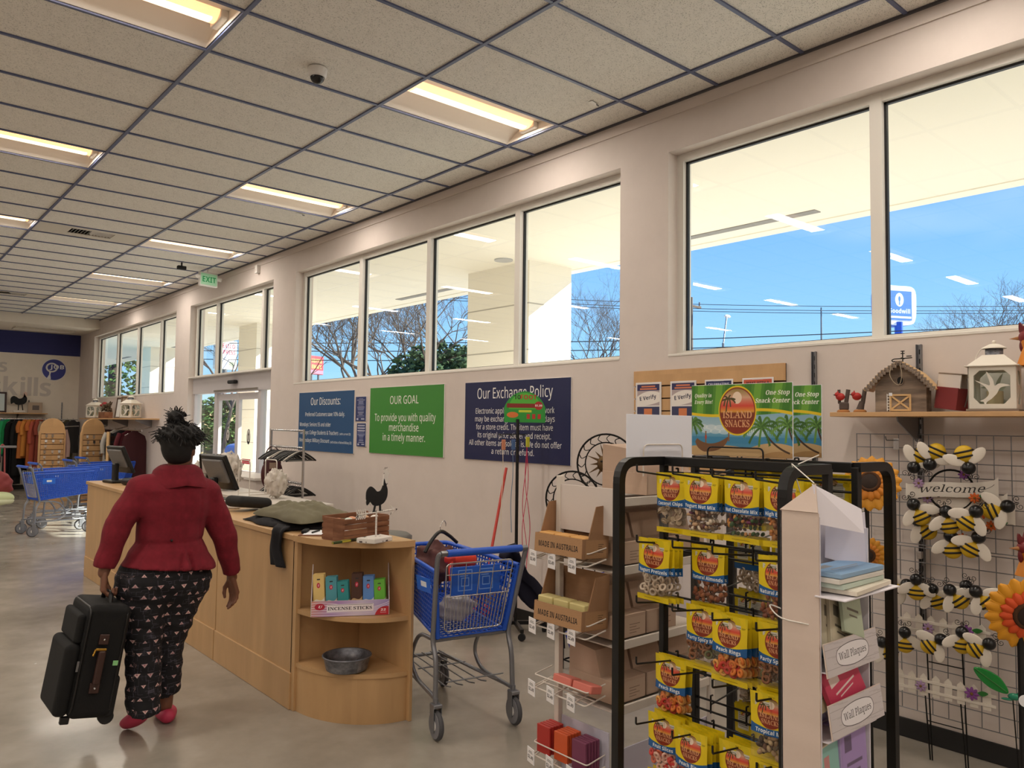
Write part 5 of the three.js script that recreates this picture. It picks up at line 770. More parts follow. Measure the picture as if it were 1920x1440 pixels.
function bagKit(n) {
  if (BL[n]) return BL[n]; const [title, kind, cols] = flavours[n];
  const tex = canvasTex(256, 416, (g) => { g.fillStyle = '#e8cb1c'; g.fillRect(0, 0, 256, 416); g.fillStyle = '#8a7a10'; g.font = 'bold 13px sans-serif'; g.textAlign = 'center'; g.fillText('FAMILY SIZE', 128, 22); g.fillRect(14, 40, 26, 3); g.fillRect(14, 46, 20, 3); g.fillRect(214, 60, 28, 3); g.fillRect(214, 66, 22, 3); g.fillStyle = '#1c5c9a'; g.beginPath(); g.moveTo(0, 176); g.quadraticCurveTo(128, 214, 256, 176); g.lineTo(256, 234); g.lineTo(0, 234); g.fill(); drawLogo(g, 128, 110, 84); g.fillStyle = '#f4f4f0'; g.font = 'bold 32px sans-serif'; g.textAlign = 'center'; g.fillText(title, 128, 224, 240); g.fillStyle = '#b89c10'; g.fillRect(60, 396, 130, 5); });
  const back = BL.back ??= std(0xffffff, 0.3, { map: canvasTex(128, 208, (g) => { g.fillStyle = '#dcc41c'; g.fillRect(0, 0, 128, 208); g.fillStyle = '#d8d4c4'; g.fillRect(14, 24, 46, 58); g.fillRect(66, 24, 48, 50); g.fillStyle = '#555'; for (let i = 0; i < 8; i++) { g.fillRect(18, 30 + i * 6, 38, 1.5); g.fillRect(70, 30 + i * 5, 38, 1.5); } g.fillStyle = '#1c5c9a'; g.fillRect(0, 96, 128, 22); }) });
  const bulge = (u, v) => Math.pow(Math.max(0, Math.sin(u * Math.PI)), 0.6) * (v < 0.82 ? Math.pow(Math.max(0, Math.sin(Math.min(1, Math.max(0, (v - 0.03) / 0.8)) * Math.PI)), 0.7) : 0) * (0.0085 + 0.004 * (1 - v)) + 0.0008 * Math.sin(u * 19 + v * 11);
  const face = (v0, v1, s, nv) => { const g = sheet((u, v) => { const w = lerp(v0, v1, v), uu = s > 0 ? u : 1 - u; return [(uu - 0.5) * BW * (1 - 0.05 * Math.sin(w * Math.PI)), (w - 1) * BH + 0.018, s * bulge(uu, w)]; }, 8, nv); const uv = g.attributes.uv; for (let i = 0; i < uv.count; i++) uv.setY(i, lerp(v0, v1, uv.getY(i))); return g; };
  const r = rng(n + 50), fill = [], box = () => V((r() - 0.5) * BW * 0.78, -BH + 0.018 + BH * (0.13 + r() * 0.3), (r() - 0.5) * 0.012);
  for (let i = 0; i < (kind === 'ring' ? 14 : 26); i++) { const p = box(), c = cols[(r() * cols.length) | 0]; let g; if (kind === 'chip') g = new THREE.CylinderGeometry(0.011, 0.011, 0.002, 9).rotateX(r() * 3); else if (kind === 'ring') g = new THREE.TorusGeometry(0.0105, 0.0042, 6, 12).rotateX((r() - 0.5) * 1.2); else if (kind === 'gum') g = new THREE.TorusGeometry(0.009, 0.005, 6, 10).rotateX((r() - 0.5)); else if (kind === 'nut') g = new THREE.SphereGeometry(1, 8, 6).scale(0.011, 0.0075, 0.006); else g = new THREE.SphereGeometry(1, 7, 5).scale(0.005 + r() * 0.007, 0.005 + r() * 0.004, 0.006); fill.push(tinted(g.rotateZ(r() * 6).rotateY((r() - 0.5)).translate(p.x, p.y, p.z), c)); }
  return BL[n] = { front: face(0.44, 1, 1, 12), film: merge([face(0.085, 0.44, 1, 8), face(0.085, 0.44, -1, 8)]), strip: face(0, 0.085, 1, 2), rear: face(0.44, 1, -1, 10), rear2: face(0, 0.085, -1, 2), mat: std(0xffffff, 0.28, { map: tex }), back, fill: merge(fill) };
}
const fillMat = std(0xffffff, 0.6, { vertexColors: true });
function bag(n, label, x, y, z, turn, tilt = 0) {
  const k = bagKit(n), t = thing('snack_bag', label, 'snack bag', [x, y, z], turn, 'snack bags on the black rack'); t.rotation.set(0, turn, tilt, 'YXZ');
  const p = part('printed_front', k.front, k.mat, t); part('bottom_strip', k.strip, k.mat, t); part('printed_back', k.rear, k.back, t); part('bottom_back', k.rear2, k.back, t); part('clear_window', k.film, M.film, t); const c = part('contents', k.fill, fillMat, t); c.userData.kind = 'stuff'; return t;
}
{
  const rowN = ['top', 'second', 'third', 'fourth', 'fifth'], colN = ['far left', 'left middle', 'right middle', 'near right'], r = rng(77);
  // row, column, flavour, x of the front bag, how many on the peg
  const stock = [[0, 0, 0, 2.262, 2], [0, 1, 1, 2.228, 5], [0, 2, 2, 2.246, 3], [0, 3, 3, 2.232, 4], [1, 0, 4, 2.172, 4], [1, 1, 5, 2.268, 2], [1, 3, 5, 2.2, 4], [2, 1, 6, 2.242, 3], [2, 2, 7, 2.17, 4], [2, 3, 6, 2.2, 4], [3, 0, 7, 2.262, 3], [3, 3, 8, 2.155, 5], [4, 0, 9, 2.23, 3], [4, 1, 7, 2.172, 5], [4, 2, 9, 2.212, 4], [4, 3, 8, 2.2, 3]];
  const pegY = (row, x) => pegRows[row] - 0.028 * (1 - (RK.A - x) / 0.228) - 0.0;
  for (const [row, col, n, x0, cnt] of stock) for (let k = 0; k < cnt; k++) { const x = Math.min(x0 + k * Math.max(0.011, Math.min(0.026, (2.296 - x0) / Math.max(1, cnt - 1))), 2.298); bag(n, flavours[n][0].toLowerCase() + ' bag, ' + ['front', 'second', 'third', 'fourth', 'fifth'][k] + ' on the ' + colN[col] + ' peg of the ' + rowN[row] + ' row', x, pegY(row, x) - 0.006, pegCols[col] + (r() - 0.5) * 0.008, -Math.PI / 2 + (r() - 0.5) * 0.16 + (k ? 0 : 0.04), (r() - 0.5) * 0.07); }
  for (const [row, col, cnt] of [[0, 1, 4], [0, 2, 4], [0, 3, 4], [1, 1, 2], [1, 2, 4], [1, 3, 4], [2, 1, 2], [2, 2, 4], [2, 3, 3], [3, 1, 4], [3, 2, 4], [3, 3, 3], [4, 1, 3], [4, 2, 3]]) for (let k = 0; k < cnt; k++) { const x = 2.53 + k * 0.026; bag((row * 3 + col) % 10, 'backwards snack bag, ' + ['nearest', 'second', 'third', 'fourth'][k] + ' on rear ' + colN[col] + ' peg, ' + rowN[row] + ' row', x, pegRows[row] - 0.02, pegCols[col], Math.PI / 2 + (r() - 0.5) * 0.12, 0); }
}
// header boards
{
  const art = canvasTex(1024, 640, (g) => {
    g.fillStyle = '#4f8a2c'; g.fillRect(0, 0, 1024, 640); for (let i = 0; i < 11; i++) { g.fillStyle = i % 2 ? '#6ea638' : '#3f7a26'; g.beginPath(); g.moveTo(i * 100 - 30, 0); g.lineTo(i * 100 + 40, 0); g.lineTo(i * 96 + 30, 270); g.lineTo(i * 96 - 40, 270); g.fill(); }
    const s = g.createLinearGradient(0, 260, 0, 520); s.addColorStop(0, '#8ab4c8'); s.addColorStop(0.5, '#a8c4d0'); s.addColorStop(0.75, '#5f9cba'); s.addColorStop(1, '#4a8fb4'); g.fillStyle = s; g.beginPath(); g.moveTo(0, 270); g.quadraticCurveTo(512, 300, 1024, 250); g.lineTo(1024, 640); g.lineTo(0, 640); g.fill();
    for (let i = 0; i < 14; i++) { g.fillStyle = 'rgba(235,240,240,0.5)'; g.beginPath(); g.ellipse(120 + i * 47, 380 + (i * 37) % 70, 60, 24, 0, 0, 7); g.fill(); }
    g.fillStyle = '#3f88b0'; g.fillRect(0, 470, 1024, 60); g.fillStyle = '#c9a878'; g.beginPath(); g.moveTo(0, 560); g.quadraticCurveTo(300, 520, 600, 570); g.quadraticCurveTo(820, 480, 1024, 540); g.lineTo(1024, 640); g.lineTo(0, 640); g.fill(); g.fillStyle = '#b08a5a'; g.beginPath(); g.moveTo(700, 640); g.quadraticCurveTo(860, 560, 1024, 600); g.lineTo(1024, 640); g.fill();
    g.fillStyle = '#7a5436'; g.beginPath(); g.moveTo(40, 520); g.quadraticCurveTo(60, 470, 80, 500); g.quadraticCurveTo(220, 580, 390, 470); g.lineTo(400, 480); g.quadraticCurveTo(360, 610, 140, 610); g.quadraticCurveTo(60, 590, 40, 520); g.fill(); g.fillStyle = '#8a6240'; g.fillRect(150, 420, 14, 110); g.fillRect(396, 420, 14, 90); g.fillStyle = '#b0483a'; g.fillRect(146, 460, 22, 30);
    g.strokeStyle = '#e8c81e'; g.lineWidth = 26; g.beginPath(); g.moveTo(0, 262); g.quadraticCurveTo(300, 300, 420, 260); g.stroke(); g.beginPath(); g.moveTo(600, 235); g.quadraticCurveTo(800, 215, 1024, 262); g.stroke();
    const palm = (x, y, bx2, by2, R, c) => { g.strokeStyle = '#4a3424'; g.lineWidth = 16; g.beginPath(); g.moveTo(x, y); g.quadraticCurveTo(x + (bx2 - x) * 0.35, y + (by2 - y) * 0.75, bx2, by2); g.stroke(); for (let i = 0; i < 11; i++) { const a = i * 0.571, ex = x + Math.cos(a) * R, ey = y + Math.sin(a) * R * 0.62 + R * 0.28; g.strokeStyle = i % 2 ? c : '#3f6a2c'; g.lineWidth = 20; g.beginPath(); g.moveTo(x, y); g.quadraticCurveTo(x + Math.cos(a) * R * 0.6, y + Math.sin(a) * R * 0.5 - R * 0.22, ex, ey); g.stroke(); for (let q = 3; q < 9; q++) { const u = q / 9, px = x + (ex - x) * u, py = y + (ey - y) * u - R * 0.2 * Math.sin(u * 3.1); g.lineWidth = 5; g.beginPath(); g.moveTo(px, py); g.lineTo(px + Math.cos(a + 0.6) * 14, py + 40); g.stroke(); } } };
    palm(735, 380, 1000, 600, 190, '#5a8a3a'); palm(985, 360, 1080, 560, 170, '#6a9a44'); palm(10, 350, -60, 520, 120, '#5a8a3a');
    g.beginPath(); g.ellipse(490, 235, 195, 222, 0, 0, 7); g.fillStyle = '#e8c81e'; g.fill(); g.save(); g.translate(490, 235); g.scale(1, 1.13); drawLogo(g, 0, 0, 184); g.restore();
    g.fillStyle = '#f4f4ea'; g.font = 'italic bold 46px serif'; g.textAlign = 'left'; g.fillText('Quality in', 30, 110, 190); g.fillText('Every Bite!', 30, 170, 200); g.textAlign = 'right'; g.font = 'italic bold 54px serif'; g.fillText('One Stop', 1000, 100, 230); g.fillText('Snack Center', 1000, 168, 330);
  });
  const am = std(0xffffff, 0.45, { map: art });
  for (const [x, lab] of [[2.36, 'front Island Snacks header board with palm beach picture on the snack rack'], [2.55, 'rear Island Snacks header board half hidden behind the front one']]) {
    const t = thing('header_board', lab, 'sign', [x, 1.655, -1.535]);
    part('board', rbx(0.005, 0.252, 0.4, 0, 0, 0, 0.001), M.paperWhite, t); part('front_print', new THREE.PlaneGeometry(0.398, 0.25).rotateY(-Math.PI / 2).translate(-0.0032, 0, 0), am, t);
  }
}
// ================= CARDBOARD PLAQUE TOWER =================
{
  const t = thing('plaque_display', 'white cardboard tower labelled Wall Plaques tied to the rack with string', 'display');
  const x0 = 2.0, x1 = 2.29, zb = -1.172, zf = -1.06, card = M.towerCard, wht = std(0xe6e2ea, 0.75);
  part('left_side', boxUV(rbb(x0, x0 + 0.005, 0, 1.4, zb, zf, 0.001)), card, t); part('right_side', rbb(x1 - 0.005, x1, 0, 1.34, zb, zf, 0.001), wht, t); part('back', rbb(x0, x1, 0, 1.4, zb, zb + 0.005, 0.001), wht, t);
  part('left_lining', rbb(x0 + 0.005, x0 + 0.008, 0, 1.39, zb + 0.006, zf + 0.002, 0.001), wht, t);
  // open top flaps
  const tri = (a, b, c, th = 0.004) => { const n = new THREE.Vector3().crossVectors(V(...b).sub(V(...a)), V(...c).sub(V(...a))).normalize().multiplyScalar(th); const P = [a, b, c].map((p) => V(...p)); return new ConvexGeometry([...P, ...P.map((p) => p.clone().add(n))]); };
  part('side_flap', boxUV(flat(tri([x0, 1.4, zb], [x0, 1.4, zf], [x0 + 0.045, 1.475, zf - 0.03]))), card, t);
  part('top_flap', flat(new ConvexGeometry(p3([[x0 + 0.03, 1.475, zf - 0.03], [x1 - 0.02, 1.395, zf - 0.01], [x1 - 0.09, 1.335, zf + 0.03], [x0 + 0.01, 1.37, zf + 0.0], [x0 + 0.03, 1.477, zf - 0.034], [x1 - 0.02, 1.397, zf - 0.014]]))), wht, t);
  const inkT = canvasTex(128, 128, (g) => { g.fillStyle = '#e2deea'; g.fillRect(0, 0, 128, 128); g.fillStyle = '#8a8894'; for (let i = 0; i < 12; i++) g.fillRect(16 + i * 8, 40 + (i * 13) % 9, 2, 40 + (i * 7) % 20); });
  part('right_flap', flat(new ConvexGeometry(p3([[x1 - 0.002, 1.385, zf - 0.01], [x1 - 0.002, 1.22, zf + 0.0], [x1 - 0.08, 1.25, zb + 0.02], [x1 - 0.075, 1.345, zb + 0.02], [x1, 1.386, zf - 0.01], [x1, 1.22, zf]]))), std(0xffffff, 0.7, { map: inkT }), t);
  const label = canvasTex(512, 192, (g) => { g.fillStyle = '#cfc8ca'; g.fillRect(0, 0, 512, 192); g.strokeStyle = '#aaa2a4'; g.lineWidth = 3; for (const y of [38, 150]) { g.beginPath(); g.moveTo(0, y); g.lineTo(512, y + 6); g.stroke(); } for (let i = 0; i < 30; i++) { g.strokeStyle = 'rgba(150,140,142,0.35)'; g.beginPath(); g.moveTo((i * 97) % 512, (i * 53) % 192); g.lineTo((i * 97) % 512 + 90, (i * 53) % 192 + 3); g.stroke(); } g.fillStyle = '#ece8ec'; g.strokeStyle = '#4a4446'; g.lineWidth = 4; g.beginPath(); g.moveTo(110, 60); g.quadraticCurveTo(140, 34, 256, 30); g.quadraticCurveTo(380, 34, 402, 60); g.quadraticCurveTo(428, 96, 402, 132); g.quadraticCurveTo(380, 160, 256, 164); g.quadraticCurveTo(140, 160, 110, 132); g.quadraticCurveTo(84, 96, 110, 60); g.fill(); g.stroke(); g.fillStyle = '#241f22'; g.font = '58px serif'; g.textAlign = 'center'; g.fillText('Wall Plaques', 256, 116, 270); });
  const lm = std(0xffffff, 0.7, { map: label });
  for (const y of [1.18, 0.98, 0.8, 0.6, 0.4]) part('tray_floor', rbb(x0 + 0.008, x1 - 0.005, y - 0.003, y, zb + 0.006, zf + 0.02, 0.001), wht, t);
  for (const [y, dz] of [[1.012, 0], [0.855, 0.012]]) { const f = part('tray_front', rbx(x1 - x0 + 0.012, 0.088, 0.004, 0, 0, 0, 0.001), card, t); f.position.set((x0 + x1) / 2 + 0.004, y, zf + 0.016 + dz); f.rotation.x = -0.14; part('tray_label', new THREE.PlaneGeometry(x1 - x0 + 0.01, 0.086).translate(0, 0, 0.0026), lm, f); }
  part('shelf_lip', rbb(x0 - 0.006, x1 + 0.03, 1.178, 1.182, zf - 0.01, zf + 0.075, 0.001), wht, t);
  // string
  part('string', [rod(V(2.035, 1.478, zf - 0.03), V(2.1, 1.525, RK.zn), 0.0018, 5), rod(V(2.1, 1.525, RK.zn), V(2.13, 1.41, zb), 0.0018, 5), rod(V(2.1, 1.525, RK.zn + 0.02), V(2.2, 1.55, RK.zn + 0.03), 0.0018, 5), curved([[2.0, 1.1, zf - 0.03], [1.995, 1.105, zb], [2.03, 1.125, RK.zn - 0.03], [2.05, 1.11, RK.zn + 0.02]], 0.002, 16, 5)], std(0xe8e4dc, 0.7), t);
  // plaques
  const plq = (name, w, h, d, pos, rot, c, edge, label2, ink) => { const o = thing('wall_plaque', label2, 'plaque', pos, 0, 'plaques in the cardboard tower'); o.rotation.set(...rot); part('board', rbx(w, h, d, 0, 0, 0, 0.002), std(edge, 0.6), o); const tx = canvasTex(64, 64, (g) => { g.fillStyle = c; g.fillRect(0, 0, 64, 64); g.fillStyle = ink; g.fillRect(12, 34, 40, 3); g.fillRect(18, 42, 28, 2); g.fillRect(8, 10, 18, 14); }); part('picture', new THREE.PlaneGeometry(w - 0.006, h - 0.006).translate(0, 0, d / 2 + 0.0006), std(0xffffff, 0.5, { map: tx }), o); return o; };
  const flatR = [-Math.PI / 2, 0, 0], zc = zf - 0.03;
  [['#7fa6cc', 0x8fb0d0, 'pale blue plaque on top of the flat pile', 0], ['#d8d4cc', 0xe0dcd4, 'off-white plaque second in the flat pile', -0.005], ['#bcd0c0', 0xc4d4c8, 'mint green plaque third in the flat pile', 0.004], ['#e0d8c8', 0xe4dccc, 'cream plaque at the bottom of the flat pile, pulled forward', 0.02]].forEach(([c, e, l, dx], i) => plq('p', 0.25, 0.12, 0.013, [(x0 + x1) / 2 + dx + 0.005, 1.236 - i * 0.0145, zc + 0.02 + (i === 3 ? 0.02 : 0)], [-Math.PI / 2, 0, dx * 4], c, e, l, '#888'));
  [['#5f86a0', 0x5c809a, 'dark blue slanted plaque leaning at the left of the upper tray', 0.055, -0.4], ['#7098b4', 0x6f96b2, 'mid blue slanted plaque in the upper tray', 0.075, -0.42], ['#c8c0a8', 0xd8ceb4, 'cream plaque with leaf print in the upper tray', 0.12, -0.45], ['#d4cab0', 0xdcd2b8, 'front cream plaque in the upper tray', 0.15, -0.45], ['#b4c0a8', 0xbcc8b0, 'sage plaque leaning at the right of the upper tray', 0.2, -0.35]].forEach(([c, e, l, dx, rz], i) => plq('p', 0.1, 0.15, 0.012, [x0 + 0.03 + dx * 0.85, 1.075 + (i === 4 ? 0.045 : 0), zc - 0.035 + i * 0.013], [-0.3, 0.0, rz], c, e, l, '#6a6458'));
  plq('p', 0.16, 0.14, 0.012, [x0 + 0.1, 0.925, zc - 0.04], [-0.12, 0, 0.05], '#b8287e', 0xb02a78, 'magenta plaque standing behind in the lower tray', '#2a1a20'); plq('p', 0.2, 0.12, 0.016, [x0 + 0.155, 0.918, zc + 0.012], [-0.3, 0, 0.24], '#c83c5e', 0xd04a68, 'crimson plaque tilted in front of the lower tray', '#e8d8d0'); plq('p', 0.1, 0.1, 0.01, [x0 + 0.07, 0.905, zc - 0.008], [-0.3, 0, 0.1], '#d8d0a8', 0xd8d0a8, 'pale yellow plaque between the pink ones', '#a8a078');
  plq('p', 0.13, 0.17, 0.05, [x0 + 0.07, 0.69, zc + 0.0], [-0.08, 0.1, 0], '#8fc0b8', 0xe0d0b8, 'box plaque with mint picture and scalloped edge at the bottom', '#c88a8a'); plq('p', 0.15, 0.2, 0.05, [x0 + 0.2, 0.705, zc - 0.0], [-0.05, 0, 0], '#a890c8', 0xb8a0d0, 'lilac box plaque at the bottom right of the tower', '#6a5a7a'); plq('p', 0.13, 0.1, 0.012, [x0 + 0.11, 0.79, zc - 0.045], [-0.2, 0, 0.12], '#b8c4e8', 0xc4cef0, 'pale blue plaque behind the box plaques', '#8890b0');
}
// ================= SOAP RACK =================
{
  const t = thing('soap_rack', 'white metal soap rack with price labels behind the black rack', 'display rack'); const W = std(0xd9d0c6, 0.45);
  for (const [x, z] of [[2.3, -2.36], [2.33, -2.07], [2.95, -2.07], [2.95, -2.36], [2.62, -2.07]]) part('post', rbb(x - 0.013, x + 0.013, 0, 1.42, z - 0.013, z + 0.013, 0.003), W, t);
  for (const y of [1.33, 1.06, 0.77, 0.52]) { part('shelf_rail', rbb(2.33, 2.95, y - 0.02, y + 0.015, -2.078, -2.066, 0.003), W, t); part('shelf_deck', rbb(2.33, 2.95, y - 0.012, y - 0.006, -2.36, -2.078, 0.001), W, t); }
  part('base_panel', rbb(2.33, 2.95, 0.05, 0.36, -2.09, -2.085, 0.001), std(0xc9c6d6, 0.6), t);
  part('side_panel', rbb(2.304, 2.31, 0.1, 0.44, -2.345, -2.085, 0.001), std(0xc9c6d6, 0.6), t);
  const price = canvasTex(64, 64, (g) => { g.fillStyle = '#eeeaea'; g.fillRect(0, 0, 64, 64); g.fillStyle = '#777'; g.fillRect(16, 12, 32, 3); g.fillRect(12, 18, 40, 3); g.fillStyle = '#111'; g.font = 'bold 22px sans-serif'; g.textAlign = 'center'; g.fillText('$2.49', 32, 46, 52); }), pm = std(0xffffff, 0.6, { map: price });
  for (const y of [1.075, 0.8, 0.55, 0.28]) {
    for (const z of [-2.39, -2.28, -2.165]) { part('wire_arm', bent([[2.3, y + 0.03, z], [2.18, y + 0.005, z]], 0.0035, 0.005, 6), W, t); const l = part('price_label', rbx(0.003, 0.06, 0.058, 0, 0, 0, 0.001), M.paperWhite, t); l.position.set(2.176, y + 0.012, z); l.rotation.y = -0.25; part('label_print', new THREE.PlaneGeometry(0.056, 0.058).rotateY(-Math.PI / 2).translate(-0.0018, 0, 0), pm, l); }
    part('wire_tray', merge([bent([[2.3, y + 0.03, -2.4], [2.19, y + 0.012, -2.4], [2.19, y + 0.012, -2.1], [2.3, y + 0.03, -2.1]], 0.0035, 0.012, 6), bent([[2.3, y + 0.075, -2.4], [2.2, y + 0.06, -2.4], [2.2, y + 0.06, -2.1], [2.3, y + 0.075, -2.1]], 0.003, 0.012, 6), rod(V(2.245, y + 0.02, -2.4), V(2.245, y + 0.02, -2.1), 0.003, 5)]), W, t);
  }
  part('header_card', boxUV(rbb(2.292, 2.298, 1.2, 1.385, -2.36, -2.06, 0.001)), std(0xd8cdc6, 0.7), t);
  const ws = thing('blank_sign', 'blank white card standing in a wire holder above the soap rack', 'sign', [2.64, 1.585, -2.1]); part('card', rbx(0.445, 0.19, 0.004, 0, 0, 0, 0.001), std(0xeef0fa, 0.7), ws); part('wire_holder', bent([[-0.13, -0.16, 0.012], [-0.13, -0.03, 0.012], [0.13, -0.03, 0.012], [0.13, -0.16, 0.012]], 0.003, 0.03, 6), W, ws);
  const kraftText = (a, b) => canvasTex(512, 128, (g) => { g.fillStyle = '#ae8660'; g.fillRect(0, 0, 512, 128); for (let i = 0; i < 200; i++) { g.fillStyle = i % 2 ? 'rgba(120,84,54,0.25)' : 'rgba(200,160,120,0.25)'; g.fillRect((i * 97) % 512, (i * 41) % 128, 40, 1.5); } g.fillStyle = '#2c2420'; g.font = 'bold 54px sans-serif'; g.textAlign = 'center'; if (a) g.fillText(a, 256, 88, 430); else for (let k = 0; k < 5; k++) g.fillRect(300, 30 + k * 14, 130 - (k % 2) * 30, 3); });
  const mia = std(0xffffff, 0.85, { map: kraftText('MADE IN AUSTRALIA') }), small = std(0xffffff, 0.85, { map: kraftText('') });
  // soap cartons on the end trays: low printed front, tall back
  const carton = (label, y, soap, group) => { const o = thing('soap_carton', label, 'carton', [2.25, y, -2.245], 0, group); o.rotation.z = -0.06;
    part('printed_front', rbx(0.004, 0.075, 0.27, -0.075, 0.0375, 0, 0.001), M.kraft, o); part('front_print', new THREE.PlaneGeometry(0.268, 0.073).rotateY(-Math.PI / 2).translate(-0.0772, 0.0375, 0), mia, o);
    for (const s of [-1, 1]) { part('side_wall', extr(shapeOf([[-0.075, 0], [0.07, 0], [0.07, 0.21], [-0.01, 0.2], [-0.045, 0.076], [-0.075, 0.075]]), 0.004).translate(0, 0, s * 0.135 - 0.002), M.kraft, o); } part('side_print', new THREE.PlaneGeometry(0.12, 0.07).translate(0.0, 0.037, 0.1375), small, o); part('back_wall', rbx(0.004, 0.21, 0.27, 0.07, 0.105, 0, 0.001), M.kraft, o); part('floor', rbx(0.145, 0.003, 0.27, 0, 0.0015, 0, 0.001), M.kraft, o); return o; };
  carton('open carton reading MADE IN AUSTRALIA on the upper end tray', 1.112, 0xd8a860); carton('open carton reading MADE IN AUSTRALIA on the lower end tray, filled with soap', 0.837, 0xcfc890);
  const bar = new RoundedBoxGeometry(0.058, 0.045, 0.085, 2, 0.006);
  const nm = ['far', 'middle', 'near']; for (let k = 0; k < 3; k++) { const s = solo('soap_bar', bar.clone().translate(2.222, 0.915, -2.335 + k * 0.09), M.soap1 ??= std(0xcfc184, 0.6), nm[k] + ' pale yellow soap bar in the lower MADE IN AUSTRALIA carton', 'soap', 'soap bars'); const s2 = solo('soap_bar', bar.clone().translate(2.225, 1.172, -2.335 + k * 0.09), M.soap2 ??= std(0xd9a35c, 0.6), nm[k] + ' amber soap bar in the upper MADE IN AUSTRALIA carton', 'soap', 'soap bars'); }
  for (let k = 0; k < 2; k++) solo('soap_bar', bar.clone().scale(1.1, 0.7, 1.2).rotateZ(-0.2).translate(2.24, 0.615, -2.2 + k * 0.11 - 0.05), M.soap3 ??= std(0xd87a6c, 0.6), (k ? 'near' : 'far') + ' coral soap bar lying in the third wire tray', 'soap', 'soap bars');
  const packM = [0xb03028, 0xd0582a, 0x7a3a58]; for (let k = 0; k < 3; k++) for (let q = 0; q < 5; q++) solo('soap_packet', rbx(0.012, 0.11, 0.075, 2.212 + q * 0.0165, 0.36, -2.35 + k * 0.1, 0.002), std(packM[k], 0.5), ['red', 'orange', 'plum'][k] + ' soap packet in the bottom wire tray, ' + ['front', 'second', 'third', 'fourth', 'rear'][q] + ' of its row', 'packet', 'soap packets in the bottom tray');
  // kraft boxes on the long shelves
  const cart2 = (label, x, y, w, h, open) => { const o = thing('soap_carton', label, 'carton', [x, y, -2.215], 0); part('lower_wall', boxUV(rbx(w, h * 0.45, 0.25, 0, h * 0.225, 0, 0.002)), M.kraftPale, o); part('front_print', new THREE.PlaneGeometry(w - 0.01, h * 0.38).translate(0, h * 0.2, 0.1262), std(0xffffff, 0.85, { map: M.kp ??= canvasTex(256, 96, (g) => { g.fillStyle = '#bfa692'; g.fillRect(0, 0, 256, 96); g.fillStyle = '#7a6658'; for (let k = 0; k < 4; k++) g.fillRect(120, 34 + k * 14, 90 - (k % 2) * 30, 3); }) }), o); part('rear_lid', boxUV(extr(shapeOf([[-0.125, 0], [0.05, 0], [0.02, h * 0.5], [-0.125, h * 0.58]]), w - 0.006).rotateY(-Math.PI / 2).scale(1, 1, 1).translate(w / 2 - 0.003, h * 0.45, 0).applyMatrix4(new THREE.Matrix4().makeScale(1, 1, 1))), M.kraftPale, o); return o; };
  const tiers = [['top', 1.345], ['second', 1.075], ['third', 0.785], ['fourth', 0.535]]; for (const [n, y] of tiers) for (let k = 0; k < 3; k++) { if (n === 'third' && k === 2) continue; if (n === 'top' && k === 0) continue; cart2('plain kraft carton on the ' + n + ' long shelf, ' + ['left', 'middle', 'right'][k] + ' of its row', (n === 'top' ? 2.43 : 2.435) + k * 0.2, y, 0.19, 0.2); }
  solo('soap_packet', rbx(0.3, 0.03, 0.09, 0, 0, 0, 0.006).rotateY(0.4).translate(2.5, 0.045, -1.98), std(0xd08a66, 0.6), 'peach coloured packet lying on the floor by the rack foot', 'packet');
}

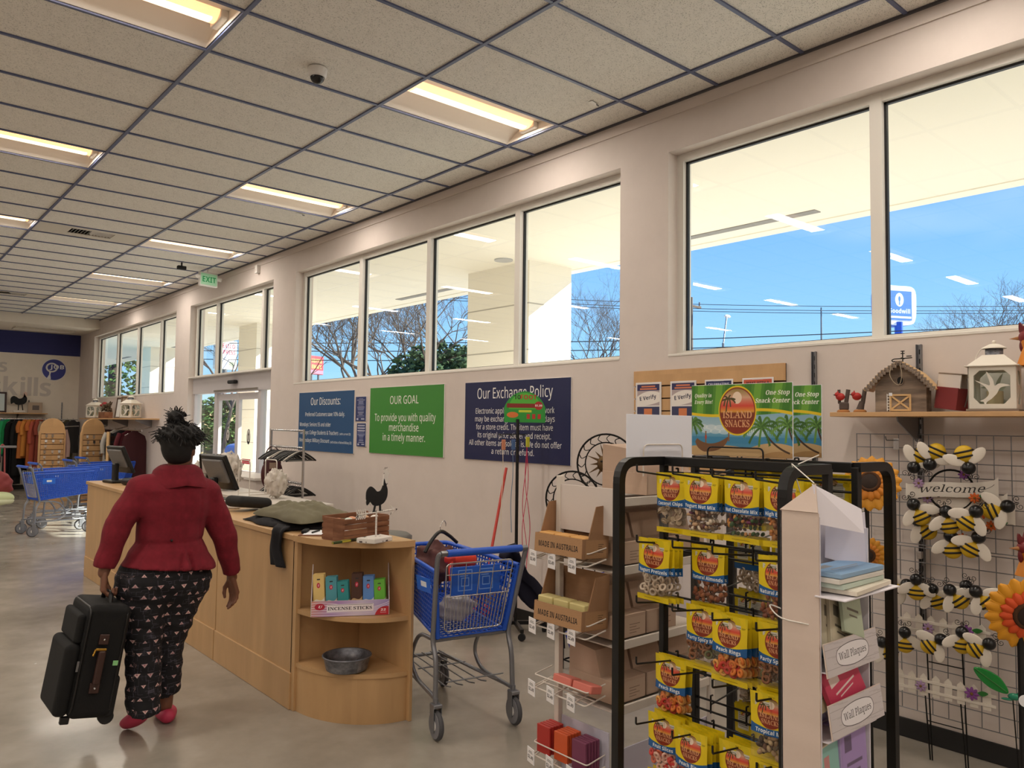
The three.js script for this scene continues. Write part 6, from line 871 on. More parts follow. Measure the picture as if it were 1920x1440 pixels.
// ================= CABLE STAND, BROOM, IRON STAKES =================
{
  const t = thing('cable_stand', 'black floor stand with green 10 FOOT header on caster base', 'stand', [4.08, 0, -4.68]);
  for (let k = 0; k < 4; k++) { const a = k * Math.PI / 2 + 0.5; part('base_leg', squareTube([[0, 0.085, 0], [Math.cos(a) * 0.24, 0.075, Math.sin(a) * 0.24]], 0.014, 0.01), M.black, t); const c = part('caster', new THREE.CylinderGeometry(0.028, 0.028, 0.022, 16).rotateX(Math.PI / 2), M.rubber, t); c.position.set(Math.cos(a) * 0.235, 0.03, Math.sin(a) * 0.235); c.rotation.y = a; }
  part('pole', rod(V(0, 0.08, 0), V(0, 1.68, 0), 0.013, 12), M.black, t); part('crossbar', [rod(V(-0.2, 1.56, 0.0), V(0.1, 1.56, 0.0), 0.004, 6), rod(V(-0.2, 1.56, 0), V(-0.2, 1.545, 0.06), 0.004, 6), rod(V(-0.1, 1.56, 0), V(-0.1, 1.545, 0.06), 0.004, 6), rod(V(0.03, 1.56, 0), V(0.03, 1.545, 0.06), 0.004, 6)], M.black, t);
  const art = canvasTex(256, 192, (g) => { g.fillStyle = '#2f9a3a'; g.fillRect(0, 0, 256, 192); g.fillStyle = '#57b83e'; g.beginPath(); g.arc(128, 110, 100, 3.14, 0); g.fill(); g.font = 'bold 40px sans-serif'; g.textAlign = 'center'; g.fillStyle = '#14301a'; g.fillText('10', 80, 50); g.fillStyle = '#c03028'; g.fillText('FOOT', 150, 50); g.fillStyle = '#8a2a20'; g.fillRect(16, 76, 190, 26); g.fillStyle = '#b02a28'; g.beginPath(); g.arc(214, 88, 26, 0, 7); g.fill(); g.fillStyle = '#fff'; g.font = 'bold 18px sans-serif'; g.fillText('$1.99', 214, 94); g.fillStyle = '#c8d83a'; g.fillRect(90, 116, 80, 14); g.fillStyle = '#e07a3a'; g.beginPath(); g.ellipse(52, 146, 36, 18, 0, 0, 7); g.fill(); g.fillStyle = '#c03a30'; for (const x of [140, 174, 208]) g.fillRect(x, 140, 20, 30); });
  const sh = new THREE.Shape(); sh.moveTo(-0.165, -0.12); sh.lineTo(0.165, -0.12); sh.lineTo(0.165, 0.0); sh.quadraticCurveTo(0.12, 0.12, 0, 0.13); sh.quadraticCurveTo(-0.12, 0.12, -0.165, 0.0); sh.closePath();
  const g = extr(sh, 0.004); const uv = g.attributes.uv, p = g.attributes.position; for (let i = 0; i < uv.count; i++) uv.setXY(i, (p.getX(i) + 0.165) / 0.33, (p.getY(i) + 0.12) / 0.25);
  const h = part('header_card', g, std(0xffffff, 0.45, { map: art }), t); h.position.set(0.06, 1.775, 0.015); h.rotation.y = -0.65;
  const cab = (c, x, z, y0, y1, n, amp, lab) => { const o = thing('charging_cable', lab, 'cable', [4.08, 0, -4.68]); const gs = []; for (let k = 0; k < n; k++) { const ph = k * 1.7; gs.push(curved(Array.from({ length: 9 }, (_, i) => { const u = i / 8; return [x + amp * Math.sin(u * 6 + ph) * Math.sin(u * 3.1) + (k - n / 2) * 0.006, lerp(y0, y1, u), z + amp * 0.6 * Math.cos(u * 5 + ph) * Math.sin(u * 3.1)]; }), 0.0028, 40, 5)); } part('cord', gs, std(c, 0.5), o); part('plug_card', rbx(0.035, 0.08, 0.012, x, y0 + 0.0, z + 0.006, 0.004), std(c === 0xd02a5a ? 0xc8c83a : c === 0xe8d8c0 ? 0xd08a6a : 0x4a6a9a, 0.5), o); return o; };
  cab(0xd02a5a, 0.05, 0.06, 1.5, 0.45, 3, 0.03, 'bundle of crimson charging cables hanging from the stand'); cab(0x6a8aa8, -0.1, 0.06, 1.48, 0.8, 1, 0.01, 'single blue grey charging cable on the middle hook'); cab(0xe8d8c0, -0.2, 0.06, 1.48, 0.72, 1, 0.008, 'single cream charging cable on the left hook');
  const b = thing('broom', 'red-handled broom leaning behind the cable stand', 'broom'); part('handle', rod(V(3.9, 0.22, -4.88), V(4.28, 1.27, -5.05), 0.012, 10), M.redPlastic, b); part('head', extr(shapeOf([[-0.06, 0.2], [0.06, 0.2], [0.14, 0.12], [-0.14, 0.12]]), 0.04, 0.008).translate(3.88, 0, -4.9), M.redPlastic, b); { const gs = [], r = rng(5); for (let i = 0; i < 160; i++) { const u = r() * 2 - 1, w = r() - 0.5; gs.push(rod(V(3.88 + u * 0.13, 0.125, -4.88 + w * 0.04), V(3.88 + u * 0.155, 0.006, -4.88 + w * 0.06), 0.002, 3)); } const m = part('bristles', gs, std(0xa89a90, 0.8), b); m.userData.kind = 'stuff'; }
  const kx = thing('cardboard_box', 'brown cardboard box on the floor behind the broom', 'box', [4.2, 0, -5.33], 0.1); part('carton', boxUV(rbx(0.26, 0.24, 0.3, 0, 0.12, 0, 0.004)), M.kraft, kx); part('paper_top', rbx(0.22, 0.1, 0.26, 0, 0.29, 0, 0.03), std(0xb9ada4, 0.9), kx);
}
const LK = {};
const iron = std(0x141312, 0.5, { metalness: 0.5 });
{
  const disc = (lab, x, y, z, R, kind) => {
    const t = thing('garden_stake', lab, 'garden ornament', [x, y, z], -Math.PI / 2 + 0.5);
    part('outer_ring', ringXY(R, 0.007, 48), iron, t); part('inner_ring', ringXY(R * 0.72, 0.005, 40), iron, t);
    const r = rng(kind * 9 + 2), sc = []; for (let i = 0; i < 18; i++) { const a = i / 18 * 6.283; sc.push(curved([[Math.cos(a) * R * 0.72, Math.sin(a) * R * 0.72, 0], [Math.cos(a + 0.15) * R * 0.86, Math.sin(a + 0.15) * R * 0.86, 0.004], [Math.cos(a + 0.02) * R, Math.sin(a + 0.02) * R, 0]], 0.004, 8, 4)); } part('scrollwork', sc, iron, t);
    if (kind === 1) { part('sun_disc', ell(0.065, 0.065, 0.02, 0, 0, 0.01), M.bronze ??= std(0x6a5236, 0.45, { metalness: 0.7 }), t); for (let i = 0; i < 14; i++) { const a = i / 14 * 6.283, w = i % 2 ? 0.12 : 0.155; part('sun_ray', extr(shapeOf([[Math.cos(a - 0.16) * 0.06, Math.sin(a - 0.16) * 0.06], [Math.cos(a + 0.06) * w, Math.sin(a + 0.06) * w], [Math.cos(a + 0.16) * 0.06, Math.sin(a + 0.16) * 0.06]]), 0.006).translate(0, 0, 0.003), M.bronze, t); } part('sun_nose', ell(0.01, 0.02, 0.012, 0, -0.005, 0.03), M.bronze, t); for (const s of [-1, 1]) part('sun_eye', ell(0.013, 0.007, 0.006, s * 0.025, 0.018, 0.026), iron, t); part('sun_mouth', curved([[-0.02, -0.03, 0.026], [0, -0.038, 0.029], [0.02, -0.03, 0.026]], 0.004, 8, 5), iron, t); }
    else { for (let i = 0; i < 7; i++) { const a = r() * 6.283, q = r() * R * 0.5; part('leaf', extr(smoothShape([[0, -0.035], [0.016, 0], [0, 0.04], [-0.016, 0]], 14), 0.004).rotateZ(a).translate(Math.cos(a * 2) * q, Math.sin(a * 2) * q, 0), iron, t); } part('dial', new THREE.CylinderGeometry(0.022, 0.022, 0.006, 18).rotateX(Math.PI / 2).translate(0.06, 0.01, 0.012), M.white, t); part('bird', extr(smoothShape([[-0.05, 0], [0, 0.025], [0.05, 0.03], [0.02, -0.02]], 20), 0.005).translate(-0.02, 0.03, 0), iron, t); }
    for (const s of [-1, 1]) part('stake_leg', rod(V(s * R * 0.5, -R * 0.86, 0), V(s * 0.05, -y, 0), 0.0045, 6), iron, t); return t;
  };
  disc('round black iron stake with a bronze sun face by the navy sign', 4.2, 1.36, -3.84, 0.215, 1); disc('smaller round black iron stake with leaves left of the sun face', 4.12, 1.09, -4.1, 0.205, 2);
  const st = thing('basket_stand', 'dark wire stand holding stacked blue hand baskets', 'stand', [3.95, 0, -3.55]); for (const [x, z] of [[-0.2, -0.26], [0.2, -0.26], [-0.2, 0.26], [0.2, 0.26]]) part('leg', rod(V(x, 0, z), V(x, 0.62, z), 0.007, 8), iron, st); for (const y of [0.06, 0.36]) part('tier_ring', bent([[-0.2, y, -0.26], [0.2, y, -0.26], [0.2, y, 0.26], [-0.2, y, 0.26]], 0.006, 0.03, 6, true), iron, st);
  const basket = (lab, y, dx) => { const o = thing('hand_basket', lab, 'basket', [3.95 + dx, y, -3.55], 0, 'blue hand baskets'); const a = 0.15, b = 0.21, A = 0.185, Bz = 0.25, h = 0.17; for (const s of [-1, 1]) { part('basket_side', latticePanel([[s * A, h, -Bz], [s * A, h, Bz], [s * a, 0.01, b], [s * a, 0.01, -b]], 16, 6, 0.011, 0.006), M.blueDark2 ??= std(0x1638c0, 0.4), o); part('basket_end', latticePanel([[-A, h, s * Bz], [A, h, s * Bz], [a, 0.01, s * b], [-a, 0.01, s * b]], 11, 6, 0.011, 0.006), M.blueDark2, o); } part('basket_floor', rbx(a * 2, 0.006, b * 2, 0, 0.01, 0, 0.002), M.blueDark2, o); part('rim', bent([[-A, h, -Bz], [A, h, -Bz], [A, h, Bz], [-A, h, Bz]], 0.01, 0.03, 8, true), M.blueDark2, o); for (const s of [-1, 1]) part('wire_handle', bent([[s * 0.12, h, -Bz], [s * 0.14, h + 0.005, -0.1], [s * 0.14, h + 0.01, 0.1], [s * 0.12, h, Bz]], 0.004, 0.03, 6), M.chrome, o); return o; };
  basket('blue plastic hand basket on the upper tier behind the soap rack', 0.37, 0); basket('second blue hand basket nested on top of the upper one', 0.42, 0.004); basket('blue plastic hand basket on the bottom tier near the floor', 0.068, 0);
}
// ================= SLATWALL BOARD AND FLYERS =================
{
  const t = thing('slatwall_board', 'maple slatwall board on the wall holding flyers', 'board'); const z0 = -3.71, z1 = -2.515, x = WX - 0.014;
  part('backing', rbb(WX - 0.008, WX - 0.001, 1.3, 2.032, z0, z1, 0.001), std(0x3a2a1e, 0.8), t); part('slat', boxUV(rbb(WX - 0.026, WX - 0.008, 1.925, 2.032, z0, z1, 0.002), 1, true), M.slatWood, t);
  for (let k = 0; k < 7; k++) part('slat', boxUV(rbb(WX - 0.022, WX - 0.008, 1.918 - (k + 1) * 0.088 + 0.006, 1.918 - k * 0.088 - 0.002, z0, z1, 0.002), 1, true), M.slatWood, t);
  const ev = (seed) => canvasTex(128, 192, (g) => { g.fillStyle = '#e6e0dc'; g.fillRect(0, 0, 128, 192); g.fillStyle = '#2c2c5c'; g.fillRect(6, 6, 116, 28); g.fillStyle = '#d8805a'; g.fillRect(28, 12, 72, 7); g.fillRect(20, 23, 88, 7); g.fillStyle = '#b8a8a8'; g.fillRect(6, 34, 116, 66); g.fillStyle = '#efe8e0'; g.beginPath(); g.moveTo(6, 60); g.quadraticCurveTo(60, 24, 122, 44); g.lineTo(122, 84); g.quadraticCurveTo(80, 100, 6, 104); g.fill(); g.fillStyle = '#1c1c34'; g.save(); g.translate(62, 74); g.rotate(-0.12); g.font = 'bold 24px sans-serif'; g.textAlign = 'center'; g.fillText('E Verify', 0, 0); g.restore(); g.fillStyle = '#3a3c60'; g.fillRect(6, 106, 116, 80); g.fillStyle = '#d88050'; g.fillRect(42, 114, 42, 42); g.fillStyle = '#8a8aa8'; g.fillRect(12, 164, 104, 3); g.fillRect(12, 172, 104, 3); });
  const bar = (c, s) => canvasTex(128, 192, (g) => { g.fillStyle = '#ece8e4'; g.fillRect(0, 0, 128, 192); g.fillStyle = c; g.fillRect(4, 4, 120, 42); g.fillStyle = s.includes('MAKE') ? '#2a2430' : '#dcdcec'; g.font = 'bold 15px sans-serif'; g.textAlign = 'center'; g.fillText(s, 64, 22, 110); g.fillRect(14, 32, 100, 5); g.fillStyle = '#999'; for (let k = 0; k < 9; k++) g.fillRect(12, 62 + k * 13, 90 - (k % 3) * 12, 4); });
  const fl = (lab, a, b, tex) => { const f = thing('flyer', lab, 'flyer', [WX - 0.029, 1.79, (a + b) / 2]); part('sleeve', rbx(0.004, 0.315, b - a, 0, 0, 0, 0.001), M.paperWhite, f); part('print', new THREE.PlaneGeometry(b - a - 0.008, 0.307).rotateY(-Math.PI / 2).translate(-0.0024, 0, 0), std(0xffffff, 0.5, { map: tex }), f); part('clip', rbx(0.006, 0.012, 0.08, 0.0, 0.152, 0, 0.001), M.white, f); };
  fl('leftmost E Verify flyer on the slatwall board', -3.685, -3.455, ev(1)); fl('second E Verify flyer on the slatwall board', -3.375, -3.16, ev(2)); fl('flyer with navy heading on the slatwall board', -3.09, -2.875, bar('#242c5c', 'CELEBRATING')); fl('flyer with red heading at the right of the slatwall board', -2.805, -2.586, bar('#c8543c', 'MAKE WITH A'));
}
// ================= WALL SHELF =================
{
  for (const [z, lab] of [[-2.33, 'slotted steel wall standard behind the header boards'], [-1.735, 'slotted steel wall standard behind the barn birdhouse'], [-0.55, 'slotted steel wall standard beyond the right edge']]) { const t = thing('wall_standard', lab, 'wall standard', [WX - 0.012, 0, z]); part('channel', [rbb(-0.011, 0.011, 0.55, 2.09, -0.014, -0.01, 0.001), rbb(-0.011, 0.011, 0.55, 2.09, 0.01, 0.014, 0.001), rbb(0.007, 0.0115, 0.55, 2.09, -0.012, 0.012, 0.001)], M.steel, t); const s = part('slots', Array.from({ length: 30 }, (_, k) => bx(0.0012, 0.026, 0.006, 0.0065, 0.6 + k * 0.05, 0)), M.black, t); s.userData.kind = 'stuff'; }
  const t = thing('wall_shelf', 'light wood wall shelf with birdhouses and a lantern', 'shelf'); part('board', boxUV(rbb(4.075, WX - 0.026, 1.698, 1.722, -2.09, 0.35, 0.003), 1, true), M.slatWood, t);
  for (const z of [-1.735, -0.55]) part('bracket', extr(shapeOf([[-0.27, 0], [0, 0], [0, -0.13], [-0.03, -0.13], [-0.26, -0.025]]), 0.006).translate(WX - 0.026, 1.698, z - 0.003), M.steel, t);
  // cardinals
  const card = (lab, z, k) => { const o = thing('cardinal_figurine', lab, 'figurine', [4.2, 1.722, z], -1.2); part('base', lathe([[0, 0], [0.032, 0], [0.034, 0.008], [0.026, 0.016], [0, 0.018]], 18), std(0xb0763f, 0.7), o); part('stump', k ? rod(V(0, 0.015, 0), V(0.012, 0.06, 0), 0.02, 9, 0.014) : rbx(0.05, 0.045, 0.03, 0.004, 0.036, 0, 0.01), M.greyWood2 ??= std(0x5a4f4a, 0.9), o); part('twig', [rod(V(0.014, 0.05, 0), V(0.026, 0.128, 0), 0.011, 8), ...(k ? [] : [rod(V(-0.02, 0.05, -0.005), V(-0.022, 0.128, -0.005), 0.008, 8)])], M.greyWood2, o); part('bird_body', ell(0.024, 0.021, 0.02, -0.014, 0.088, 0.01), std(0xb02a26, 0.6), o); part('bird_head', [ball(0.013, -0.03, 0.1, 0.014), new THREE.ConeGeometry(0.007, 0.016, 8).translate(-0.027, 0.115, 0.014)], std(0xb02a26, 0.6), o); part('beak', new THREE.ConeGeometry(0.005, 0.012, 8).rotateZ(1.6).translate(-0.046, 0.098, 0.016), std(0x2a1a14, 0.6), o); };
  card('left red cardinal figurine on a forked stump', -2.075, 0); card('right red cardinal figurine on an upright twig', -1.982, 1);
  // barn birdhouse
  { const o = thing('barn_birdhouse', 'weathered grey barn birdhouse with weather vane on the shelf', 'birdhouse', [4.21, 1.722, -1.757], -Math.PI / 2 + 0.22); const gab = [[-0.12, 0], [0.12, 0], [0.12, 0.13], [0.075, 0.195], [0, 0.245], [-0.075, 0.195], [-0.12, 0.13]]; part('walls', boxUV(extr(shapeOf(gab), 0.15).translate(0, 0, -0.075), 3), M.greyWood, o);
    const roofP = [[-0.165, 0.112], [-0.085, 0.203], [0, 0.258], [0.085, 0.203], [0.165, 0.112]]; for (let k = 0; k < 4; k++) { const [a, b] = [roofP[k], roofP[k + 1]], dx = b[0] - a[0], dy = b[1] - a[1], L = Math.hypot(dx, dy), nx = -dy / L * 0.008, ny = dx / L * 0.008; part('roof_panel', boxUV(extr(shapeOf([a, b, [b[0] + nx, b[1] + ny], [a[0] + nx, a[1] + ny]]), 0.21).translate(0, 0, -0.1), 3), M.mapleEdge, o); const n = Math.round(L / 0.02); for (let q = 0; q < n; q++) { const u = (q + 0.5) / n; for (const rr of [0, 1]) part('shingle', boxUV(rbx(0.019, 0.015, 0.006, 0, 0, 0, 0.001), 8), M.greyWood, o).position.set(a[0] + dx * u + (-nx) * (0.2 + rr * 1.2), a[1] + dy * u - ny * (0.2 + rr * 1.5) + 0.004, 0.108 + 0.003 * rr); } }
    part('entry_hole', new THREE.CylinderGeometry(0.018, 0.018, 0.004, 20).scale(0.8, 1, 1.15).rotateX(Math.PI / 2).translate(0, 0.163, 0.0755), M.blackMatte, o); part('hole_ring', ringXY(0.019, 0.003, 22).scale(0.85, 1.15, 1).translate(0, 0.163, 0.077), M.greyWood, o); part('door_frame', [rbx(0.1, 0.009, 0.008, 0, 0.088, 0.078, 0.001), rbx(0.1, 0.009, 0.008, 0, 0.01, 0.078, 0.001), rbx(0.009, 0.085, 0.008, -0.046, 0.049, 0.078, 0.001), rbx(0.009, 0.085, 0.008, 0.046, 0.049, 0.078, 0.001)], M.mapleEdge, o); part('door_brace', [rbx(0.105, 0.009, 0.006, 0, 0, 0, 0.001).rotateZ(0.68).translate(0, 0.049, 0.077), rbx(0.105, 0.009, 0.006, 0, 0, 0, 0.001).rotateZ(-0.68).translate(0, 0.049, 0.077)], M.mapleEdge, o); part('ladder', [rbx(0.004, 0.09, 0.004, -0.062, 0.05, 0.079, 0.001), rbx(0.004, 0.09, 0.004, -0.05, 0.05, 0.079, 0.001), ...[0, 1, 2, 3, 4, 5].map((k) => rbx(0.014, 0.004, 0.004, -0.056, 0.014 + k * 0.015, 0.079, 0.001))], M.white, o); part('price_sticker', bx(0.016, 0.016, 0.001, -0.045, 0.092, 0.083), M.paperWhite, o);
    part('vane', [rod(V(0, 0.255, 0), V(0, 0.325, 0), 0.003, 6), rod(V(-0.04, 0.282, 0), V(0.045, 0.286, 0), 0.003, 6), rod(V(0, 0.284, -0.035), V(0, 0.284, 0.035), 0.003, 6), rbx(0.02, 0.005, 0.003, 0, 0.31, 0, 0.001), rbx(0.025, 0.005, 0.003, 0.03, 0.295, 0, 0.001), rbx(0.02, 0.005, 0.003, 0, 0.322, 0, 0.001), curved([[-0.04, 0.282, 0], [-0.052, 0.276, 0], [-0.046, 0.268, 0], [-0.036, 0.27, 0]], 0.003, 8, 5)], iron, o); part('hanging_string', curved([[-0.035, 0.235, 0.115], [-0.04, 0.19, 0.118], [-0.02, 0.15, 0.112], [0.0, 0.14, 0.11], [0.015, 0.19, 0.115], [0.005, 0.25, 0.112]], 0.002, 24, 4), std(0xb8a890, 0.9), o); }
  { const o = thing('red_birdhouse', 'small red and white birdhouse tipped on the shelf', 'birdhouse', [4.21, 1.735, -1.525], -Math.PI / 2 - 0.35); o.rotation.z = 0.0; o.rotation.x = 0.13; part('red_wall', rbx(0.125, 0.11, 0.09, 0, 0.055, 0, 0.003), std(0x7d2a2c, 0.7), o); part('white_roof', [rbx(0.13, 0.07, 0.006, 0, 0.142, 0.035, 0.002).applyMatrix4(new THREE.Matrix4().makeRotationX(-0.0)), rbx(0.13, 0.07, 0.006, 0, 0.142, -0.035, 0.002)], std(0xd8cfc8, 0.7), o); part('ridge', rbx(0.132, 0.008, 0.08, 0, 0.178, 0, 0.003), M.greyWood, o); part('wire_hanger', curved([[0.066, 0.16, 0], [0.082, 0.11, 0], [0.08, 0.06, 0.0], [0.074, 0.02, 0]], 0.003, 14, 5), M.greyWood2, o); part('trim_stick', [rod(V(-0.072, 0.0, 0.03), V(-0.066, 0.14, 0.03), 0.006, 6)], M.greyWood, o); }
  lantern('white metal lantern with hummingbird cutout on the right shelf', [4.2, 1.722, -1.325], -Math.PI / 2 + 0.18, 1);
}
function lantern(lab, pos, turn, s) {
  const o = thing('lantern', lab, 'lantern', pos, turn); o.scale.setScalar(s); const w = 0.098, h = 0.215, W = M.lanternW ??= std(0xe6dfd2, 0.55);
  part('base', rbx(0.215, 0.012, 0.215, 0, 0.006, 0, 0.003), M.greyWood, o);
  const fr = () => { const sh = shapeOf([[-w, 0.014], [w, 0.014], [w, h], [-w, h]]); const hole = new THREE.Path(); [[-0.075, 0.065], [-0.05, 0.035], [0.05, 0.035], [0.075, 0.065], [0.075, 0.17], [0.05, 0.195], [-0.05, 0.195], [-0.075, 0.17]].forEach((p, i) => (i ? hole.lineTo(...p) : hole.moveTo(...p))); hole.closePath(); sh.holes.push(hole); return extr(sh, 0.004, 0.0008); };
  const F = LK.f ??= fr(); for (let k = 0; k < 4; k++) { const p = part('cutout_panel', F, W, o); p.rotation.y = k * Math.PI / 2; p.position.set(Math.sin(k * Math.PI / 2) * (w - 0.004), 0, Math.cos(k * Math.PI / 2) * (w - 0.004)); const b = part('hummingbird', LK.b ??= extr(smoothShape([[-0.05, 0.05], [-0.03, 0.06], [-0.012, 0.085], [-0.03, 0.12], [-0.072, 0.15], [-0.03, 0.132], [-0.008, 0.125], [-0.022, 0.19], [0.005, 0.15], [0.012, 0.122], [0.03, 0.132], [0.073, 0.122], [0.035, 0.112], [0.02, 0.085], [0.0, 0.062], [-0.02, 0.045], [-0.03, 0.03], [-0.034, 0.045]], 90), 0.003), W, p); b.position.z = 0.0005; part('glass', LK.g ??= new THREE.PlaneGeometry(0.15, 0.165).translate(0, 0.115, -0.003), M.pane, p); }
  part('roof', new THREE.CylinderGeometry(0.062, 0.152, 0.058, 4, 1).rotateY(Math.PI / 4).toNonIndexed().translate(0, h + 0.029, 0), W, o).geometry.computeVertexNormals(); part('eave', rbx(0.225, 0.006, 0.225, 0, h + 0.002, 0, 0.002), W, o); part('chimney', lathe([[0.038, h + 0.056], [0.038, h + 0.09], [0, h + 0.09]], 20), M.galv, o); part('cap', lathe([[0.052, h + 0.09], [0.05, h + 0.096], [0.02, h + 0.112], [0, h + 0.115]], 20), W, o); part('knob', ball(0.009, 0, h + 0.122, 0), W, o); part('candle', rod(V(0, 0.012, 0), V(0, 0.1, 0), 0.035, 16), std(0xe0c49a, 0.6), o); part('wire_bail', curved([[-0.05, h + 0.095, 0], [-0.07, h + 0.06, 0.02], [-0.075, h + 0.03, 0.04]], 0.002, 10, 4), W, o); return o;
}

// ================= WIRE GRID AND WHAT HANGS ON IT =================
{
  const gx = WX - 0.05; let k = 0;
  for (const [y0, y1, lab] of [[1.03, 1.607, 'upper wire grid panel below the wall shelf'], [0.17, 1.015, 'lower wire grid panel behind the bee stakes']]) {
    const t = thing('wire_grid', lab, 'wire grid'), step = 0.0762, z0 = -2.06, z1 = 0.3; for (let z = z0; z <= z1; z += step) part('vertical_wire', rod(V(gx, y0, z), V(gx, y1, z), 0.0025, 6), M.steel, t); const n = Math.round((y1 - y0) / step); for (let i = 0; i <= n; i++) part('horizontal_wire', rod(V(gx - 0.005, lerp(y0, y1, i / n), z0), V(gx - 0.005, lerp(y0, y1, i / n), z1), 0.0025, 6), M.steel, t); for (const z of [-1.735, -0.55]) part('grid_bracket', rbb(gx - 0.006, WX - 0.026, y1 - 0.06, y1 - 0.02, z - 0.012, z + 0.012, 0.003), M.chrome, t);
  }
  for (const [y, z] of [[1.575, -1.84], [1.33, -1.84]]) { const h = thing('grid_hook', 'empty ' + (y > 1.5 ? 'upper' : 'lower') + ' chrome hook on the wire grid', 'hook', [gx - 0.01, y, z]); part('plate', rbx(0.004, 0.06, 0.03, 0, -0.02, 0, 0.001), M.chrome, h); part('arm', bent([[0, 0, 0], [-0.12, 0.0, 0], [-0.13, 0.02, 0]], 0.003, 0.01, 6), M.steel, h); }
}
const beeY = std(0xd8b020, 0.5), beeK = phy(0x0d0d0f, 0.28), wingM = std(0xe4dcd0, 0.6), stripeM = std(0x1a1612, 0.6);
const BK = { body: ell(0.036, 0.036, 0.022, 0, -0.045, 0, 18, 12), head: ball(0.026, 0, 0.012, 0.008, 16, 12), stripes: [-0.035, -0.055].map((y) => { const r = Math.sqrt(Math.max(0.01, 1 - ((y + 0.045) / 0.036) ** 2)); return new THREE.TorusGeometry(0.0355 * r, 0.0045, 6, 24).scale(1, 0.62, 1).rotateX(Math.PI / 2).translate(0, y, 0); }), wing: ell(0.022, 0.04, 0.004, 0, 0, 0, 16, 8), spiral: (() => { const P = []; for (let i = 0; i <= 26; i++) { const u = i / 26, a = u * 9, r = 0.014 * (1 - u * 0.85); P.push(V(0.016 + Math.cos(a + 3) * r, 0.052 + Math.sin(a + 3) * r, 0)); } return merge([sweep(P, 0.0014, 4), rod(V(0.004, 0.028, 0), P[0], 0.0014, 4)]); })() };
BK.spiral2 = BK.spiral.clone().rotateY(Math.PI);
function bee(lab, pos, roll, turn, s = 1, grp) {
  const t = thing('bee_ornament', lab, 'bee ornament', pos, 0, grp); t.rotation.set(0, turn, roll, 'YXZ'); t.scale.setScalar(s);
  part('body', BK.body, beeY, t); BK.stripes.forEach((g) => part('stripe', g, stripeM, t)); part('head', BK.head, beeK, t); for (const e of [-1, 1]) { const w = part('wing', BK.wing, wingM, t); w.position.set(e * 0.042, -0.03, 0.012); w.rotation.z = e * 0.95; } part('antenna', BK.spiral, iron, t); part('antenna', BK.spiral2, iron, t); return t;
}
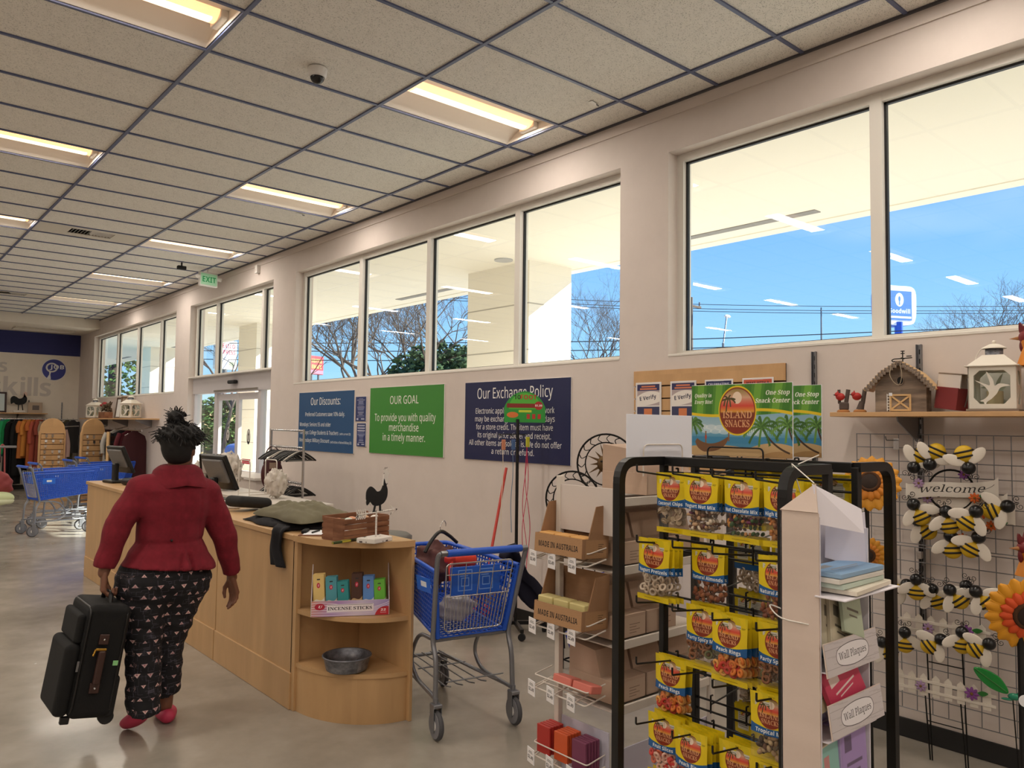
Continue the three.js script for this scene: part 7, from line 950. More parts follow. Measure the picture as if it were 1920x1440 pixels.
{
  const TN = -Math.PI / 2 + 0.35, X0 = 4.15;
  // upper row of stakes, lower row of stakes
  const up = [[0.84, -1.742, -1.2, 'sideways bee at the far left of the upper bee row'], [0.872, -1.665, 0, 'upright bee second from the left in the upper bee row'], [0.83, -1.6, 0.4, 'bee half hidden third in the upper bee row'], [0.85, -1.5, 0.7, 'tilted bee with spread wings fourth in the upper bee row'], [0.87, -1.455, -0.3, 'upright bee fifth in the upper bee row'], [0.862, -1.385, 0.8, 'tilted bee at the right end of the upper bee row']];
  up.forEach(([y, z, r, l], i) => bee(l, [X0 - (i % 2) * 0.04, y, z], r, TN, 1.12, 'upper row of bees'));
  const lo = [[0.6, -1.724, 0, 'upright bee above the left of the lower white fence'], [0.605, -1.565, -0.9, 'bee turned sideways left of centre over the lower fence'], [0.655, -1.458, 0, 'upright bee right of centre over the lower fence'], [0.63, -1.355, -1.0, 'sideways bee above the green leaf'], [0.53, -1.83, 0.6, 'small bee beside the rack post']]; lo.forEach(([y, z, r, l], i) => bee(l, [X0 - 0.04, y, z], r, TN, 1.12, 'lower row of bees'));
  // picket fences
  const flower = (t, x, y, z, c, R = 0.026) => { for (let i = 0; i < 8; i++) { const a = i / 8 * 6.283; part('petal', ell(R * 0.55, R * 0.26, 0.004, 0, 0, 0, 8, 6).rotateZ(a).translate(x + Math.cos(a) * R * 0.55, y + Math.sin(a) * R * 0.55, z), c, t); } part('flower_centre', ball(R * 0.25, x, y, z + 0.003, 8, 6), std(0x7a5a20, 0.7), t); };
  const purple = std(0x8a4a9a, 0.5), orange = std(0xd8641e, 0.5), lilac = std(0xa88ab0, 0.5), green = std(0x2f7a34, 0.5);
  const fence = (lab, y, z, turn, n) => { const t = thing('picket_fence_stake', lab, 'garden ornament', [4.16, y, z], turn); const w = n * 0.056; for (let i = 0; i < n; i++) part('picket', extr(shapeOf([[-0.017, 0], [0.017, 0], [0.017, 0.09], [0, 0.108], [-0.017, 0.09]]), 0.004).translate(-w / 2 + (i + 0.5) * 0.056, 0, 0), wingM, t); for (const q of [0.025, 0.072]) part('rail', rbx(w + 0.02, 0.014, 0.004, 0, q, 0.006, 0.001), wingM, t); flower(t, -w / 2 + 0.13, 0.045, 0.014, lilac); flower(t, w / 2 - 0.09, 0.065, 0.014, purple, 0.03); part('leaf', extr(smoothShape([[0, 0], [0.02, 0.012], [0.045, 0.005], [0.02, -0.012]], 16), 0.003).translate(w / 2 - 0.065, 0.075, 0.012), green, t); for (const q of [-0.08, 0.08]) part('stake', rod(V(q, 0.02, 0), V(q + 0.02, -y + 0.003, 0.0), 0.0035, 6), iron, t); part('cross_wire', rod(V(-0.07, -0.12, 0), V(0.09, -0.12, 0), 0.003, 5), iron, t); return t; };
  fence('upper white picket fence stake with purple flowers', 0.6, -1.56, TN - 0.3, 7); fence('lower white picket fence stake leaning by the green leaf', 0.31, -1.57, TN - 0.3, 8);
  { const t = thing('leaf_ornament', 'glossy green glass leaf with small bird right of the lower fence', 'garden ornament', [4.1, 0.47, -1.33], TN); part('leaf_blade', extr(smoothShape([[-0.07, 0.05], [-0.03, 0.05], [0.03, 0.02], [0.06, -0.04], [0.0, -0.03], [-0.05, 0.01]], 40), 0.008, 0.003), phy(0x1f8a3a, 0.15), t); part('leaf_vein', rod(V(-0.068, 0.05, 0.012), V(0.056, -0.036, 0.012), 0.003, 6), green, t); part('bird', [ell(0.026, 0.016, 0.014, 0.085, -0.055, 0), ball(0.012, 0.108, -0.042, 0), ell(0.024, 0.006, 0.008, 0.058, -0.07, 0)], phy(0x2a8a6a, 0.2), t); part('stem', rod(V(0.08, -0.07, 0), V(0.1, -0.465, 0), 0.003, 6), iron, t); }
  // welcome hangers: three overlapping plaques with bees and flowers
  const wtex = canvasTex(512, 128, (g) => { g.fillStyle = '#d9d2c8'; g.fillRect(0, 0, 512, 128); g.fillStyle = '#1a1616'; g.font = 'italic 86px serif'; g.textAlign = 'center'; g.fillText('welcome', 256, 86, 400); g.strokeStyle = '#1a1616'; g.lineWidth = 3; g.beginPath(); g.moveTo(420, 70); g.quadraticCurveTo(470, 60, 490, 36); g.stroke(); });
  const wel = (lab, x, y, z, print) => { const t = thing('welcome_hanger', lab, 'wall hanging', [x, y, z], TN - 0.05, 'stacked welcome hangers'); const g = sheet((u, v) => { const e = Math.abs(u - 0.5) * 2; return [(u - 0.5) * 0.4, (v - 0.5) * 0.072 + 0.03 * u * 1.6 - 0.02 + 0.008 * Math.sin(u * 6) + (e > 0.9 ? (e - 0.9) * (v - 0.5) * 0.25 : 0), 0.014 * Math.sin(u * 3.14)]; }, 24, 4, 0.003); part('banner', g, print ? std(0xffffff, 0.6, { map: wtex }) : wingM, t); part('wreath_ring', ringXY(0.1, 0.005, 36).translate(0, 0, -0.02), iron, t); for (const [fx, fy, c] of [[0.02, 0.155, purple], [0.1, -0.03, orange], [-0.02, -0.1, orange], [-0.14, 0.03, lilac]]) flower(t, fx, fy, 0.012, c, 0.024); part('leaf', extr(smoothShape([[0, 0], [0.02, 0.015], [0.05, 0.01], [0.02, -0.01]], 16), 0.003).translate(0.12, -0.02, 0.01), green, t); return t; };
  wel('front hanger with cursive welcome banner among bees', 4.16, 1.335, -1.515, 1); wel('middle hanger behind the welcome banner, its ribbon end at the right', 4.2, 1.26, -1.49, 0); wel('rear hanger of the welcome stack nearest the grid', 4.235, 1.2, -1.47, 0);
  const ring = [[0.1, 1.455, -1.66, 2.6, 'bee at the upper left of the welcome cluster'], [0.1, 1.475, -1.585, 2.7, 'bee at the top of the welcome cluster'], [0.1, 1.465, -1.42, 3.4, 'bee at the upper right of the welcome cluster'], [0.1, 1.245, -1.665, 0.5, 'bee left below the welcome banner'], [0.09, 1.22, -1.52, 0.2, 'bee in the middle below the welcome banner'], [0.09, 1.235, -1.4, -0.6, 'bee right below the welcome banner'], [0.06, 1.165, -1.66, 0.7, 'bee at the lower left of the welcome cluster'], [0.06, 1.1, -1.515, 0.1, 'bee at the bottom of the welcome cluster'], [0.06, 1.11, -1.4, -0.5, 'bee at the lower right of the welcome cluster'], [0.0, 1.27, -1.3, -1.2, 'bee at the far right of the welcome cluster']];
  for (const [dx, y, z, r, l] of ring) bee(l, [4.21 - dx, y, z], r, TN, 1.2, 'bees of the welcome cluster');
}
// sunflowers
function sunflower(lab, pos, turn, tilt, R, stem, mat1, mat2) {
  const t = thing('sunflower_stake', lab, 'garden ornament', pos, 0); const head = new THREE.Group(); const e = new THREE.Euler(tilt, turn, 0, 'YXZ'); const pet = sheet((u, v) => { const w = 0.19 * R * Math.pow(Math.sin(Math.min(1, v * 0.93 + 0.05) * Math.PI), 0.6); return [(u - 0.5) * 2 * w, R * (0.34 + 0.66 * v), 0.02 * R * Math.cos((u - 0.5) * 3.1) * 4 * (1 - v * 0.3) + 0.06 * R * Math.sin(v * 3)]; }, 6, 8, 0.0015);
  for (let ring = 0; ring < 2; ring++) for (let i = 0; i < 18; i++) { const p = part('petal', pet, ring ? mat1 : mat1, t); p.rotation.copy(e); p.rotateZ((i + ring * 0.5) / 18 * 6.283); p.scale.setScalar(ring ? 0.9 : 1); }
  for (let i = 0; i < 16; i++) { const p = part('inner_petal', pet, mat2, t); p.rotation.copy(e); p.rotateZ(i / 16 * 6.283 + 0.1); p.scale.set(0.75, 0.66, 1); p.translateZ(0.014); }
  const c = part('seed_disc', lathe([[0, 0.03], [R * 0.2, 0.028], [R * 0.36, 0.018], [R * 0.4, 0.0], [0, -0.004]].map(([a, b]) => [a, b]), 28).rotateX(Math.PI / 2), std(0x2a1a10, 0.8), t); c.rotation.copy(e); c.translateZ(0.012); const d = part('seed_ring', ringXY(R * 0.3, 0.008, 28, 6), std(0x4a2c14, 0.9), t); d.rotation.copy(e); d.translateZ(0.03);
  if (stem) part('stem', rod(V(0, -0.02, -0.02), V(stem[0], -pos[1], stem[1]), 0.011, 8), M.black, t); if (stem) part('ground_fork', [rod(V(stem[0], -pos[1] + 0.3, stem[1]), V(stem[0] - 0.05, -pos[1] + 0.36, stem[1]), 0.004, 6)], iron, t); return t;
}
{
  const o1 = std(0xe09a1e, 0.55), o2 = std(0xd8501e, 0.6), o3 = std(0xcf8f22, 0.6), o4 = std(0xc87a1a, 0.6);
  const s = sunflower('large orange sunflower stake at the right edge of the picture', [3.03, 1.02, -0.875], -1.1, 0.15, 0.125, [-0.03, -0.01], o1, o2); part('price_tag', new THREE.CylinderGeometry(0.02, 0.02, 0.002, 20).rotateX(Math.PI / 2).rotateY(-1.1).translate(-0.03, -0.28, 0.0), M.paperWhite, s);
  sunflower('orange sunflower seen through the right hoop of the black rack', [3.55, 1.385, -1.63], -1.3, -0.35, 0.13, [0.02, -0.02], o3, o4); sunflower('small sunflower low behind the black rack post', [3.7, 1.04, -1.72], -1.0, 0, 0.085, [0.0, 0], o3, o4);
  const roos = (lab, pos, s, turn, stake) => { const t = thing('metal_rooster', lab, 'rooster ornament', pos, turn); t.scale.setScalar(s); part('body', blob((x, y, z) => { let d = (Math.hypot((x - 0.02) / 0.1, (y - 0.12) / 0.075, z / 0.05) - 1) * 0.05; d = smin(d, cone(x, y, z, [-0.05, 0.15, 0], [-0.095, 0.25, 0], 0.042, 0.024), 0.03); d = smin(d, cone(x, y, z, [0.08, 0.14, 0], [0.15, 0.24, 0], 0.04, 0.02), 0.03); return d; }, [-0.2, 0, -0.1], [0.24, 0.34, 0.1], 0.008), std(0xc8761e, 0.5), t); part('neck_ruff', lathe([[0.026, 0.245], [0.04, 0.21], [0.056, 0.16], [0.05, 0.165], [0.02, 0.24]], 16).translate(-0.075, 0, 0), std(0xd8862a, 0.5), t); part('head', ball(0.026, -0.1, 0.262, 0), std(0x7a1c22, 0.5), t); part('comb', extr(smoothShape([[-0.12, 0.275], [-0.122, 0.315], [-0.108, 0.3], [-0.096, 0.325], [-0.084, 0.3], [-0.072, 0.305], [-0.078, 0.272]], 40), 0.01).translate(0, 0, -0.005), std(0x6a141c, 0.5), t); part('wattle', ell(0.01, 0.024, 0.01, -0.115, 0.232, 0), std(0x6a141c, 0.5), t); part('beak', new THREE.ConeGeometry(0.009, 0.04, 8).rotateZ(Math.PI / 2).translate(-0.14, 0.26, 0), std(0xa06a3a, 0.5), t); part('tail_feather', [0, 1, 2, 3].map((k) => curved([[0.12, 0.2, 0], [0.18 + k * 0.012, 0.28 - k * 0.03, 0], [0.21 + k * 0.01, 0.2 - k * 0.045, 0]], 0.01, 12, 6)), std(0x5a1a20, 0.5), t); for (const e of [-1, 1]) part('leg', rod(V(0.01, 0.06, e * 0.02), V(0.01, stake ? -stake : 0.0, e * 0.02), 0.005, 6), iron, t); return t; };
  roos('red-combed metal rooster on the shelf at the right edge', [4.2, 1.722, -1.06], 1.35, -1.75); roos('orange metal rooster stake above the large sunflower', [3.42, 0.935, -0.9], 1, -0.75, 0.935);
}

// ================= CEILING FIXTURES =================
{
  const t = thing('dome_camera', 'white dome security camera on the ceiling', 'camera', [2.235, CY + 0.004, -4.585]); part('housing', lathe([[0, 0], [0.062, 0], [0.064, -0.01], [0.058, -0.05], [0.05, -0.062], [0, -0.062]], 28), M.white, t); part('smoked_dome', new THREE.SphereGeometry(0.046, 24, 12, 0, 6.283, Math.PI / 2, Math.PI / 2).translate(0, -0.058, 0), M.blackGloss, t);
  const vent = (lab, x, z) => { const v = thing('ceiling_vent', lab, 'vent', [x, CY, z]); part('frame', [rbx(2 * T - 0.012, 0.012, 0.16, 0, 0.012, -0.222, 0.002), rbx(2 * T - 0.012, 0.012, 0.16, 0, 0.012, 0.222, 0.002), rbx(0.36, 0.012, 0.29, -0.42, 0.012, 0, 0.002), rbx(0.36, 0.012, 0.29, 0.42, 0.012, 0, 0.002)], M.tileWhite ??= std(0xcfc8bc, 0.8), v); part('duct', rbx(0.52, 0.005, 0.3, 0, 0.06, 0, 0.001), M.black, v); for (let k = 0; k < 14; k++) { const b = part('louvre', rbx(0.034, 0.002, 0.285, 0, 0, 0, 0.0008), M.white, v); b.position.set(-0.235 + k * 0.036, 0.022, 0); b.rotation.z = k < 7 ? 0.8 : -0.8; } return v; };
  vent('rectangular louvred air vent in the ceiling', 2.2217, -(Z0 + 10.5 * T)); vent('second louvred air vent far down the ceiling', 2.2217, -(Z0 + 20.5 * T));
  { const e = thing('exit_sign', 'white exit sign with green face hanging by the windows', 'exit sign', [4.07, CY, -11.8], 0.25); part('stem', rod(V(0, 0, 0), V(0, -0.06, 0), 0.02), M.white, e); part('case', rbx(0.3, 0.21, 0.05, 0, -0.16, 0, 0.008), M.white, e); const tx = canvasTex(128, 80, (g) => { g.fillStyle = '#bfe8cc'; g.fillRect(0, 0, 128, 80); g.fillStyle = '#1f9a58'; g.font = 'bold 54px sans-serif'; g.textAlign = 'center'; g.fillText('EXIT', 64, 60, 112); }); part('sign_face', rbx(0.27, 0.17, 0.004, 0, -0.16, 0.026, 0.001), std(0xffffff, 0.5, { map: tx, emissive: new THREE.Color(0x1f7a4a), emissiveIntensity: 0.25 }), e); for (const s of [-1, 1]) part('lamp_head', rod(V(s * 0.17, -0.13, 0), V(s * 0.2, -0.14, 0.04), 0.03, 12), M.white, e); }
  const sp = thing('wall_sensor', 'small white sensor box high on the wall', 'sensor', [WX - 0.028, 3.79, -10.62]); part('case', rbx(0.055, 0.12, 0.075, 0, 0, 0, 0.012), M.white, sp); part('lens', rbx(0.004, 0.04, 0.05, -0.028, -0.02, 0, 0.001), M.whiteMetal, sp);
  const bc = thing('door_counter', 'small black sensor under the ceiling near the exit sign', 'sensor', [3.62, CY + 0.003, -11.6]); part('stem', rod(V(0, 0, 0), V(0, -0.05, 0), 0.012), M.black, bc); part('body', rbx(0.12, 0.055, 0.07, 0, -0.075, 0, 0.012), M.blackMatte, bc);
  for (const [x, z, l] of [[3.95, -3.75, 'flat ceiling clip near the right window'], [3.72, -7.95, 'flat ceiling clip beyond the second light']]) { const c = thing('ceiling_clip', l, 'clip', [x, CY - 0.001, z], 0.2); part('plate', rbx(0.09, 0.003, 0.03, 0, 0, 0, 0.001), M.white, c); part('tab', rbx(0.03, 0.012, 0.004, 0.03, -0.006, 0.012, 0.001), M.steel, c); }
}
// ================= FAR WALL =================
struct('trim_4', bb(XL, WX - 0.001, 3.2, 3.719, ZF, ZF + 0.012), M.navyPaint);
{
  const { FontLoader } = await import('three/addons/loaders/FontLoader.js'); const { TextGeometry } = await import('three/addons/geometries/TextGeometry.js');
  const font = await new FontLoader().loadAsync('fonts/droid/droid_sans_bold.typeface.json'); const ink = std(0xccc3ba, 0.85);
  const word = (s, size, right, y) => { const g = new TextGeometry(s, { font, size, depth: 0.004, curveSegments: 6 }); g.computeBoundingBox(); g.translate(right - g.boundingBox.max.x, y, 0); return g; };
  const far = scene.getObjectByName('wall_far'); let x = 3.776; for (const ch of ['s', 'l', 'l', 'i', 'k', 's']) { const g = word(ch, 0.42, x, 2.2), w = g.boundingBox.max.x - g.boundingBox.min.x; part('lettering', g.translate(0, 0, ZF), ink, far); x -= w + 0.045; }
  part('lettering', word('s', 0.3, 2.86, 2.74).translate(0, 0, ZF), ink, far);
  const t = thing('job_sign', 'round blue JOB sign with magnifying glass on the far wall', 'sign', [3.82, 2.845, ZF + 0.008]);
  part('disc', new THREE.CylinderGeometry(0.265, 0.265, 0.012, 48).rotateX(Math.PI / 2), M.white, t); part('blue_face', new THREE.CylinderGeometry(0.25, 0.25, 0.004, 48).rotateX(Math.PI / 2).translate(0, 0, 0.008), std(0x3b418f, 0.6), t); part('lens_ring', ringXY(0.1, 0.018, 32, 6).scale(1.1, 1, 0.2).translate(-0.05, 0.05, 0.012), M.white, t); part('lens_handle', extr(shapeOf([[-0.1, -0.05], [-0.06, -0.05], [-0.075, -0.12], [-0.06, -0.235], [-0.15, -0.22], [-0.1, -0.12]]), 0.004).translate(0, 0, 0.01), M.white, t); const jg = new TextGeometry('JOB', { font, size: 0.1, depth: 0.003, curveSegments: 4 }); jg.computeBoundingBox(); part('lettering', jg.scale(1.25, 1, 1).translate(-0.08, 0.02, 0.013), M.paperWhite, t);
}
{
  const t = thing('far_shelf', 'long light wood shelf on the far wall', 'shelf'); part('board', boxUV(rbb(-0.6, 3.68, 1.765, 1.79, ZF, ZF + 0.3, 0.003)), M.slatWood, t); for (const x of [0.6, 2.0, 3.1]) part('bracket', extr(shapeOf([[0, 0], [0.26, 0], [0.02, -0.12], [0, -0.12]]), 0.008).rotateY(-Math.PI / 2).translate(x, 1.765, ZF + 0.002), M.black, t);
  const f = thing('picture_frame', 'dark framed picture at the left edge of the far shelf', 'picture frame', [2.62, 1.79, ZF + 0.12]); f.rotation.x = -0.12; part('frame', [rbx(0.5, 0.04, 0.02, 0, 0.46, 0, 0.004), rbx(0.5, 0.04, 0.02, 0, 0.02, 0, 0.004), rbx(0.04, 0.48, 0.02, -0.23, 0.24, 0, 0.004), rbx(0.04, 0.48, 0.02, 0.23, 0.24, 0, 0.004)], std(0x3a2422, 0.6), f); part('picture', rbx(0.43, 0.42, 0.008, 0, 0.24, -0.004, 0.001), std(0xc6d2d2, 0.5), f);
  const r = thing('rooster_figure', 'black flat rooster on the far shelf', 'rooster ornament', [3.1, 1.79, ZF + 0.15]); part('body', extr(roosterShape(), 0.006, 0.001).scale(1.9, 1.9, 1).translate(0, 0.1, 0), M.blackMatte, r); part('head', extr(smoothShape([[0.05, 0.16], [0.06, 0.23], [0.1, 0.215], [0.085, 0.16]], 20), 0.006).scale(1.7, 1.7, 1).translate(0, 0.1, 0.001), std(0xd8b8a8, 0.6), r); for (const x of [0, 0.07]) part('leg', rod(V(x, 0.2, 0), V(x * 1.3, 0.06, 0), 0.01), M.blackMatte, r); part('base', rbx(0.24, 0.05, 0.08, 0.02, 0.03, 0, 0.01), M.chipWhite, r);
  const b = thing('shadow_box', 'tan boxed picture at the right end of the far shelf', 'picture frame', [3.44, 1.79, ZF + 0.14]); part('frame', rbx(0.29, 0.25, 0.05, 0, 0.125, 0, 0.006), std(0xb09c88, 0.8), b); part('picture', rbx(0.14, 0.11, 0.004, 0.01, 0.125, 0.026, 0.001), std(0x6a605c, 0.7), b); part('handle_post', rod(V(-0.13, 0.25, 0), V(-0.13, 0.3, 0), 0.012), M.greyWood2, b);
  const s = thing('wall_standard', 'steel wall standard above the far clothes rail', 'wall standard'); part('channel', rbb(4.01, 4.035, 0.4, 2.06, ZF, ZF + 0.02, 0.002), M.steel, s); part('slots', Array.from({ length: 14 }, (_, k) => bx(0.006, 0.05, 0.001, 4.022, 1.1 + k * 0.068, ZF + 0.0206)), M.black, s).userData.kind = 'stuff';
  const rail = thing('clothes_rail', 'chrome clothes rail below the far shelf', 'clothes rail'); part('rail', rod(V(-0.5, 1.64, -21.12), V(4.3, 1.64, -21.12), 0.014, 10), M.chrome, rail); for (const x of [-0.4, 1.3, 2.7, 4.02]) part('rail_arm', rod(V(x, 1.64, ZF), V(x, 1.64, -21.1), 0.01), M.chrome, rail);
}
// garments: one sheet folded over a hanger, with sleeves
const GK = {};
function garmentGeo(len, wide, sleeve, seed) {
  const key = [len, wide, sleeve, seed].join(); if (GK[key]) return GK[key];
  const prof = (v) => { const y = -v * len, sh = v < 0.12 ? 0.03 + (wide * 0.5 - 0.03) * Math.sqrt(v / 0.12) : wide * 0.5 * (1 + 0.12 * (v - 0.12)); return [sh, y]; };
  const side = (s) => sheet((u, v) => { const [w, y] = prof(v), x = (s > 0 ? u * 2 - 1 : 1 - u * 2) * w; return [x, y, s * (0.022 * Math.sqrt(Math.max(0, 1 - (x / w) ** 2)) + 0.006) + 0.012 * Math.sin(x * 40 + seed) * v]; }, 14, 12);
  const g = [side(1), side(-1)]; if (sleeve) for (const s of [-1, 1]) g.push(curved([[s * wide * 0.4, -0.06, 0], [s * wide * 0.56, -0.06 - sleeve * 0.5, 0.0], [s * wide * 0.54, -0.06 - sleeve, 0.01]], 0.045, 10, 8));
  return GK[key] = merge(g);
}
const gHook = merge([curved([[0, -0.02, 0], [0, 0.02, 0], [0.014, 0.04, 0], [0.0, 0.058, 0], [-0.014, 0.045, 0]], 0.003, 14, 5).translate(0, -0.02, 0), curved([[-0.17, -0.09, 0], [0, -0.02, 0], [0.17, -0.09, 0]], 0.006, 10, 5)]);
function garment(lab, pos, turn, color, len, wide, sleeve, seed, grp) { const t = thing('garment', lab, 'garment', pos, turn, grp); part('hanger', gHook, M.chrome, t); part('cloth', garmentGeo(len, wide, sleeve, seed % 3), std(color, 0.9), t); return t; }
{
  const L = [['lavender top', 0x5a4a7e, 1.0, 0.4, 0.5], ['mustard jacket', 0xb0803a, 0.62, 0.42, 0.4], ['teal blouse', 0x4a8a86, 0.85, 0.4, 0.3], ['bright green sweater', 0x1f9a5a, 0.8, 0.44, 0.55], ['black dress', 0x0e0d10, 1.45, 0.42, 0], ['black trousers', 0x121114, 1.5, 0.36, 0], ['black long coat', 0x101012, 1.3, 0.44, 0.6], ['orange shirt', 0xc8783c, 0.9, 0.42, 0.25], ['amber shirt', 0xd08a3e, 0.85, 0.42, 0.3], ['tangerine dress', 0xc8703a, 1.1, 0.4, 0.2], ['salmon blouse', 0xb85a48, 1.15, 0.42, 0.5], ['rust tunic', 0x9a4a3a, 1.0, 0.4, 0.3], ['beige patterned top', 0xa8947e, 0.9, 0.4, 0.3], ['dark red top', 0x7a2a2c, 0.6, 0.38, 0.2]];
  let x = 2.62; L.forEach(([n, c, l, w, s], i) => { garment(n + ' on the far rail, ' + (i < 7 ? 'left' : 'right') + ' half', [x, 1.64, -21.12], 0.75 + Math.sin(i * 3.1) * 0.15, c, l, w, s, i, 'clothes on the far rail'); x += 0.085; });
  [['black coat', 0x0c0c0f, 1.4, 0.46, 0.6, 3.9], ['olive tunic', 0x5a5640, 1.0, 0.4, 0.4, 4.08], ['charcoal top', 0x3a3838, 0.8, 0.4, 0.3, 4.2]].forEach(([n, c, l, w, s, X], i) => garment(n + ' on the far rail between the two wooden stands', [X, 1.64, -21.12], 0.7, c, l, w, s, i, 'clothes on the far rail'));
}
// wooden jewelry stands
{
  const stand = (lab, x, z, turn, w) => {
    const t = thing('jewelry_stand', lab, 'display stand', [x, 0, z], turn); const sh = new THREE.Shape(); sh.moveTo(-w / 2, 1.36); sh.lineTo(w / 2, 1.36); sh.lineTo(w / 2, 1.44); sh.absarc(0, 1.44, w / 2 - 0.01, 0, Math.PI, false); sh.closePath();
    part('round_top', boxUV(extr(sh, 0.05, 0.003, 24).translate(0, 0, -0.025)), M.slatWood, t); part('core', rbx(w - 0.02, 1.3, 0.016, 0, 0.7, 0, 0.002), M.crateWood, t); for (let k = 0; k < 12; k++) part('slat', boxUV(rbx(w - 0.04, 0.094, 0.05, 0, 0.12 + k * 0.107, 0, 0.003)), M.slatWood, t); for (const s of [-1, 1]) part('side_post', boxUV(rbx(0.025, 1.4, 0.06, s * (w / 2 - 0.0), 0.7, 0, 0.003)), M.slatWood, t); part('base', boxUV(rbx(w + 0.1, 0.06, 0.4, 0, 0.03, 0, 0.004)), M.slatWood, t);
    const r = rng(x * 100 | 0), cols = [0xd8d4d0, 0xcfc8c0, 0x3a3634, 0xe0dcd8, 0x9a8a78, 0xc8b8a8], nm = ['white', 'ivory', 'dark', 'pale', 'tan', 'beige'];
    for (let k = 0; k < 22; k++) { const c = (r() * 6) | 0, q = (k * 7) % 27, lc = q % 3, lx = (lc - 1) * 0.13 + (r() - 0.5) * 0.03, row = 3 + ((q / 3) | 0), ly = 0.12 + row * 0.107 + 0.05, p = V(lx, ly, 0.05).applyAxisAngle(V(0, 1, 0), turn), o = thing('jewelry_card', nm[c] + ' jewelry card at the ' + ['left', 'middle', 'right'][lc] + ' of the ' + ['first', 'second', 'third', 'fourth', 'fifth', 'sixth', 'seventh', 'eighth', 'ninth'][row - 3] + ' row, ' + lab.split(' ')[0] + ' wooden stand', 'jewelry', [x + p.x, p.y, z + p.z], turn, 'jewelry cards on the ' + lab.split(' ')[0] + ' stand'); part('card', rbx(0.045, 0.05, 0.003, 0, -0.03, 0.006, 0.001), GK['m' + c] ??= std(cols[c], 0.6), o); part('hook', bent([[0, 0, -0.028], [0, -0.008, 0.0], [0, -0.004, 0.014]], 0.003, 0.004, 5), M.steel, o); part('pendant', ball(0.011, 0, -0.065, 0.008, 8, 6), M.steel, o); }
  };
  stand('left round-topped wooden jewelry stand behind the parked carts', 3.22, -18.0, 0.15, 0.46); stand('right round-topped wooden jewelry stand by the window shelf', 3.74, -17.0, 0.35, 0.46);
}
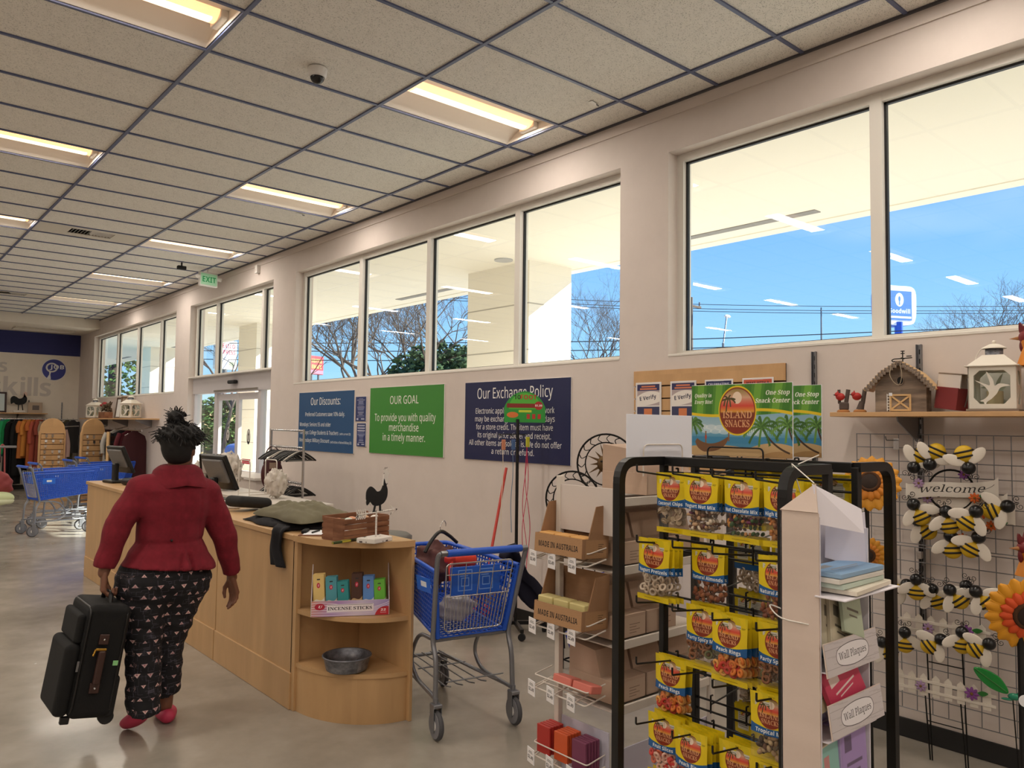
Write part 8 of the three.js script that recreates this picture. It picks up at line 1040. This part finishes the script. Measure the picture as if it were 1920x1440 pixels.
// shelf under the far window
{
  const t = thing('window_shelf', 'wood shelf under the far window holding lanterns and frames', 'shelf'); part('board', boxUV(rbb(3.98, WX - 0.001, 1.655, 1.68, -19.4, -14.95, 0.003)), M.slatWood, t); for (const z of [-18.6, -17, -15.4]) part('bracket', extr(shapeOf([[-0.3, 0], [0, 0], [0, -0.14], [-0.28, -0.03]]), 0.008).translate(WX - 0.002, 1.655, z), M.steel, t);
  lantern('white dove lantern at the far end of the window shelf', [4.15, 1.68, -18.75], -1.0, 1.28); lantern('white dove lantern at the near end of the window shelf', [4.15, 1.68, -16.0], -1.0, 1.3);
  const fr = (lab, z, w, h, c, p, tilt) => { const o = thing('picture_frame', lab, 'picture frame', [4.22, 1.68, z], -1.25); o.rotation.set(-tilt, -1.25, 0, 'YXZ'); part('frame', [rbx(w, 0.03, 0.02, 0, h - 0.015, 0, 0.003), rbx(w, 0.03, 0.02, 0, 0.015, 0, 0.003), rbx(0.03, h, 0.02, -w / 2 + 0.015, h / 2, 0, 0.003), rbx(0.03, h, 0.02, w / 2 - 0.015, h / 2, 0, 0.003)], std(c, 0.6), o); part('picture', rbx(w - 0.05, h - 0.05, 0.006, 0, h / 2, -0.004, 0.001), std(p, 0.6), o); };
  fr('tall leaning picture frame with pale print on the window shelf', -17.05, 0.34, 0.42, 0x5a4a40, 0xd8d8d4, 0.12); fr('brown wooden frame behind the pale print on the window shelf', -16.65, 0.36, 0.44, 0x7a6450, 0x9a8a78, 0.08); fr('dark narrow frame beside the near dove lantern', -16.35, 0.16, 0.26, 0x241c1a, 0x3a3230, 0.1);
  const pot = thing('flower_arrangement', 'red rose and dried leaves in a wooden box on the window shelf', 'flowers', [4.15, 1.68, -17.85]); part('box', boxUV(rbx(0.16, 0.13, 0.5, 0, 0.065, 0, 0.006)), M.crateWood, pot); part('rose', [ball(0.065, 0, 0.28, -0.1), ...[0, 1, 2, 3, 4].map((k) => ell(0.05, 0.03, 0.05, Math.cos(k * 1.26) * 0.05, 0.27, -0.1 + Math.sin(k * 1.26) * 0.05))], std(0x9a2a2e, 0.7), pot); const r = rng(3); part('dried_leaves', Array.from({ length: 40 }, () => ell(0.05, 0.012, 0.025).rotateZ(r() * 3).rotateY(r() * 6).translate((r() - 0.5) * 0.14, 0.16 + r() * 0.16, 0.02 + (r() - 0.3) * 0.3)), std(0x5a4a38, 0.9), pot).userData.kind = 'stuff';
  const rail = thing('clothes_rail', 'steel clothes rail under the window shelf', 'clothes rail'); part('rail', rod(V(4.12, 1.45, -19.2), V(4.12, 1.45, -15.1), 0.013), M.chrome, rail); for (const z of [-18.6, -17, -15.4]) part('rail_arm', rod(V(4.12, 1.45, z), V(WX, 1.52, z), 0.009), M.chrome, rail);
  [['burgundy coat', 0x4a141a, 1.25, 0], ['black jacket', 0x0e0e10, 1.0, 0.5], ['dark grey coat', 0x2a282a, 1.15, 0.5], ['maroon dress', 0x3a1014, 1.3, 0], ['printed white blouse', 0xb8b4ac, 0.85, 0.4], ['black cardigan', 0x141316, 0.95, 0.5], ['wine cardigan', 0x5a1a24, 1.0, 0.4], ['oxblood dress', 0x3a1216, 1.2, 0]].forEach(([n, c, l, s], i) => garment(n + ' on the rail under the window shelf', [4.12, 1.45, -18.7 + i * 0.45], 0.1 + Math.sin(i * 2.3) * 0.3, c, l, 0.42, s, i, 'clothes under the window shelf'));
  const wr = thing('shoe_ladder', 'pale wooden upright with dark slats beside the right jewelry stand', 'rack', [3.95, 0, -16.3], 0.9); for (const s of [-1, 1]) part('upright', boxUV(rbx(0.05, 1.42, 0.05, s * 0.22, 0.71, 0, 0.004)), M.mapleEdge, wr); for (let k = 0; k < 9; k++) part('slat', rbx(0.4, 0.09, 0.02, 0, 0.25 + k * 0.13, 0, 0.003), std(0x3a241e, 0.7), wr);
  const pg = thing('garment_rack', 'single-arm rack with a pink and grey folded garment', 'rack', [3.72, 0, -19.6]); part('pole', rod(V(0, 0.03, 0), V(0, 1.5, 0), 0.015), M.chrome, pg); part('base', rbx(0.4, 0.03, 0.4, 0, 0.015, 0, 0.006), M.chrome, pg); part('arm', rod(V(-0.3, 1.46, 0), V(0.3, 1.5, 0), 0.012), M.chrome, pg);
  garment('pale pink hooded jacket on the single-arm rack', [3.6, 1.47, -19.6], 0.5, 0xc8a8a0, 1.0, 0.5, 0.6, 1, 'clothes on the single-arm rack'); garment('yellow striped top on the single-arm rack', [3.47, 1.465, -19.6], 0.9, 0xc8a840, 1.1, 0.34, 0, 2, 'clothes on the single-arm rack');
}
// rack at the left edge
{
  const t = thing('bag_rack', 'grey rack arm with hanging bags at the left picture edge', 'rack', [1.17, 0, -9.98]); part('pole', rod(V(0, 0.02, 0), V(0, 1.36, 0), 0.018), M.chrome, t); part('arm', rbx(0.32, 0.025, 0.03, 0.12, 1.33, 0, 0.006), M.steel, t); part('base', rbx(0.4, 0.03, 0.4, -0.05, 0.015, 0, 0.006), M.chrome, t);
  const b = thing('red_handbag', 'dusty red handbag hanging from the rack at the left edge', 'handbag', [1.32, 0.94, -9.98]); part('pouch', blob((x, y, z) => (Math.hypot(x / (0.11 - y * 0.25), y / 0.13, z / 0.06) - 1) * 0.06 + 0.006 * Math.sin(y * 60) * Math.sin(x * 40), [-0.2, -0.18, -0.1], [0.2, 0.18, 0.1], 0.012), std(0x8a3a3c, 0.7), b); part('strap', [rod(V(-0.03, 0.1, 0), V(-0.02, 0.39, 0), 0.008), rod(V(0.03, 0.1, 0), V(0.02, 0.39, 0), 0.008), curved([[-0.02, 0.39, 0], [0, 0.415, 0], [0.02, 0.39, 0]], 0.008, 8, 6)], std(0x9a4a4a, 0.7), b); part('ring', ringXY(0.02, 0.004, 16), M.steel, b);
  const h = thing('knit_hat', 'pale green knitted hat below the red handbag', 'hat', [1.3, 0.70, -9.96]); part('crown', ell(0.15, 0.075, 0.1, 0, 0.08, 0, 18, 12), std(0xc8d4a8, 0.9), h); part('brim', ringXY(0.12, 0.03, 24, 8).scale(1, 0.7, 1).rotateX(Math.PI / 2).translate(0, 0.05, 0), std(0xd4dcbc, 0.9), h); part('cord', rod(V(0, 0.14, 0), V(0, 0.22, 0), 0.004), M.steel, h);
}

renderer.render(scene, camera);
